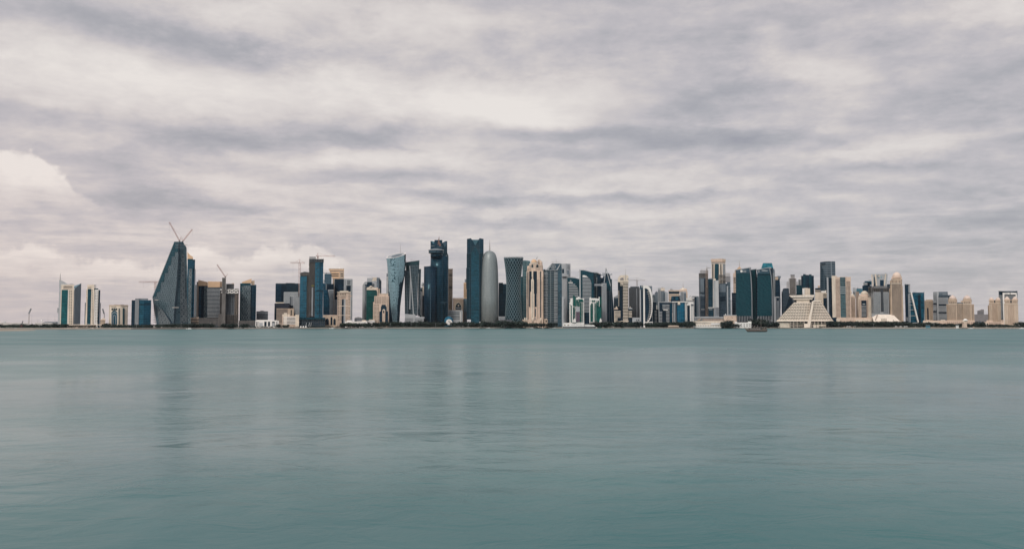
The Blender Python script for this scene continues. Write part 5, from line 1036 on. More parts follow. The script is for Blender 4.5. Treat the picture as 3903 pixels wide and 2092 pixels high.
B('slate_slab_tower', 'dark slate slab pair with a flat roof left of the first scaffold topped tower', 'tower', 320, 2600)
box('dark_slab', 290, 320, 745, None, NAVY, 26); box('pale_slab', 320, 362, 740, None, BGREY, 24, 1); box('roof', 246, 356, 726, 742, GREY, 20, 6); bands('side_slab', 272, 298, 860, 1040, 11, .35, DGREY, -1, 2)
# ================================================================== strip 7
frame(7)
SLATE = glass('slate_curtain_wall', (.028, .042, .058), 4, 3, .22, var=.4)
B('scaffold_topped_tower', 'unfinished slate glass tower with a bare framed top carrying a small crane', 'tower', 425, 2560, 'unfinished slate glass towers')
box('body', 362, 512, 430, None, SLATE, 34); slabs(360, 505, 350, 430, 8, CONC, 24, 1, .3, 3); slabs(382, 500, 306, 350, 4, STEEL, 18, 4, .25, 3); columns(364, 500, 345, 430, 6, CONC, 1.3, .5); columns(385, 480, 306, 350, 4, STEEL, .8, 4); bars('roof_beam', [((400, 292), (490, 286)), ((408, 292), (408, 310))], .7, STEEL, 6)
poly('bare_patch', [(370, 700), (400, 690), (430, 705), (465, 695), (478, 720), (440, 730), (380, 725)], BGREY, .6, -.4); fins('mullion', 366, 384, 430, 1055, 2, .3, GREY); box('pale_face', 386, 446, 440, 660, BGREY, .6, -.4); box('glass_seam', 450, 482, 445, None, NAVY2, .6, -.5); bands('ledge', 400, 460, 935, 955, 1, .5, LGREY)
B('hoist_shaft', 'brown steel hoist shaft standing against the right edge of the slate tower', 'shaft', 494, 2556); v, f = [], []; truss(W(494, 1058, 2556), W(494, 300, 2556), 5, 30, v, f, .5); mesh_obj('mast', v, f, BROWN, root); box('cage', 489, 500, 560, 585, BROWN, 3, -2)
tower_crane('small crane with an upward right jib on the slate tower', 492, 310, 232, 553, 266, 2558, None, STEEL, 2.4)
o_ = [c for c in root.children if c.name.startswith('jib')][0]
B('saw_edge_tower', 'dark glass tower with a saw tooth right edge and a light grey companion slab', 'tower', 595, 2470)
box('body', 510, 600, 450, None, glass('saw_glass', (.004, .020, .032), 4, 3, .15), 34); poly('roof', [(508, 452), (530, 434), (580, 430), (602, 450)], GREY, 20, 4); box('light_slab', 606, 686, 470, None, LGREY, 30, 2); box('slab_head', 600, 640, 440, 500, PALE, 24, 3); ringdisk(618, 482, 9, 9, DGREY, 2, 'roof_sign', .6)
bands('saw_tooth', 590, 608, 455, 915, 25, .45, WHITE, -1.2, 2); fins('fluting', 632, 684, 475, 1050, 4, .3, WHITE, 1.2, .8); box('mid_band', 512, 606, 912, 920, WHITE, 1, -.6); fins('leg', 524, 586, 920, 960, 3, .14, WHITE, -.8, .8); box('lower_shade', 612, 690, 915, None, GREY, 1, 1.2)
B('framed_beige_tower', 'tall beige and glass tower under a flared cream cornice crown', 'skyscraper', 683, 2680)
poly('crown', [(556, 118), (745, 112), (805, 122), (797, 166), (568, 168)], CREAM, 36, -2); poly('crown_side', [(745, 112), (805, 122), (797, 166), (745, 158)], SAND, .6, -2.6); box('dark_frieze', 570, 798, 172, 184, BROWN, 34, 0); box('body', 568, 798, 168, None, PALE, 34, 1); box('frieze_line', 566, 800, 184, 190, WHITE, 35, -.8)
poly('glass_panel', [(622, 600), (622, 212), (632, 198), (678, 198), (690, 212), (690, 600)], TEAL, .8, .2); box('dark_slot', 580, 592, 205, 600, NAVY2, .6, .3); box('dark_slot', 598, 608, 205, 600, BROWN, .6, .3); box('dark_slot', 714, 732, 205, 600, NAVY2, .6, .3); box('grey_flank', 752, 796, 200, 600, LGREY, .6, .3); fins('flank_slot', 752, 796, 205, 600, 3, .4, DGREY, -.1, .5)
B('scaffold_topped_tower', 'unfinished slate glass tower with three ragged framed levels right of the saw edged tower', 'tower', 780, 2500, 'unfinished slate glass towers')
box('body', 680, 826, 520, None, SLATE, 34, 2); box('east_body', 824, 880, 490, None, glass('pale_slate_glass', (.07, .095, .115), 4, 3, .2), 30, 3); slabs(676, 798, 378, 520, 9, CONC, 26, 4, .28, 4); slabs(760, 880, 405, 490, 6, CONC, 24, 2, .28, 4); slabs(798, 878, 350, 405, 4, STEEL, 20, 6, .25, 3); columns(680, 795, 375, 520, 6, CONC, 1.4, 3.5); columns(770, 876, 400, 490, 6, CONC, 1.2, 1.5); columns(800, 876, 348, 405, 5, STEEL, .8, 5.5); bars('scaffold_brace', [((680+i*20, 470), (700+i*20, 430)) for i in range(6)], .4, STEEL, 2)
box('pale_patch', 690, 800, 530, 660, BGREY, .6, 1.4); poly('dark_patch', [(700, 740), (790, 730), (800, 800), (720, 820)], NAVY2, .6, 1.3); box('white_strip', 820, 840, 560, None, LGREY, 1, 1.5); box('column_strip', 888, 900, 790, None, LGREY, 10, 4)
B('dark_block', 'plain dark block squeezed left of the woven green tower', 'building', 938, 2620); box('body', 902, 978, 672, None, NAVY, 24); bands('floor_line', 904, 976, 700, 1020, 12, .12, BGREY, -.3, .4)
B('spired_cream_tower', 'cream tower with a pyramid roof and needle spire behind the left woven green tower', 'tower', 1000, 2700)
box('body', 925, 990, 348, None, CREAM, 30); box('upper', 950, 1085, 300, 360, SAND, 28, 2); poly('pyramid_roof', [(975, 292), (1027, 240), (1085, 292)], TAN, 20, 4); spire('spire', 1027, 133, 242, 1.2, .2, STEEL, 14); grid(928, 964, 420, 660, 2, 18, .5, .5, WIN, cap=36); box('cornice', 920, 992, 408, 414, PALE, 30, -1); fins('attic_slot', 930, 966, 415, 520, 3, .4, WIN, -.3, .4)
WOV = lattice_mat('woven_green', (.006, .052, .062), (.045, .135, .14), 6., .2)
def woven_mat():
    m_, N, p = new_mat('woven_green_glass'); t, z = facade_uv(N)
    def cells(sx, sz): 
        return N.m('FLOOR', N.m('DIVIDE', t, sx)), N.m('FLOOR', N.m('DIVIDE', z, sz))
    a, b = cells(6., 5.); wn = N.n('ShaderNodeTexWhiteNoise', noise_dimensions='2D'); N.put(wn.inputs['Vector'], N.comb(a, b, 0.))
    hz = N.m('LESS_THAN', N.m('FRACT', N.m('DIVIDE', z, 2.5)), .38); vt = N.m('LESS_THAN', N.m('FRACT', N.m('DIVIDE', t, 3.)), .38)
    sel = N.m('GREATER_THAN', wn.outputs[0], .45); l = N.m('ADD', N.m('MULTIPLY', hz, sel), N.m('MULTIPLY', vt, N.m('SUBTRACT', 1., sel)))
    c = N.mix(N.m('MULTIPLY', l, .9), (.003, .024, .036), (.013, .068, .082)); N.put(p.inputs['Base Color'], c); p.inputs['Roughness'].default_value = .25; p.inputs['Specular IOR Level'].default_value = .25; p.inputs['Specular Tint'].default_value = (.45, .85, 1, 1); return m_
WG = woven_mat()
GRP = 'woven green glass towers with tilted roofs'
B('woven_green_tower', 'left woven green glass tower with a round pale sign below its tilted roof', 'tower', 1100, 2500, GRP)
poly('face', [(972, 1055), (968, 320), (1190, 270), (1205, 360), (1222, 520), (1230, 800), (1232, 1055)], WG, 44); poly('top_panel', [(970, 350), (970, 305), (1188, 268), (1192, 345)], STG, 1, -.6); poly('roof', [(958, 302), (960, 292), (1205, 250), (1222, 258), (1218, 268), (1188, 268)], LGREY, 46, -2)
poly('edge_fin', [(1188, 268), (1202, 268), (1226, 400), (1240, 700), (1244, 1145), (1230, 1145), (1226, 700), (1210, 400)], GREY, 46, -1.5); lathe('round_sign', 1062, [(6, 298), (17, 304), (20, 317), (17, 331), (6, 338)], WHITE, 20, -2, False, sy=.1); box('letter_sign', 1088, 1140, 304, 336, GREY, .6, -1)
box('base_glass', 985, 1230, 1050, None, NAVY2, 34, 3); fins('colonnade', 990, 1225, 1052, 1146, 9, .25, LGREY, 0, 2); bars('edge_bracket', [((966, 380+i*42, 0), (976, 380+i*42, 0)) for i in range(16)], 1.3, STG, -1)
B('woven_green_tower', 'narrow woven green glass tower squeezed between its two wider siblings', 'tower', 1265, 2540, GRP)
poly('face', [(1205, 1145), (1205, 300), (1290, 285), (1310, 420), (1322, 700), (1324, 1145)], WG, 36); poly('roof', [(1190, 294), (1300, 274), (1322, 288), (1318, 296), (1290, 286), (1200, 302)], LGREY, 36, -2); poly('dark_flank', [(1286, 286), (1304, 290), (1322, 440), (1326, 1145), (1306, 1145), (1298, 440)], NAVY2, 30, -1); box('top_panel', 1200, 1232, 310, 360, STG, 1, -.6)
B('woven_green_tower', 'right woven green glass tower with a pale lettered sign under its tilted roof', 'tower', 1450, 2500, GRP)
poly('face', [(1322, 1055), (1320, 300), (1520, 262), (1545, 400), (1560, 600), (1566, 1055)], WG, 44); poly('top_panel', [(1321, 356), (1321, 298), (1516, 262), (1522, 350)], STG, 1, -.6); poly('roof', [(1310, 300), (1312, 290), (1535, 250), (1556, 260), (1553, 268), (1516, 262)], LGREY, 46, -2); poly('edge_fin', [(1512, 262), (1530, 262), (1558, 400), (1574, 640), (1580, 1145), (1566, 1145), (1560, 640), (1545, 400)], GREY, 46, -1.5)
box('letter_sign', 1392, 1452, 300, 312, LGREY, .6, -1); box('letter_sign', 1410, 1490, 304, 316, LGREY, .6, -1.1); box('small_sign', 1338, 1358, 300, 340, GREY, .6, -1); bands('soffit_band', 1322, 1535, 368, 384, 1, .8, NAVY2, -.8, 1); box('base_glass', 1328, 1572, 1050, None, NAVY2, 34, 3); fins('colonnade', 1330, 1570, 1052, 1150, 9, .25, LGREY, 0, 2); bars('edge_bracket', [((1317, 380+i*42, 0), (1327, 380+i*42, 0)) for i in range(16)], 1.3, STG, -1); fins('slender_column', 1420, 1580, 1110, 1195, 9, .12, LGREY, -14, 1)
B('cyan_cap_tower', 'tower with a faceted cyan glass cap rising behind the right woven green tower', 'tower', 1490, 2700)
prism('cap_body', [(1400, 6), (1440, 0), (1560, 0), (1582, 8), (1582, 34), (1400, 34)], 262, None, NAVY); poly('cap', [(1388, 272), (1412, 190), (1425, 186), (1555, 185), (1566, 192), (1586, 272)], glass('cyan_cap_glass', (.02, .15, .20), 5, 5, .2), 26, 3); poly('cap_edge', [(1410, 192), (1424, 183), (1557, 182), (1568, 192)], BGREY, 22, 5)
box('east_shaft', 1575, 1605, 280, None, BGREY, 26, 6); box('pale_shaft', 1600, 1612, 300, None, LGREY, 20, 8); fins('pier', 1575, 1618, 345, 735, 3, .5, LGREY, 4, 1)
B('flared_cap_tower', 'dark tower with a small flared cap right of the woven green towers', 'tower', 1655, 2660)
poly('body', [(1616, 1130), (1616, 440), (1690, 440), (1700, 560), (1704, 1130)], NAVY, 30); poly('cap', [(1608, 408), (1640, 404), (1665, 394), (1712, 398), (1698, 442), (1616, 442)], BGREY, 30, -1); box('sand_corner', 1618, 1664, 412, 460, SAND, 1, -1.6); poly('lower_curve', [(1690, 440), (1700, 560), (1706, 860), (1700, 1100), (1694, 1100), (1690, 560)], STG, 2, -1.2)
B('grey_twin_blocks', 'pale grey pair of slim blocks in front of the dark flared cap tower', 'building', 1640, 2520)
box('west_block', 1590, 1636, 745, None, LGREY, 26); box('east_block', 1636, 1684, 737, None, GREY, 24, 1); box('cap', 1588, 1686, 735, 750, LGREY, 28, -1); box('dark_panel', 1642, 1678, 758, 806, NAVY, .6, .4); bands('floor_line', 1638, 1682, 820, 1120, 24, .4, BGREY, .4, .5); box('dark_gap', 1628, 1638, 752, None, DGREY, 1, -.6)
B('navy_wedge_block', 'dark navy block with slanted left and folded right side behind the pyramid hotel', 'building', 1830, 2640)
poly('body', [(1724, 1150), (1724, 700), (1742, 612), (1760, 600), (1832, 596), (1842, 612), (1850, 730), (1932, 800), (1932, 1150)], NAVY2, 30); poly('upper_facet', [(1742, 612), (1832, 598), (1848, 730), (1800, 900), (1742, 1030)], SLATE, .8, -.6); box('thin_slab', 1718, 1734, 645, None, LGREY, 8, 4)
blk('grey_hall', 'long low grey hall with sloping roof below the unfinished slate towers', 'hall', 275, 768, 1078, 2440, GREY, 30, lambda: (poly('roof', [(275, 1084), (285, 1066), (480, 1062), (768, 1066), (768, 1084)], LGREY, 34, -2), poly('awning', [(330, 1120), (380, 1092), (400, 1098), (370, 1125)], SAND, 6, -5), box('lower_wall', 420, 765, 1098, None, BROWN, 2, -1.5), fins('pier', 430, 760, 1100, 1130, 6, .06, LGREY, -2, .8)))
blk('terrace_building', 'long white terraced building with red brown ground floor on the quay', 'building', 275, 770, 1135, 2400, PALE, 20, lambda: (bands('window_band', 280, 728, 1160, 1180, 1, .35, GREY), box('lower_wall', 276, 730, 1195, None, WHITE, 10, -4), fins('bay', 290, 725, 1202, 1226, 16, .45, SAND, -4.6, .6), poly('canopy', [(560, 1180), (570, 1172), (768, 1172), (752, 1200), (560, 1200)], WHITE, 8, -6), fins('parasol', 400, 470, 1180, 1192, 2, .2, GREY, -5, 2)))
blk('cream_box_hall', 'plain cream box hall with two small high windows behind the round tree', 'hall', 770, 980, 1042, 2440, CREAM, 30, lambda: (box('roof_edge', 768, 984, 1036, 1048, LGREY, 32, -.8), grid(800, 950, 1078, 1092, 2, 1, .28, .9, BROWN), box('side_strip', 776, 786, 1050, None, PALE, 1, -.6), spire('vent', 800, 1018, 1038, 1.2, 1, WHITE, 4)))
blk('boundary_wall', 'pale green white quay wall with arches below the cream box hall', 'wall', 740, 942, 1190, 2400, PALE, 6, lambda: (fins('panel', 760, 930, 1196, 1228, 3, .5, LGREY, -.6, .6),))
blk('white_car_park', 'small white two storey car park with square openings behind the wooden boat', 'car park', 950, 1222, 1158, 2390, WHITE, 20, lambda: (box('west_tower', 950, 990, 1144, None, WHITE, 18, -1), box('east_tower', 1168, 1226, 1142, 1185, WHITE, 18, -1), grid(1040, 1222, 1186, 1198, 4, 1, .55, .9, BLACK), grid(1040, 1222, 1216, 1226, 4, 1, .55, .9, BLACK)))
# ================================================================== strip 8
frame(8)
B('lattice_stub_tower', 'stepped bare steel frame tower narrowing to a small top', 'tower', 345, 2680)
def steps_(x0, x1, y0, y1, nx, ny, m_, off=0): slabs(x0, x1, y0, y1, ny, m_, 22, off, .26, 1.5); columns(x0+1, x1-1, y0, y1, nx, m_, 1.2, off-.4)
box('core', 300, 398, 440, None, BLACK, 10, 8); steps_(284, 410, 434, 700, 9, 17, STEEL); steps_(316, 384, 376, 434, 5, 6, STEEL, 3); steps_(250, 286, 495, 700, 3, 11, STEEL, 5); steps_(408, 440, 495, 560, 3, 4, STEEL, 5); box('top_slab', 312, 386, 374, 382, GREY, 16, 2); box('lower_body', 290, 420, 690, None, DGREY, 22, 1)
blk('teal_block', 'plain dark teal block between the steel frame tower and the lobed blue tower', 'building', 410, 512, 548, 2620, TEAL, 24)
blk('white_banded_tower', 'slim white and dark banded tower just behind the lobed blue tower', 'tower', 444, 492, 450, 2720, LGREY, 24, lambda: (bands('window_band', 448, 478, 460, 545, 6, .45, WIN), poly('top', [(452, 452), (455, 428), (482, 428), (486, 452)], WHITE, 16, 3), spire('roof_mast', 486, 372, 430, .5, .2, STEEL, 6)))
B('lobed_blue_tower', 'dark blue tower of several vertical lobes with stepped tops', 'tower', 595, 2660)
for i, (x0, x1, y) in enumerate(((490, 528, 392), (522, 562, 366), (556, 606, 378), (600, 622, 384), (616, 660, 370), (655, 698, 390))): box('lobe', x0, x1, y, None, [NAVY, TEAL, NAVY, NAVY2, TEAL, NAVY][i], 30, [4, 0, 3, 6, 1, 4][i])
fins('seam', 494, 696, 400, 690, 11, .12, STG, -.8, .6); box('parapet', 520, 564, 364, 372, BGREY, 30, -.6); box('parapet', 614, 662, 368, 376, BGREY, 30, .4)
blk('cream_plant_block', 'plain cream box on the roof line left of the striped blue grey skyscraper', 'building', 512, 636, 598, 2580, PALE, 24, lambda: (box('west_face', 510, 546, 600, 700, WHITE, 1, -.6), bars('pipe', [((545, 700), (560, 610))], .5, LGREY), box('parapet', 540, 600, 594, 600, WHITE, 14, 4)))
B('pyramid_hotel', 'cream stepped pyramid hotel with rows of balconies under a flared flat top', 'hotel', 550, 2420)
# two faces meeting at the rib
WC = paint('warm_white_concrete', (.76, .68, .585), .8, .08)
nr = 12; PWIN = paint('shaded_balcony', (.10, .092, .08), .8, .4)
def row_y(i): return 832+(1140-832)*i/nr
for i in range(nr):
    y = row_y(i); t = (y-832)/(1140-832); t2 = (y+25-832)/(1140-832)
    xl = 372-(372-82)*t; xl2 = 372-(372-82)*t2; xs = 655-(655-608)*t; xs2 = 655-(655-608)*t2
    poly('balcony_band', [(xl+2, y), (xs, y), (xs2, y+14), (xl2+2, y+14)], WC, 7, -i*1.2-4)
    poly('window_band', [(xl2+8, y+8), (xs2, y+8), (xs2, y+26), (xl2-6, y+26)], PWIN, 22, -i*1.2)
    n_ = int((xs-xl)/42)
    for k in range(n_+1):
        x = xs-12-k*(xs-xl)/max(1, n_+.3); box('pier', x-5, x+5, y+9, y+26, WC, 2, -i*1.2-1)
for i in range(-1, nr):
    y = row_y(i); t = (y-806)/(1140-806); t2 = min(1.05, (y+25-806)/(1140-806)); ta = (y-832)/(1140-832)
    xr = 815+(1020-815)*t; xr2 = 815+(1020-815)*t2; xs = 690-(690-640)*ta; xs2 = 690-(690-640)*(ta+.08)
    poly('balcony_band', [(xs, y), (xr-2, y), (xr2-2, y+14), (xs2, y+14)], WC, 7, -i*1.2-4)
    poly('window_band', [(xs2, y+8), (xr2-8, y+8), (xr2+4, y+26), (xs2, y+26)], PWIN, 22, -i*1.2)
    n_ = int((xr-xs)/42)
    for k in range(n_+1):
        x = xs+12+k*(xr-xs)/max(1, n_+.3); box('pier', x-5, x+5, y+9, y+26, WC, 2, -i*1.2-1)
poly('rib', [(668, 812), (694, 804), (690, 880), (650, 1130), (640, 1240), (598, 1240), (604, 1130), (640, 960)], WC, 8, -21)
poly('core', [(380, 840), (815, 806), (990, 1145), (110, 1145)], DGREY, 40, 20); poly('eave', [(78, 1136), (90, 1128), (1000, 1126), (1030, 1134), (1020, 1141), (88, 1144)], WC, 34, -20)
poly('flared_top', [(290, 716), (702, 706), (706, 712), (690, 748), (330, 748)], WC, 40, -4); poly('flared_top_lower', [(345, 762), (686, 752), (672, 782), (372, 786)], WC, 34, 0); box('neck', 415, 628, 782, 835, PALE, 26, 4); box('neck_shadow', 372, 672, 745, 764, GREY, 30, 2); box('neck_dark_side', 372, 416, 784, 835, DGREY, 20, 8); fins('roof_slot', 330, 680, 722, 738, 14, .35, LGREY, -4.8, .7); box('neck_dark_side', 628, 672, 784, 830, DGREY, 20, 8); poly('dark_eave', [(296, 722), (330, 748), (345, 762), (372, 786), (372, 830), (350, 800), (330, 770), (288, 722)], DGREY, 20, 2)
box('parapet', 690, 812, 798, 808, WC, 14, -3)
box('base_block', 108, 300, 1160, None, PALE, 18, -14); columns(310, 940, 1142, None, 12, WC, 3., -18, 2.5); box('base_glass', 120, 940, 1142, None, DGREY, 12, -8); bands('base_slab', 305, 530, 1165, 1230, 3, .25, PALE, -18, 3); bands('base_slab', 650, 940, 1165, 1230, 3, .25, PALE, -18, 3); box('entrance_block', 540, 600, 1180, None, WC, 10, -22); box('east_block', 690, 900, 1195, None, PALE, 10, -20); box('west_canopy', 20, 110, 1165, 1172, LGREY, 10, -16)
B('striped_blue_grey_tower', 'tall blue grey skyscraper with fine white floor lines and a folded corner', 'skyscraper', 925, 2680)
BS = glass('striped_blue_glass', (.035, .062, .085), 5.2, 20, .34, (.20, .24, .27), .2, .3, .02)
prism('body', [(800, 10), (918, 0), (1050, 8), (1050, 40), (800, 40)], [168, 155, 157, 157, 168], None, BS); poly('dark_facet', [(802, 640), (802, 200), (830, 240), (870, 330), (905, 480), (905, 640)], glass('dark_striped_glass', (.014, .03, .045), 5.2, 20, .3, (.06, .09, .11), .2, .3, .02), 6, -1); box('top_band', 806, 916, 166, 200, SLATE, .8, 2); bars('corner_line', [((918, 156), (918, 640))], .6, BGREY, -.5)
blk('cream_domed_block', 'small cream block with a dark top and round roof turret left of the apartment slab', 'building', 718, 808, 628, 2640, PALE, 24, lambda: (box('dark_top', 720, 806, 596, 628, NAVY, 20, 2), lathe('turret', 780, [(3, 548), (14, 554), (16, 562), (16, 598)], CREAM, 14, 8), box('glass', 722, 806, 640, 655, NAVY, .6, -.4)))
blk('curved_glass_block', 'cream building with a bowed dark blue window bay behind the pyramid hotel', 'building', 718, 912, 668, 2560, PALE, 24, lambda: (lathe('bowed_bay', 770, [(58, 684), (58, None)], glass('bay_glass', (.004, .05, .075), 4.4, 6, .2), 20, 8, sy=.4), box('roof_pavilion', 820, 900, 640, 668, WHITE, 16, 3), bands('window_band', 852, 908, 685, 745, 4, .45, WIN), box('dark_bay', 854, 912, 755, None, NAVY, 1, -.6), dome('roof_dome', 895, 632, 645, 16, PALE, 6)))
B('cream_apartment_slab', 'broad cream apartment tower with a dark left strip, blue glass middle and balcony grid', 'apartment tower', 1105, 2480)
box('body', 995, 1304, 415, None, CREAM, 36, 0); box('west_slab', 912, 938, 420, None, LGREY, 30, 2); box('dark_strip', 936, 996, 432, None, NAVY2, 30, 3); box('plain_wall', 993, 1052, 402, None, PALE, 38, -1); box('top_block', 992, 1082, 394, 405, PALE, 20, 4)
grid(1056, 1128, 445, 1085, 4, 32, .62, .5, WIN, cap=100); box('glass_bay', 1128, 1218, 418, None, glass('bay_grey_blue', (.03, .075, .09), 4.2, 4, .3, (.11, .16, .17)), 2, -1.5); bands('bay_ring', 1126, 1228, 560, 690, 4, .3, LGREY, -2.2, 1); grid(1232, 1300, 482, 1085, 3, 30, .7, .55, WIN, cap=90); box('east_cap', 1235, 1306, 412, 480, CREAM, 2, -.6); bars('roof_frame', [((1120, 412), (1235, 404)), ((1150, 410), (1150, 420))], .7, STEEL, 5); fins('bay_mullion', 1132, 1216, 425, 545, 5, .12, BGREY, -2, .6)
box('base', 960, 1075, 1078, None, NAVY, 20, -4)
blk('cream_domed_tower', 'narrow cream tower with a small dome right of the apartment slab', 'tower', 1310, 1382, 735, 2560, CREAM, 26, lambda: (dome('dome', 1335, 688, 738, 32, PALE, 10, point=.5), lathe('rear_dome', 1316, [(2, 642), (8, 652), (10, 680)], PALE, 12, 16), grid(1312, 1376, 750, 1070, 5, 20, .5, .5, WIN, cap=100)))
blk('brown_slab', 'brown tower slab with a white stepped neighbour between the two cream domes', 'tower', 1386, 1440, 655, 2600, BROWN, 24, lambda: (box('side', 1428, 1444, 655, None, DGREY, 20, 2), poly('white_step', [(1340, 760), (1340, 588), (1385, 586), (1390, 608), (1402, 640), (1402, 760)], LGREY, 14, 6), grid(1342, 1380, 655, 700, 1, 3, .9, .5, WIN, 5.8), bars('roof_frame', [((1395, 598), (1495, 602)), ((1420, 575), (1420, 598))], .6, STEEL, 8), box('glass_mid', 1400, 1500, 600, 680, LBLUE, 12, 12)))
blk('big_dome_block', 'sand coloured tower with a large smooth half dome and striped glass panel', 'tower', 1430, 1660, 740, 2520, PALE, 30, lambda: (dome('dome', 1530, 640, 702, 60, PALE, 16, 8), lathe('drum', 1530, [(60, 698), (92, 720), (98, 745)], CREAM, 28, 18), poly('arch_frame', [(1440, 1070), (1440, 775), (1475, 752), (1590, 752), (1600, 775), (1600, 1070)], CREAM, 1, -.8), box('glass_panel', 1478, 1566, 798, None, NAVY, .8, -1.3), bands('white_band', 1482, 1562, 880, 1068, 9, .4, LGREY, -1.8, .8), box('panel_tee', 1500, 1545, 850, 866, LGREY, .8, -1.8), grid(1440, 1472, 790, 1065, 2, 20, .4, .5, WIN, -1), grid(1574, 1596, 790, 1065, 1, 20, .5, .5, WIN, -1), box('east_wing', 1590, 1646, 668, None, WHITE, 22, 4), grid(1594, 1642, 690, 1060, 4, 24, .4, .5, WIN, 3.8, cap=60)))
blk('stacked_blue_tower', 'dark blue tower of stacked offset boxes left of the crescent signed tower', 'tower', 1496, 1652, 555, 2660, NAVY, 30, lambda: (box('upper_box', 1515, 1620, 500, 560, NAVY2, 26, 1), box('top_box', 1534, 1650, 480, 540, MBLUE, 24, 5), box('white_corner', 1512, 1580, 505, 545, LGREY, 1, .2), bars('roof_frame', [((1585, 460), (1645, 463)), ((1620, 462), (1620, 482))], .7, STEEL, 6), bands('louvre', 1520, 1575, 512, 540, 3, .3, GREY, -.2, .4)))
B('crescent_sign_tower', 'beige tower of slanted piers with a dark crescent sign near its roof', 'tower', 1780, 2640)
poly('crown', [(1642, 372), (1700, 366), (1890, 362), (1916, 366), (1908, 450), (1904, 560), (1660, 560), (1652, 450)], LGREY, 34); poly('dark_recess', [(1690, 520), (1690, 400), (1704, 420), (1716, 560), (1680, 560)], NAVY, .8, -.5); box('dark_recess', 1786, 1848, 462, 560, NAVY, .8, -.5); poly('light_slot', [(1748, 440), (1750, 405), (1765, 405), (1770, 440)], LITE, .6, -.5); box('light_slot', 1800, 1816, 402, 435, LITE, .6, -.5); poly('slanted_pier', [(1700, 368), (1722, 368), (1745, 560), (1722, 560)], PALE, 2, -1.5); poly('slanted_pier', [(1642, 372), (1662, 372), (1684, 560), (1664, 560)], PALE, 2, -1.5); poly('slanted_pier', [(1890, 362), (1872, 362), (1850, 560), (1868, 560)], PALE, 2, -1.5)
ringdisk(1760, 398, 15, 22, DGREY, -1.6, 'crescent_sign', .7); lathe('crescent_mask', 1770, [(4, 386), (10, 392), (12, 398), (10, 405), (4, 412)], PALE, 12, -3, False, sy=.1); box('body', 1660, 1904, 555, None, LGREY, 30, 2); box('roof_post', 1878, 1890, 350, 364, GREY, 3, 2)
B('white_grid_tower', 'white punched window tower under construction with dark middle shaft and open top floors', 'tower', 1765, 2500)
box('body', 1680, 1930, 660, None, LGREY, 30, 1); box('dark_top', 1600, 1928, 600, 665, BLACK, 24, 4); slabs(1592, 1928, 578, 655, 6, CONC, 26, 1, .3, 4); columns(1600, 1925, 578, 660, 10, CONC, 1.8, .5); grid(1684, 1790, 668, 1015, 7, 19, .55, .55, WINB, .8, cap=100); grid(1842, 1924, 668, 1015, 5, 19, .55, .55, WINB, .8, cap=95); box('dark_shaft', 1796, 1838, 600, 985, NAVY2, 1, .3); slabs(1796, 1838, 610, 980, 24, GREY, .6, 0, .25); box('west_frame', 1640, 1682, 600, None, LGREY, 24, 3); grid(1646, 1678, 610, 1000, 2, 22, .5, .5, WIN, 2.8, cap=44); slabs(1640, 1682, 590, 1000, 26, CONC, 1, 2, .25); box('roof_block', 1740, 1850, 566, 580, GREY, 12, 6)
B('ornate_ribbed_tower', 'tall sand coloured tower with dark vertical ribs, ornate arches and a patterned dome', 'skyscraper', 2052, 2400)
box('body', 1965, 2128, 520, None, SAND, 40, 0); box('shoulder', 1948, 2150, 468, None, SAND, 36, 3); box('upper_block', 1972, 2132, 440, 525, SAND, 32, 2); box('outer_wing', 1940, 2158, 600, None, SAND, 30, 6)
dome('dome', 2062, 332, 402, 66, paint('dome_tile_cream', (.62, .50, .42), .5, .2), 20, 10, .3); lathe('dome_drum', 2062, [(68, 402), (76, 408), (80, 445)], CREAM, 32, 20); spire('finial', 2062, 318, 336, .8, .3, STEEL, 20); v_, f_ = [], []
fins('drum_opening', 1992, 2132, 412, 426, 9, .45, BROWN, .2, 2); lathe('corner_turret', 1985, [(2, 420), (10, 430), (12, 470)], CREAM, 12, 2); lathe('corner_turret', 2138, [(2, 425), (10, 435), (12, 470)], CREAM, 12, 2)
for x in (1996, 2054, 2112): arch(x-12, x+12, 468, 508, BROWN, -.3)
box('string_course', 1962, 2132, 514, 524, PALE, 1.5, -1.2); fins('rib', 1980, 2128, 528, 1140, 8, .42, NAVY2, -.4, .6); grid(1948, 1964, 500, 1120, 1, 34, .5, .5, WIN, 2.8); grid(2132, 2150, 500, 1120, 1, 34, .5, .5, WIN, 2.8)
box('low_wing', 2140, 2162, 560, None, SAND, 26, 8)
blk('dark_infill_block', 'dark blue infill building between the crescent signed and ribbed sand towers', 'building', 1900, 1952, 530, 2700, SLATE, 24, lambda: (bars('roof_frame', [((1910, 486), (1955, 488)), ((1930, 486), (1930, 530))], .7, STEEL, 6),))
blk('long_cream_wall_building', 'long low cream building behind the trees right of the pyramid hotel', 'building', 1080, 1650, 1078, 2400, CREAM, 24, lambda: (box('step', 1390, 1650, 1112, None, PALE, 8, -5), box('west_block', 1070, 1130, 1098, None, PALE, 10, -4)))
B('tent_roof_hall', 'big cream trapezoid tent roof hall in front of the ribbed sand tower', 'hall', 1890, 2370)
extrude('tent_roof', [W(1665, 1078, RY+20), W(1745, 1030, RY+34), W(2000, 1028, RY+34), W(2128, 1150, RY-4), W(1690, 1150, RY-4)], (14, 50, -1), WC); bars('roof_seam', [((1745, 1032, 30), (1712, 1118, 2))], 1.2, BROWN, -3); box('wall', 1690, 2120, 1130, None, PALE, 40, 10); box('annex', 1805, 1900, 1092, None, PALE, 10, -8)
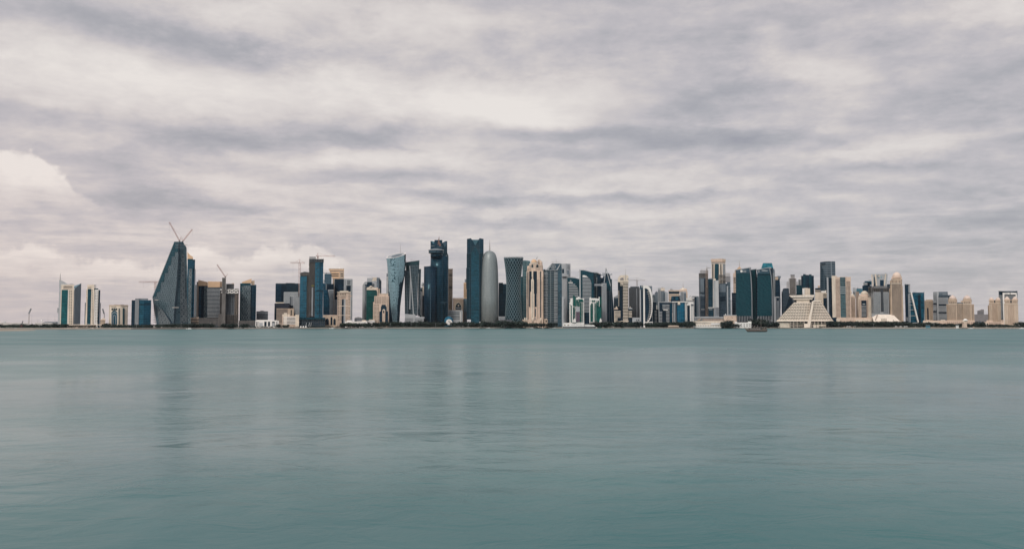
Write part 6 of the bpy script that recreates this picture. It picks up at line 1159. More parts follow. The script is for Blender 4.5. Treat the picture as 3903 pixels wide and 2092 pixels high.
# ================================================================== strip 9
frame(9)
blk('blue_black_slab', 'blue black tower slab with a grey right edge behind the blue glass tower', 'tower', 222, 292, 412, 2640, NAVY, 30, lambda: (box('grey_edge', 290, 324, 415, None, LGREY, 26, 1), fins('edge_slot', 298, 322, 440, 560, 2, .35, GREY, .4, .6), box('cap', 220, 326, 408, 418, GREY, 28, -.6), bands('base_band', 250, 300, 1030, 1100, 5, .4, LGREY, -1, 1), spire('roof_post', 236, 398, 410, .8, .6, GREY, 4)))
B('braced_blue_tower', 'deep blue glass tower with a white ladder frame and long slanting white strut', 'tower', 440, 2460)
DB = glass('deep_blue_glass', (.004, .052, .088), 4.4, 4, .06, var=.6); poly('body', [(290, 1130), (290, 600), (300, 566), (585, 566), (590, 580), (590, 1130)], DB, 34); poly('top_lip', [(350, 572), (400, 563), (575, 572), (590, 536), (592, 600), (350, 600)], BGREY, 6, 2)
box('ladder_post', 288, 300, 590, None, LGREY, 2, -2); box('ladder_post', 310, 322, 575, None, LGREY, 2, -2.4)
for y in (600, 645, 690, 735, 798, 885, 998): box('ladder_rung', 300, 345+(y-600)*.21, y, y+9, LGREY, 2, -1.8)
bars('slanting_strut', [((345, 580), (475, 1125))], 2.4, WHITE, -4); bars('slanting_strut', [((345, 580), (355, 566))], 2.2, WHITE, -3); fins('roof_fin', 380, 445, 535, 566, 3, .3, LGREY, 6, 3); box('dark_bay', 470, 520, 600, None, NAVY2, .6, -.4); bands('sign_band', 420, 560, 598, 610, 1, .7, LBLUE, -.8, .6); box('right_edge', 582, 592, 560, None, BGREY, 2, -1)
blk('cream_window_block', 'cream block with rows of square windows and one tall dark slot', 'apartment building', 592, 746, 715, 2480, SAND, 30, lambda: (box('cap', 620, 750, 698, 718, SAND, 26, 1), box('east_wall', 746, 760, 720, None, BROWN, 26, 1), grid(596, 742, 730, 1085, 10, 20, .5, .5, WIN, cap=100, skip=lambda i, j: 3 <= i <= 5 and j > 6), box('dark_slot', 642, 672, 855, None, NAVY2, .6, -.4)))
B('striped_office_tower', 'grey tower wrapped in white window bands with a plain stepped roof block', 'tower', 905, 2470)
box('body', 758, 1036, 602, None, NAVY2, 34); box('roof_block', 862, 1032, 551, 615, BGREY, 26, 3); box('pier', 824, 860, 547, None, LGREY, 36, -1); box('west_top', 756, 826, 549, 604, LGREY, 30, 1)
bands('west_band', 758, 824, 600, 1085, 22, .5, LGREY, -1, 1.2); box('dark_band', 760, 822, 765, 790, NAVY2, .6, -1.4); box('dark_band', 762, 822, 915, 940, NAVY2, .6, -1.4); bands('west_slit', 758, 822, 556, 602, 3, .25, DGREY, .6, .4)
prism('east_bay', [(858, 0), (1034, -3), (1094, 8), (1094, 30), (858, 30)], 612, None, BGREY); bands('east_band', 856, 1046, 655, 1085, 19, .5, LGREY, -3.8, 1.2); box('dark_glass_band', 858, 1080, 625, 655, SLATE, 2, -3.4); box('dark_band', 860, 1040, 782, 810, NAVY2, .6, -4.1); box('dark_band', 860, 1010, 935, 958, NAVY2, .6, -4.1); fins('roof_sign', 932, 1012, 588, 604, 5, .5, LGREY, 2, .8)
DM = paint('pale_dome', (.60, .50, .44), .6, .1)
def twin_dome_hotel():
    B('twin_dome_hotel', 'wide sand hotel with two big round domes and rows of arched balcony windows', 'hotel', 1265, 2360)
    box('body', 1050, 1480, 750, None, SAND, 36, 2); box('west_wing', 1008, 1060, 785, None, SAND, 30, 4); box('east_wing', 1478, 1526, 785, None, SAND, 30, 4)
    for x in (1122, 1396):
        dome('dome', x, 622, 680, 62, DM, 20, 8, .2); lathe('drum', x, [(64, 680), (76, 700), (78, 745)], SAND, 24, 20); lathe('lantern', x, [(2, 606), (9, 612), (10, 630)], DM, 10, 20); box('tower', x-76, x+78, 715, None, SAND, 34, 0); fins('drum_window', x-62, x+60, 686, 700, 8, .4, BROWN, -2, 4)
        grid(x-66, x+66, 740, 770, 4, 1, .4, .8, WIN); grid(x-68, x+66, 800, 1080, 6, 14, .55, .45, WIN, cap=84); box('string_course', x-80, x+82, 775, 784, PALE, 1.5, -1)
    box('mid_block', 1275, 1335, 722, 760, SAND, 24, 4); box('mansard', 1200, 1320, 752, 770, BGREY, 8, 1.4); grid(1204, 1318, 785, 1080, 6, 15, .6, .5, WIN, 1.8, cap=90); grid(1012, 1048, 800, 1085, 2, 14, .5, .5, WIN, 3.8); grid(1482, 1520, 800, 1085, 2, 14, .6, .5, WIN, 3.8); box('base', 1000, 1540, 1090, None, CREAM, 20, -8); fins('base_arch', 1010, 1530, 1115, 1160, 14, .4, BROWN, -8.5, .6)
twin_dome_hotel()
def twin(label, x0, x1, yt, yb, Y):
    B('domed_hotel_tower', label, 'hotel tower', (x0+x1)/2, Y, 'sand hotel towers with twin domes'); w_ = x1-x0; s = w_/230.
    box('body', x0, x1, yt+120*s, None, SAND, 34); box('upper_block', x0+8*s, x1-8*s, yt+60*s, yt+125*s, SAND, 30, 2)
    for x in (x0+50*s, x1-50*s):
        dome('dome', x, yt+8*s, yt+48*s, 36*s, DM, 16, 7, .5); lathe('drum', x, [(38*s, yt+44*s), (44*s, yt+56*s), (44*s, yt+90*s)], CREAM, 20, 16); spire('finial', x, yt-6, yt+10*s, .7, .3, STEEL, 16); grid(x-28*s, x+28*s, yt+80*s, yt+108*s, 3, 2, .4, .5, WIN, 1.8)
    arch((x0+x1)/2-12*s, (x0+x1)/2+12*s, yt+70*s, yt+112*s, NAVY, 1.6); box('string_course', x0-3, x1+3, yt+122*s, yt+130*s, PALE, 2, -1)
    fins('rib', x0+10*s, x0+60*s, yt+150*s, yb, 3, .35, PALE, -.6, .6); fins('rib', x1-60*s, x1-10*s, yt+150*s, yb, 3, .35, PALE, -.6, .6)
    grid((x0+x1)/2-48*s, (x0+x1)/2+48*s, yt+150*s, yb, 4, 18, .6, .45, BROWN, cap=72); grid(x0+12*s, x0+58*s, yt+160*s, yb, 2, 16, .3, .5, BROWN, cap=32); grid(x1-58*s, x1-12*s, yt+160*s, yb, 2, 16, .3, .5, BROWN, cap=32)
twin('left sand hotel tower with twin pointed domes beside the low arcade', 1804, 2026, 648, 1085, 2400)
twin('right sand hotel tower with twin pointed domes at the right end', 2090, 2352, 634, 1160, 2340)
blk('side_wing', 'plain sand wing stuck to the left side of the left twin domed hotel tower', 'building', 1785, 1808, 808, 2430, SAND, 20)
B('white_frame_tower', 'dark banded tower with a white portal frame behind the right twin domed hotel', 'tower', 2165, 2540)
box('body', 1988, 2342, 600, None, NAVY2, 30, 2); prism('roof_wing', [(1984, 0), (2210, 6), (2342, 0), (2342, 30), (1984, 30)], [534, 545, 534, 534, 534], 602, NAVY); bars('roof_edge', [((1984, 536), (2200, 546)), ((2212, 548), (2342, 534))], 1., LGREY, -1); bands('floor_band', 1988, 2064, 610, 1065, 28, .45, LGREY, .6, 1.2)
box('portal_top', 2064, 2328, 570, 602, WHITE, 4, -2); box('portal_leg', 2064, 2096, 600, None, WHITE, 4, -2); box('portal_leg', 2308, 2330, 600, None, WHITE, 4, -2); bands('floor_band', 2098, 2306, 612, 700, 5, .45, LGREY, .6, 1.2); box('portal_slot', 2198, 2210, 545, 600, NAVY2, 3, -2.5); bands('floor_band', 2330, 2344, 610, 760, 9, .4, LGREY, .6, 1.2); box('letter_sign', 2108, 2160, 582, 590, GREY, .6, -2.5); box('corner_post', 1984, 1992, 536, 620, LGREY, 2, -.6)
B('distant_block', 'hazy far off blue grey block with a stepped castle like top on the right', 'building', 1660, 6500)
HZ = paint('haze_toned_wall', (.17, .165, .17), .9); box('body', 1530, 1790, 975, None, HZ, 80); box('upper_block', 1585, 1714, 908, 980, HZ, 70, 5); box('raised_corner', 1660, 1714, 882, 912, HZ, 60, 6); poly('slope', [(1585, 912), (1600, 905), (1640, 895), (1662, 886), (1662, 912)], HZ, 60, 6); bands('window_band', 1600, 1700, 925, 970, 3, .35, DGREY, 4, 1); box('west_wing', 1525, 1600, 985, None, HZ, 60, -10)  # distance haze on this block is put into its wall colour
blk('arcade', 'low sand arcade with dark openings between the left twin domed hotel tower and the water', 'arcade', 1720, 2092, 1118, 2300, CREAM, 20, lambda: (box('roof_block', 1760, 1880, 1085, 1120, CREAM, 14, 2), box('east_block', 2030, 2092, 1082, None, CREAM, 14, -1), fins('opening', 1800, 2025, 1128, 1160, 10, .6, BROWN, -.3, .5), box('west_block', 1718, 1765, 1128, None, PALE, 10, -4), ringdisk(2058, 1106, 12, 14, BROWN, -1.6, 'round_window', .3)))
blk('long_sand_podium', 'long low sand podium behind trees left of the wide two domed hotel', 'podium', 568, 1008, 1092, 2340, CREAM, 24, lambda: (box('step', 620, 700, 1080, 1094, CREAM, 14, 4), box('step', 900, 985, 1080, 1094, PALE, 14, 4), box('lower_wall', 566, 860, 1112, None, PALE, 6, -4)))
B('lighthouse_kiosk', 'small white waterfront tower with a low cone roof and tapering sides', 'tower', 1362, 2160)
extrude('shaft', [W(1330, 1222, RY), W(1338, 1130, RY), (W(1320, 1128, RY)), W(1322, 1108, RY), W(1402, 1108, RY), W(1402, 1128, RY), W(1388, 1130, RY), W(1396, 1222, RY)], (0, 8, 0), CREAM)
lathe('cone_roof', 1361, [(2, 1056), (22, 1066), (40, 1080), (52, 1090), (48, 1094)], WHITE, 20, 4); box('lantern_room', 1322, 1402, 1094, 1108, PALE, 8, .3); grid(1350, 1376, 1120, 1200, 1, 3, .4, .3, BROWN); 
blk('waterfront_hotel_annex', 'small white roofed house behind trees between the wide hotel and the left twin domed tower', 'house', 1590, 1660, 1122, 2300, WHITE, 14, lambda: (poly('roof', [(1585, 1124), (1600, 1108), (1650, 1108), (1665, 1124)], BGREY, 16, -1),))
blk('guard_house', 'tiny white house with flat roof at the water left of the tapering white tower', 'house', 1185, 1240, 1185, 2170, WHITE, 6, lambda: (box('roof', 1180, 1245, 1180, 1187, LGREY, 8, -1),))
blk('glass_kiosk', 'small pale blue glass kiosk under trees left of the wide two domed hotel', 'kiosk', 615, 702, 1185, 2180, LBLUE, 8, lambda: (poly('roof', [(608, 1187), (625, 1175), (690, 1175), (708, 1187)], BGREY, 10, -1),))
# distant skyline on the left, seen past the first towers
frame(2)
# ------------------------------------------------------------------ jetties
def jetty(label, fx, x0, x1, y, Y, d=8):
    frame(fx); B('jetty', label, 'jetty', (x0+x1)/2, Y); a, b = W(x0, 1200, Y), W(x1, 1200, Y); root.location.z = 0
    extrude('deck', [(a.x, Y, .9), (b.x, Y, .9), (b.x, Y, 1.5), (a.x, Y, 1.5)], (0, d, 0), quay); n = int((b.x-a.x)/8)
    for i in range(n+1): v, f = [], []; x = a.x+(b.x-a.x)*i/n; bar((x, Y+.6, -1), (x, Y+.6, 1.), .35, v, f); mesh_obj('pile', v, f, DARKST, root)
jetty('long low stone jetty at the water in front of the wide two domed hotel', 9, 566, 1375, 1240, 2060)
jetty('short floating pontoon in front of the right twin domed hotel tower', 9, 1935, 2310, 1240, 2040)
jetty('low jetty in front of the diamond lattice tower', 5, 330, 640, 1270, 2300)
# ------------------------------------------------------------------ white quayside pavilion and roofs
frame(6)
B('canopy_pavilion', 'white flat canopy on slender columns at the foot of the sickle tower', 'pavilion', 1350, 2390)
box('canopy', 1278, 1418, 1148, 1162, WHITE, 16); columns(1290, 1410, 1160, None, 4, WHITE, 2.5, 2); box('wall', 1300, 1345, 1162, 1215, PALE, 8, 5)
blk('boathouse', 'low boathouse with a curved cream roof among trees right of the sickle tower', 'boathouse', 1668, 1846, 1226, 2330, BROWN, 10, lambda: (poly('roof', [(1662, 1228), (1675, 1212), (1700, 1208), (1815, 1208), (1845, 1216), (1850, 1228)], CREAM, 14, -2),))
B('moored_ferry', 'long white ferry with a dark hull moored right of the slanted emblem tower', 'ferry', 200, 2330); root.location.z = 0
poly('upper_hull', [(-62, 1228), (-60, 1172), (-20, 1168), (40, 1170), (60, 1180), (250, 1184), (290, 1190), (360, 1192), (440, 1200), (462, 1215), (462, 1228)], WHITE, 14); poly('dark_base', [(-60, 1248), (-60, 1228), (480, 1226), (488, 1234), (470, 1248)], paint('dark_hull', (.03, .045, .055), .5), 15, -.5); box('roof_house', -20, 60, 1166, 1175, PALE, 8, 3); bars('mast', [((295, 1188), (295, 1236))], .5, DARKST, -1)
for x in (-50, 10): arch(x, x+34, 1192, 1212, BROWN, -.3)
bands('window_band', 70, 420, 1196, 1204, 1, .5, GREY)
# ================================================================== trees
def leaf_mat(key, dark, light):
    m_, N, p = new_mat(key); pos = N.n('ShaderNodeNewGeometry').outputs['Position']; nz = N.noise(pos, .35, 3, .6); oi = N.n('ShaderNodeObjectInfo')
    f = N.m('MULTIPLY_ADD', oi.outputs['Random'], .35, N.m('MULTIPLY', nz.outputs[0], .8)); N.put(p.inputs['Base Color'], N.mix(N.ss(f, .3, .85), dark, light)); p.inputs['Roughness'].default_value = .65; p.inputs['Specular IOR Level'].default_value = .2; return m_
LEAF = leaf_mat('foliage', (.009, .020, .020), (.032, .050, .042)); PALM = leaf_mat('palm_foliage', (.03, .05, .035), (.075, .095, .06)); BARK = paint('bark', (.07, .055, .045), .95)
def crown_mesh(seed, wide, n=430):
    r = random.Random(seed); v, f = [], []; cl = []
    for i in range(9):
        a = r.uniform(0, 2*pi); d = r.uniform(.1, .62); cl.append((cos(a)*d*wide, sin(a)*d*wide, r.uniform(.26, .82), r.uniform(.2, .36)))
    for i in range(n):
        cx, cy, cz, cr = cl[i % 9]; u = Vector((r.gauss(0, 1), r.gauss(0, 1), r.gauss(0, .75))).normalized()*cr*r.uniform(.55, 1.08)
        c = Vector((cx, cy, cz))+u; s = r.uniform(.045, .085); a = Vector((r.gauss(0, 1), r.gauss(0, 1), r.gauss(0, 1))).normalized(); b = a.cross(u+Vector((.01, 0, .02))).normalized(); k = len(v)
        v += [tuple(c-a*s-b*s*.6), tuple(c+a*s-b*s*.4), tuple(c+a*s*.7+b*s), tuple(c-a*s*.8+b*s*.8)]; f.append([k, k+1, k+2, k+3])
    me = bpy.data.meshes.new('crown'); me.from_pydata(v, [], f); me.materials.append(LEAF); return me
def trunk_mesh(seed):
    r = random.Random(seed); v, f = [], []
    bar((0, 0, -.05), (r.uniform(-.03, .03), 0, .35), .03, v, f, 6)
    for i in range(4): a = r.uniform(0, 6.28); bar((0, 0, .3), (cos(a)*.3, sin(a)*.3, .62), .014, v, f, 4)
    me = bpy.data.meshes.new('trunk'); me.from_pydata(v, [], f); me.materials.append(BARK); return me
CR = [crown_mesh(i, [.85, .95, .7, 1., .8, .9][i]) for i in range(6)]; TR = [trunk_mesh(i) for i in range(3)]
def palm_meshes():
    v, f = [], []; bar((0, 0, -.05), (.03, 0, .4), .03, v, f, 6); bar((.03, 0, .4), (.02, 0, .82), .022, v, f, 6); tm = bpy.data.meshes.new('trunk'); tm.from_pydata(v, [], f); tm.materials.append(BARK)
    v, f = [], []; r = random.Random(9)
    for i in range(18):
        a = 2*pi*i/18+r.uniform(-.15, .15); up = r.uniform(.02, .22); p0 = Vector((.02, 0, .82)); L = r.uniform(.26, .34); pts = []
        for k in range(5):
            t = k/4; pts.append(p0+Vector((cos(a)*L*t, sin(a)*L*t, up*t*1.6-.32*t*t)))
        n = Vector((-sin(a), cos(a), 0))
        for k in range(4):
            w0, w1 = .035*(1-abs(k/4-.4)), .035*(1-abs((k+1)/4-.4))*(0.3 if k == 3 else 1); q = len(v); v += [tuple(pts[k]-n*w0-Vector((0,0,.015))), tuple(pts[k]), tuple(pts[k]+n*w0-Vector((0,0,.015))), tuple(pts[k+1]-n*w1-Vector((0,0,.015))), tuple(pts[k+1]), tuple(pts[k+1]+n*w1-Vector((0,0,.015)))]; f += [[q, q+1, q+4, q+3], [q+1, q+2, q+5, q+4]]
    cm = bpy.data.meshes.new('crown'); cm.from_pydata(v, [], f); cm.materials.append(PALM); return tm, cm
PT, PC = palm_meshes()
def tree(x, yt, Y, label, rnd, palm=False, wide=1.):
    e = bpy.data.objects.new('palm_tree' if palm else 'tree', None); COL.objects.link(e); p = W(x, yt, Y); h = p.z-GZ
    e.location = (p.x, Y, GZ); e.rotation_euler = (0, 0, rnd.uniform(0, 6.28)); s = h/(.95 if palm else 1.); e.scale = (s*wide, s*wide, s)
    tag(e, label, 'palm tree' if palm else 'tree', 'palms along the waterfront' if palm else 'trees along the waterfront'); e.empty_display_size = .3
    for nm, me in (('trunk', PT if palm else TR[rnd.randrange(3)]), ('crown', PC if palm else CR[rnd.randrange(6)])):
        c = bpy.data.objects.new(nm, me); COL.objects.link(c); c.parent = e
NT_ = [0]
def row(fn, x0, x1, yt, Y, label, step=12., jit=6, palm=False, wide=1., dup=0):
    """step in photograph pixels"""
    frame(fn); rnd = random.Random(int(x0+yt+fn*100)); n = max(1, round((x1-x0)/fr[2]/step))
    for i in range(n):
        x = x0+(x1-x0)*(i+.5)/n+rnd.uniform(-.3, .3)*step*fr[2]*.5; tree(x, yt+rnd.uniform(-jit, jit)*fr[2]/4, Y+rnd.uniform(-6, 6), label, rnd, palm, wide*rnd.uniform(.85, 1.2)); NT_[0] += 1
TRS = [(1,0,380,1160,1725,'dark round tree in the row at the left end of the shore'),(1,380,820,1166,1730,'dark round tree in the row between the leaning mast and the grey blade tower'),(1,820,1235,1160,1725,'dark round tree in the row just left of the white tower'),
 (1,1950,2040,1140,1750,'dark tree between the small sand villa and the arched cream block'),(1,2090,2240,1165,1750,'dark tree before the left half of the arched cream block'),(1,2245,2466,1165,1760,'dark tree before the right half of the arched cream block'),(1,1660,1780,1168,1755,'small tree poking over the long pavilion roof'),
 (2,100,290,1250,1880,'dark tree at the foot of the blue glass block left of the wedge tower'),(2,350,640,1244,1880,'dark tree in the row at the foot of the wedge tower'),(2,640,830,1240,1890,'dark tree in front of the low tan podium'),(2,830,990,1243,1900,'dark tree in front of the grey tiered car park'),(2,1095,1245,1243,1920,'dark tree in front of the scaffold tower base'),(2,1330,1400,1243,1930,'dark tree below the woven screen tower'),
 (3,80,180,1212,2030,'dark tree left of the white colonnade'),(3,600,660,1205,2060,'dark tree right of the white colonnade'),(3,700,770,1218,2070,'dark tree before the curved balcony building'),(3,1520,1600,1195,2130,'dark tree at the foot of the cream cornice tower'),(3,1600,1925,1190,2140,'dark tree before the low white flat roofed buildings'),
 (4,0,165,1205,2360,'dark tree before the low white block with trellis roof'),(4,230,440,1198,2370,'dark tree before the stepped cream block'),(4,470,640,1198,2380,'dark tree at the foot of the twisted glass tower'),(4,640,880,1190,2390,'dark tree before the podium of the flared dark tower'),(4,880,1160,1198,2400,'dark tree at the foot of the saucer topped tower'),(4,1275,1519,1200,2410,'dark tree right of the blue domed pavilion'),
 (5,130,320,1205,2400,'dark tree at the foot of the V notched skyscraper'),(5,320,390,1188,2400,'big dark tree at the left foot of the bullet tower'),(5,390,560,1200,2400,'dark tree at the foot of the bullet tower'),(5,560,730,1180,2395,'dark tree between the bullet tower and the lattice tower'),(5,775,875,1188,2400,'big dark tree at the right foot of the lattice tower'),(5,900,1140,1212,2400,'small dark tree before the castle like podium'),(5,1185,1300,1208,2400,'dark tree at the foot of the slanted emblem tower'),
 (6,395,600,1152,2400,'dark tree between the green arched white building and the pinnacle tower'),(6,600,770,1152,2400,'dark tree at the foot of the pinnacle tower'),(6,780,960,1152,2400,'dark tree before the left wing of the cream capped tower'),(6,1030,1210,1152,2400,'dark tree at the foot of the dark tower shell'),(6,1300,1430,1170,2370,'tree behind the white canopy under the sickle tower'),(6,1430,1660,1155,2400,'dark tree before the white banded office block'),(6,1650,1990,1150,2400,'dark tree before the bright blue office block'),
 (7,150,275,1140,2390,'dark tree left of the long white terraces'),(7,770,900,1128,2385,'round dark tree between the white terraces and the small car park'),(7,735,785,1185,2380,'small tree beside the pale green quay wall'),(7,940,1035,1188,2375,'small tree in front of the small white car park'),(7,1230,1440,1108,2420,'tall dark tree between the two wide woven green towers'),(7,1440,1620,1180,2400,'dark tree at the foot of the right woven green tower'),
 (8,0,80,1158,2390,'tree at the left foot of the pyramid hotel'),(8,940,1060,1140,2385,'dark tree at the right foot of the pyramid hotel'),(8,1060,1400,1142,2370,'dark tree in the belt before the long low cream building'),(8,1400,1660,1146,2360,'dark tree in the belt left of the tent roofed hall'),(8,1660,2158,1144,2340,'dark tree in the belt before the tent roofed hall'),
 (9,130,330,1118,2320,'dark tree at the foot of the blue black slab'),(9,330,560,1120,2310,'dark tree at the foot of the braced blue tower'),(9,560,870,1130,2290,'dark tree before the long sand podium'),(9,880,1320,1145,2280,'dark tree before the wide two domed hotel'),(9,1400,1570,1148,2280,'tree right of the tapering white waterfront tower'),(9,1580,1710,1118,2290,'dark tree between the two domed hotels'),(9,1780,2100,1160,2240,'dark tree before the low sand arcade'),(9,2100,2340,1172,2230,'tree before the right twin domed tower'),(9,2360,2520,1118,2260,'dark tree at the right end of the shore')]
for (fn, x0, x1, yt, Y, lab) in TRS: row(fn, x0, x1, yt, Y, lab, 10.5, 6, wide=1.3)
for (fn, x0, x1, yt, Y, lab) in ((3,1530,1760,1185,2120,'palm before the low white flat roofed buildings'),(8,440,500,1158,2345,'palm before the left base of the pyramid hotel'),(8,700,840,1165,2345,'palm before the right base of the pyramid hotel'),(5,930,1120,1205,2380,'palm before the castle like podium'),(9,2200,2330,1172,2200,'palm before the right twin domed tower'),(8,1480,1560,1125,2330,'palm rising above the tree belt left of the tent roofed hall'),(1,2080,2160,1168,1735,'palm before the arched cream block')):
    row(fn, x0, x1, yt, Y, lab, 16, 4, palm=True, wide=1.3)
# low hedge / undergrowth under the tree rows: nobody could count it
def hedge():
    r = random.Random(4); v, f = [], []; e = edge(46); 
    for i in range(len(e)-1):
        (xa, ya), (xb, yb) = e[i], e[i+1]
        for k in range(150):
            t = r.random(); c = Vector((xa+(xb-xa)*t, ya+(yb-ya)*t+r.uniform(-3, 3), GZ+r.uniform(.1, 4.))); s = r.uniform(.5, 1.1); a = Vector((r.gauss(0, 1), r.gauss(0, .4), r.gauss(0, 1))).normalized()*s; b = Vector((-a.z, r.gauss(0, .3), a.x)); q = len(v)
            v += [tuple(c-a), tuple(c+b*.8), tuple(c+a), tuple(c-b*.7)]; f.append([q, q+1, q+2, q+3])
    tag(mesh_obj('hedge_shrubs', v, f, LEAF), 'low dark shrubs along the waterfront road', 'shrubs', kind='stuff')
hedge()
# ================================================================== lamps, cars, parasols, people-free promenade furniture
def place(px, inset):
    frame(0); Y = shore(px)+inset; v = W(px, 1243, Y); return Vector((v.x, Y, GZ))
LM = [(150,'left of the white tower'),(330,'before the slim cream tower'),(520,'before the blue glass block'),(690,'before the wedge tower'),(800,'before the striped tower'),(905,'below the woven screen tower'),(1075,'before the brown grey hotel block'),(1180,'before the unfinished blue towers'),(1310,'before the low white flat roofed buildings'),(1487,'before the stepped cream block'),(1567,'before the podium of the flared tower'),(1660,'before the saucer topped tower'),(1785,'before the V notched skyscraper'),(1930,'left of the lattice tower'),(2050,'before the ornate dome tower'),(2290,'before the pinnacle tower'),(2390,'before the cream capped tower'),(2540,'before the white banded office block'),(2620,'before the bright blue office'),(2960,'left of the pyramid hotel'),(3197,'right of the pyramid hotel'),(3330,'before the tent roofed hall'),(3560,'before the striped office tower'),(3647,'before the wide two domed hotel'),(3760,'before the low sand arcade')]
lp = None
for px, lab in LM:
    p = place(px, 12); e = bpy.data.objects.new('street_lamp', None); COL.objects.link(e); e.location = p; tag(e, 'slender promenade lamp post '+lab, 'street lamp', 'lamp posts along the promenade')
    if lp is None:
        v, f = [], []; bar(p, p+Vector((0, 0, 10.5)), .14, v, f, 6); a = mesh_obj('pole', v, f, LGREY, e)
        v, f = [], []; bar(p+Vector((-1.6, 0, 10.4)), p+Vector((1.6, 0, 10.4)), .1, v, f); b = mesh_obj('arm', v, f, LGREY, e); v, f = [], []; bar(p+Vector((1.2, 0, 10.3)), p+Vector((2.1, 0, 10.3)), .2, v, f); c = mesh_obj('lamp_head', v, f, WHITE, e); lp = (a, b, c)
    else:
        for o in lp: q = o.copy(); COL.objects.link(q); q.parent = e
CARM = [paint('car_paint_'+n, c, .3, .03, .5) for n, c in (('white', (.75, .75, .74)), ('silver', (.42, .43, .44)), ('dark', (.03, .035, .04)), ('red', (.25, .03, .025)), ('sand', (.42, .36, .28)))]; CARN = ['white', 'silver', 'dark', 'red', 'sand coloured']
def car_meshes():
    body = []; 
    prof = [(-2.3, .35), (-2.3, .85), (-1.5, 1.0), (-.9, 1.48), (.75, 1.5), (1.4, 1.02), (2.25, .88), (2.3, .35)]
    v = [(x, -.9, z) for x, z in prof]+[(x, .9, z) for x, z in prof]; n = len(prof); f = [list(range(n)), list(range(2*n-1, n-1, -1))]+[[i, (i+1) % n, n+(i+1) % n, n+i] for i in range(n)]
    out = []
    for m_ in CARM: me = bpy.data.meshes.new('body'); me.from_pydata(v, [], f); me.materials.append(m_); out.append(me)
    gp = [(-1.35, 1.03), (-.85, 1.42), (.7, 1.44), (1.25, 1.05)]; gv = [(x, -.92, z) for x, z in gp]+[(x, .92, z) for x, z in gp]; g = bpy.data.meshes.new('windows'); g.from_pydata(gv, [], [[0, 1, 2, 3], [7, 6, 5, 4], [0, 4, 5, 1], [1, 5, 6, 2], [2, 6, 7, 3]]); g.materials.append(WIN)
    wv, wf = [], []
    for s in (-1,): 
        for i in range(12): t = 2*pi*i/12; wv += [(.34*cos(t), -.95, .34+.34*sin(t)), (.34*cos(t), -.7, .34+.34*sin(t))]
        for i in range(12): j = (i+1) % 12; wf.append([2*i, 2*j, 2*j+1, 2*i+1])
        wf.append([2*i for i in range(12)])
    w_ = bpy.data.meshes.new('wheel'); w_.from_pydata(wv, [], wf); w_.materials.append(BLACK); return out, g, w_
CB, CG, CW = car_meshes(); rc = random.Random(21)
CARS = [(60,'left of the small shore crane'),(235,'before the white tower'),(270,'before the long pavilion'),(350,'before the slim cream tower'),(500,'left of the blue glass block'),(770,'before the tan podium'),(812,'before the tiered car park'),(905,'below the woven screen tower'),(985,'before the white colonnade'),(1060,'right of the white colonnade'),(1105,'before the curved balcony building'),(1235,'before the construction podium'),(1262,'before the arched arcade'),(1290,'at the foot of the cream cornice tower'),(1315,'left of the low white villas'),(1345,'before the low white villas'),(1385,'right end of the low white villas'),(1430,'before the stepped cream block'),(1540,'before the flared tower podium'),(1700,'right of the saucer topped tower'),(1885,'right of the bullet tower'),(1990,'at the foot of the lattice tower'),(2030,'before the castle like podium'),(2060,'before the castle like gate'),(2085,'left of the white ferry'),(2310,'before the pinnacle tower'),(2370,'before the cream capped tower'),(2400,'right of the cream capped tower'),(2450,'before the sickle tower'),(2505,'right of the sickle tower'),(2960,'left of the pyramid hotel'),(3120,'before the pyramid hotel base'),(3290,'before the tree belt'),(3420,'below the ribbed sand tower'),(3600,'before the sand podium'),(3840,'at the right end of the shore')]
for px, lab in CARS:
    k = rc.randrange(5); e = bpy.data.objects.new('parked_car', None); COL.objects.link(e); e.location = place(px+rc.uniform(-4, 4), 8); e.rotation_euler = (0, 0, rc.choice((0, pi))*0+rc.uniform(-.1, .1)); tag(e, CARN[k]+' car parked on the promenade '+lab, 'car', 'cars parked along the waterfront')
    for nm, me, dx in (('body', CB[k], 0), ('windows', CG, 0), ('wheel', CW, -1.4), ('wheel', CW, 1.4)):
        c = bpy.data.objects.new(nm, me); COL.objects.link(c); c.parent = e; c.location = (dx, 0, 0)
def parasol_set(fn, xs, Y, lab):
    frame(fn)
    for i, x in enumerate(xs):
        p = W(x, 1200, Y); e = bpy.data.objects.new('parasol', None); COL.objects.link(e); e.location = (p.x, Y, GZ); tag(e, lab, 'parasol', 'parasols on the shore')
        v, f = [], []; bar(e.location, e.location+Vector((0, 0, 3.2)), .08, v, f); mesh_obj('pole', v, f, WHITE, e); c = e.location+Vector((0, 0, 4.2)); v = [tuple(c)]+[tuple(e.location+Vector((4.2*cos(t*pi/4), 4.2*sin(t*pi/4), 2.7))) for t in range(8)]; mesh_obj('canopy', v, [[0, i_+1, (i_+1) % 8+1] for i_ in range(8)], WHITE, e)
for px_, lb_ in ((1147, 'left'), (1156.5, 'middle'), (1166, 'right')):
    frame(0); B('dome_tent', lb_+' one of three small white dome tents before the construction podium', 'tent', px_, shore(px_)+6); dome('canopy', px_, 1242, 1248, 3.6, WHITE, 3)
parasol_set(8, (1252, 1290, 1355, 1385), 2345, 'white pointed parasol on the shore right of the pyramid hotel')
parasol_set(9, (60, 150, 225, 260), 2270, 'white pointed parasol on the beach below the ribbed sand tower')
parasol_set(4, (640, 700, 1330, 1400), 2395, 'white pointed parasol under the dark trees beside the saucer topped tower')
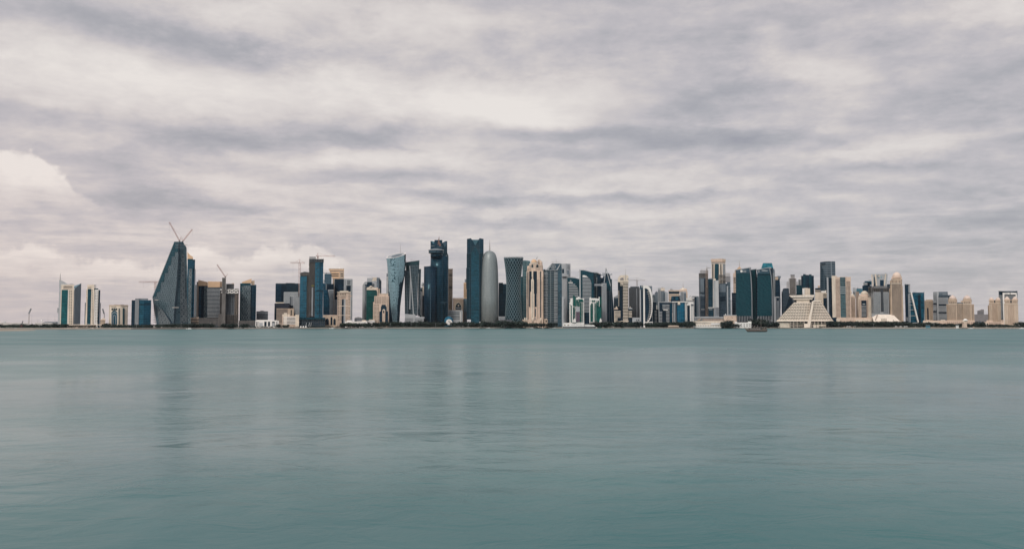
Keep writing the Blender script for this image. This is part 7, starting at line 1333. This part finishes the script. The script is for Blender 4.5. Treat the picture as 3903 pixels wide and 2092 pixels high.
# ================================================================== boats
def hull(name, c, L, beam, h, mat, parent, rise=.5, sheer=.25, stern=.8, draft=.3):
    """lofted hull along x, bow at -x"""
    n, m_ = 14, 5; v, f = [], []
    for i in range(n+1):
        t = i/n; x = -L/2+L*t; b = beam/2*min(1., (1-(1-min(1, t/.45))**2)**.6 if t > 0 else .02)*(1 if t < .75 else 1-(1-stern)*((t-.75)/.25)**2); b = max(b, .05)
        zt = h*(1+rise*max(0, 1-t/.35)**2+sheer*max(0, (t-.7)/.3)**2); k0 = -draft+.7*h*max(0, 1-t/.18)**1.5+.3*h*max(0, (t-.88)/.12)
        for k in range(-m_, m_+1):
            s = k/m_; yy = b*(1 if s > 0 else -1)*abs(s)**.55 if s else 0; zz = k0+(zt-k0)*abs(s)**2.; v.append((c[0]+x-rise*h*.9*max(0, 1-t/.2)*(abs(s)**2), c[1]+yy, c[2]+zz))
    w_ = 2*m_+1
    for i in range(n):
        for k in range(w_-1): f.append([i*w_+k, i*w_+k+1, (i+1)*w_+k+1, (i+1)*w_+k])
        f.append([i*w_, (i+1)*w_, (i+1)*w_+w_-1, i*w_+w_-1])
    f.append([n*w_+k for k in range(w_)]); return mesh_obj(name, v, f, mat, parent, True)
WOOD = paint('weathered_teak', (.07, .055, .045), .7, .25); WOODL = paint('pale_varnished_plank', (.13, .118, .105), .6, .2)
def dhow():
    frame(7); Y = 965.; a, b = W(1110, 1300, Y), W(1487, 1300, Y); c = Vector(((a.x+b.x)/2, Y, 0)); L = b.x-a.x
    e = bpy.data.objects.new('wooden_dhow', None); COL.objects.link(e); e.location = c; tag(e, 'old wooden dhow with a long canopy crossing the bay alone', 'boat')
    hull('hull', c+Vector((.8, 0, 0)), L*.90, 5.6, 2.1, WOODL, e, .75, .35, .75)
    def bx_(nm, x0, x1, z0, z1, y, m_):
        v = [(c.x+x, c.y+yy, z) for yy in (-y, y) for (x, z) in ((x0, z0), (x1, z0), (x1, z1), (x0, z1))]; return mesh_obj(nm, v, [[0, 1, 2, 3], [7, 6, 5, 4], [0, 4, 5, 1], [1, 5, 6, 2], [2, 6, 7, 3], [3, 7, 4, 0]], m_, e)
    bx_('waterline_band', -L*.36, L*.40, .0, .75, 2.6, BLACK)
    v, f = [], []; bar(c+Vector((-L*.36, 0, 2.1)), c+Vector((-L*.505, 0, 4.9)), .22, v, f, 6); mesh_obj('stem_post', v, f, WOODL, e)
    v, f = [], []
    for s in (-1, 1):
        pts = [(-L*.42, 3.3), (-L*.3, 2.75), (-L*.1, 2.45), (L*.15, 2.5), (L*.33, 2.9), (L*.45, 3.3)]
        for p, q in zip(pts, pts[1:]): bar((c.x+p[0], c.y+s*2.5, p[1]), (c.x+q[0], c.y+s*2.5, q[1]), .11, v, f)
    mesh_obj('rail', v, f, WOOD, e); bx_('cabin', -L*.28, L*.2, 2., 3.6, 1.9, paint('dark_cabin', (.05, .04, .035)))
    for i in range(9): bx_('cabin_window', -L*.26+i*L*.05, -L*.26+i*L*.05+.7, 2.6, 3.3, 1.93, LGREY)
    for i in range(8):
        for s in (-1, 1): v, f = [], []; x = -L*.3+i*L*.1; bar((c.x+x, c.y+s*2.3, 2.2), (c.x+x, c.y+s*2.3, 4.4), .07, v, f); mesh_obj('canopy_post', v, f, WOOD, e)
    v = [(c.x-L*.32, c.y-2.5, 4.35), (c.x+L*.43, c.y-2.5, 4.75), (c.x+L*.43, c.y+2.5, 4.75), (c.x-L*.32, c.y+2.5, 4.35), (c.x-L*.32, c.y-2.5, 4.52), (c.x+L*.43, c.y-2.5, 4.95), (c.x+L*.43, c.y+2.5, 4.95), (c.x-L*.32, c.y+2.5, 4.52)]
    mesh_obj('canopy', v, [[0, 1, 2, 3], [7, 6, 5, 4], [0, 4, 5, 1], [1, 5, 6, 2], [2, 6, 7, 3], [3, 7, 4, 0]], paint('faded_canvas', (.27, .26, .25)), e)
    bx_('wheelhouse', L*.27, L*.40, 2.3, 4.4, 1.5, WOODL); bx_('stern_gallery', L*.38, L*.455, 2.9, 4.3, 2.1, WOOD)
    for x in (L*.205, L*.245): v, f = [], []; bar((c.x+x, c.y, 2.), (c.x+x, c.y, 12.6), .11, v, f, 6); mesh_obj('mast', v, f, WOODL, e)
    v, f = [], []; bar((c.x+L*.19, c.y, 12.2), (c.x+L*.26, c.y, 12.3), .07, v, f); bar((c.x+L*.225, c.y, 12.4), (c.x-L*.45, c.y, 4.4), .02, v, f); mesh_obj('rigging', v, f, WOOD, e)
dhow()
def small_boat(px, inset, L, label, style, mt, flip=1):
    frame(0); Y = shore(px)-inset; v0 = W(px, 1250, Y); c = Vector((v0.x, Y, 0)); e = bpy.data.objects.new('moored_boat', None); COL.objects.link(e); e.location = c; tag(e, label, 'boat', 'boats moored along the quay')
    hull('hull', c, L, L*.27, 1.1 if L < 14 else 1.7, mt, e, .5, .15, .85)
    def bx_(nm, x0, x1, z0, z1, y, m_):
        v = [(c.x+x, c.y+yy, z) for yy in (-y, y) for (x, z) in ((x0, z0), (x1, z0), (x1-(.4 if nm == 'cabin' else 0), z1), (x0+(.6 if nm == 'cabin' else 0), z1))]; return mesh_obj(nm, v, [[0, 1, 2, 3], [7, 6, 5, 4], [0, 4, 5, 1], [1, 5, 6, 2], [2, 6, 7, 3], [3, 7, 4, 0]], m_, e)
    if style == 'dhow': bx_('cabin', -L*.2, L*.25, 1.2, 2.8, L*.09, WOOD); bx_('canopy', -L*.25, L*.42, 3.4, 3.6, L*.12, LGREY); [bx_('canopy_post', x, x+.12, 1.2, 3.4, L*.11, WOOD) for x in (-L*.22, L*.1, L*.4)]
    else: bx_('cabin', -L*.15, L*.28, 1., 2.9, L*.1, WHITE); bx_('window_band', -L*.1, L*.25, 1.9, 2.4, L*.102, WIN)
for a_ in ((1448,8,14,'small dark dhow moored left of the twisted glass tower','dhow',WOOD),(1840,7,16,'dark wooden dhow moored at the foot of the bullet tower','dhow',WOOD),(1862,9,12,'small white motor boat moored right of the bullet tower','motor',WHITE),(1900,7,20,'long wooden dhow with grey canopy moored left of the lattice tower','dhow',WOOD),(1925,9,13,'dark dhow moored just left of the lattice foot','dhow',DARKST),(1992,8,18,'wooden dhow with grey canopy moored below the castle like podium','dhow',WOOD),(2022,7,14,'white motor boat moored below the ornate dome tower','motor',WHITE),(2050,9,20,'dark hulled dhow moored below the castle like gate','dhow',DARKST),(2083,7,16,'wooden dhow moored close to the left end of the ferry','dhow',WOOD),(2112,9,11,'small white boat tucked against the left end of the ferry','motor',WHITE),(720,9,12,'small white motor boat below the wedge tower','motor',WHITE),(1265,8,12,'small white motor boat below the arched arcade','motor',WHITE),(3700,10,12,'small white motor boat right of the tapering white tower','motor',WHITE),(3895,9,13,'white motor boat at the right edge of the bay','motor',WHITE)):
    small_boat(*a_)
# long white quayside shelter roofs by the bay's middle (cafe pavilions)
frame(5)
for lab, x0, x1, Y in (('low white cafe shelter at the water below the bullet tower', 480, 545, 2455), ('low white cafe shelter at the water left of the lattice tower', 560, 640, 2455), ('low white cafe shelter at the water below the castle like podium', 960, 1040, 2450)):
    B('shelter', lab, 'shelter', (x0+x1)/2, Y); box('roof', x0, x1, 1248, 1252, WHITE, 7); columns(x0+4, x1-4, 1252, None, 4, WHITE, .8, .5, .5)
print('WINDOWS', NWIN[0], 'TREES', NT_[0], 'OBJECTS', len(bpy.data.objects))
# ------------------------------------------------------------------ the air over the bay
def haze():
    m_ = bpy.data.materials.new('haze'); m_.use_nodes = True; N = NT(m_.node_tree); p = N.n('ShaderNodeVolumePrincipled'); o = N.n('ShaderNodeOutputMaterial')
    p.inputs['Density'].default_value = 1.0e-5; p.inputs['Color'].default_value = (.86, .88, .93, 1); p.inputs['Anisotropy'].default_value = .2
    N.nt.links.new(p.outputs[0], o.inputs['Volume'])
    x, y0, y1, z0, z1 = 6500, -1400, 9000, -1.5, 420
    v = [(-x, y0, z0), (x, y0, z0), (x, y1, z0), (-x, y1, z0), (-x, y0, z1), (x, y0, z1), (x, y1, z1), (-x, y1, z1)]
    tag(mesh_obj('haze', v, [[0, 1, 2, 3], [7, 6, 5, 4], [0, 4, 5, 1], [1, 5, 6, 2], [2, 6, 7, 3], [3, 7, 4, 0]], m_), 'thin pale haze over the bay and the city', kind='stuff')
haze()
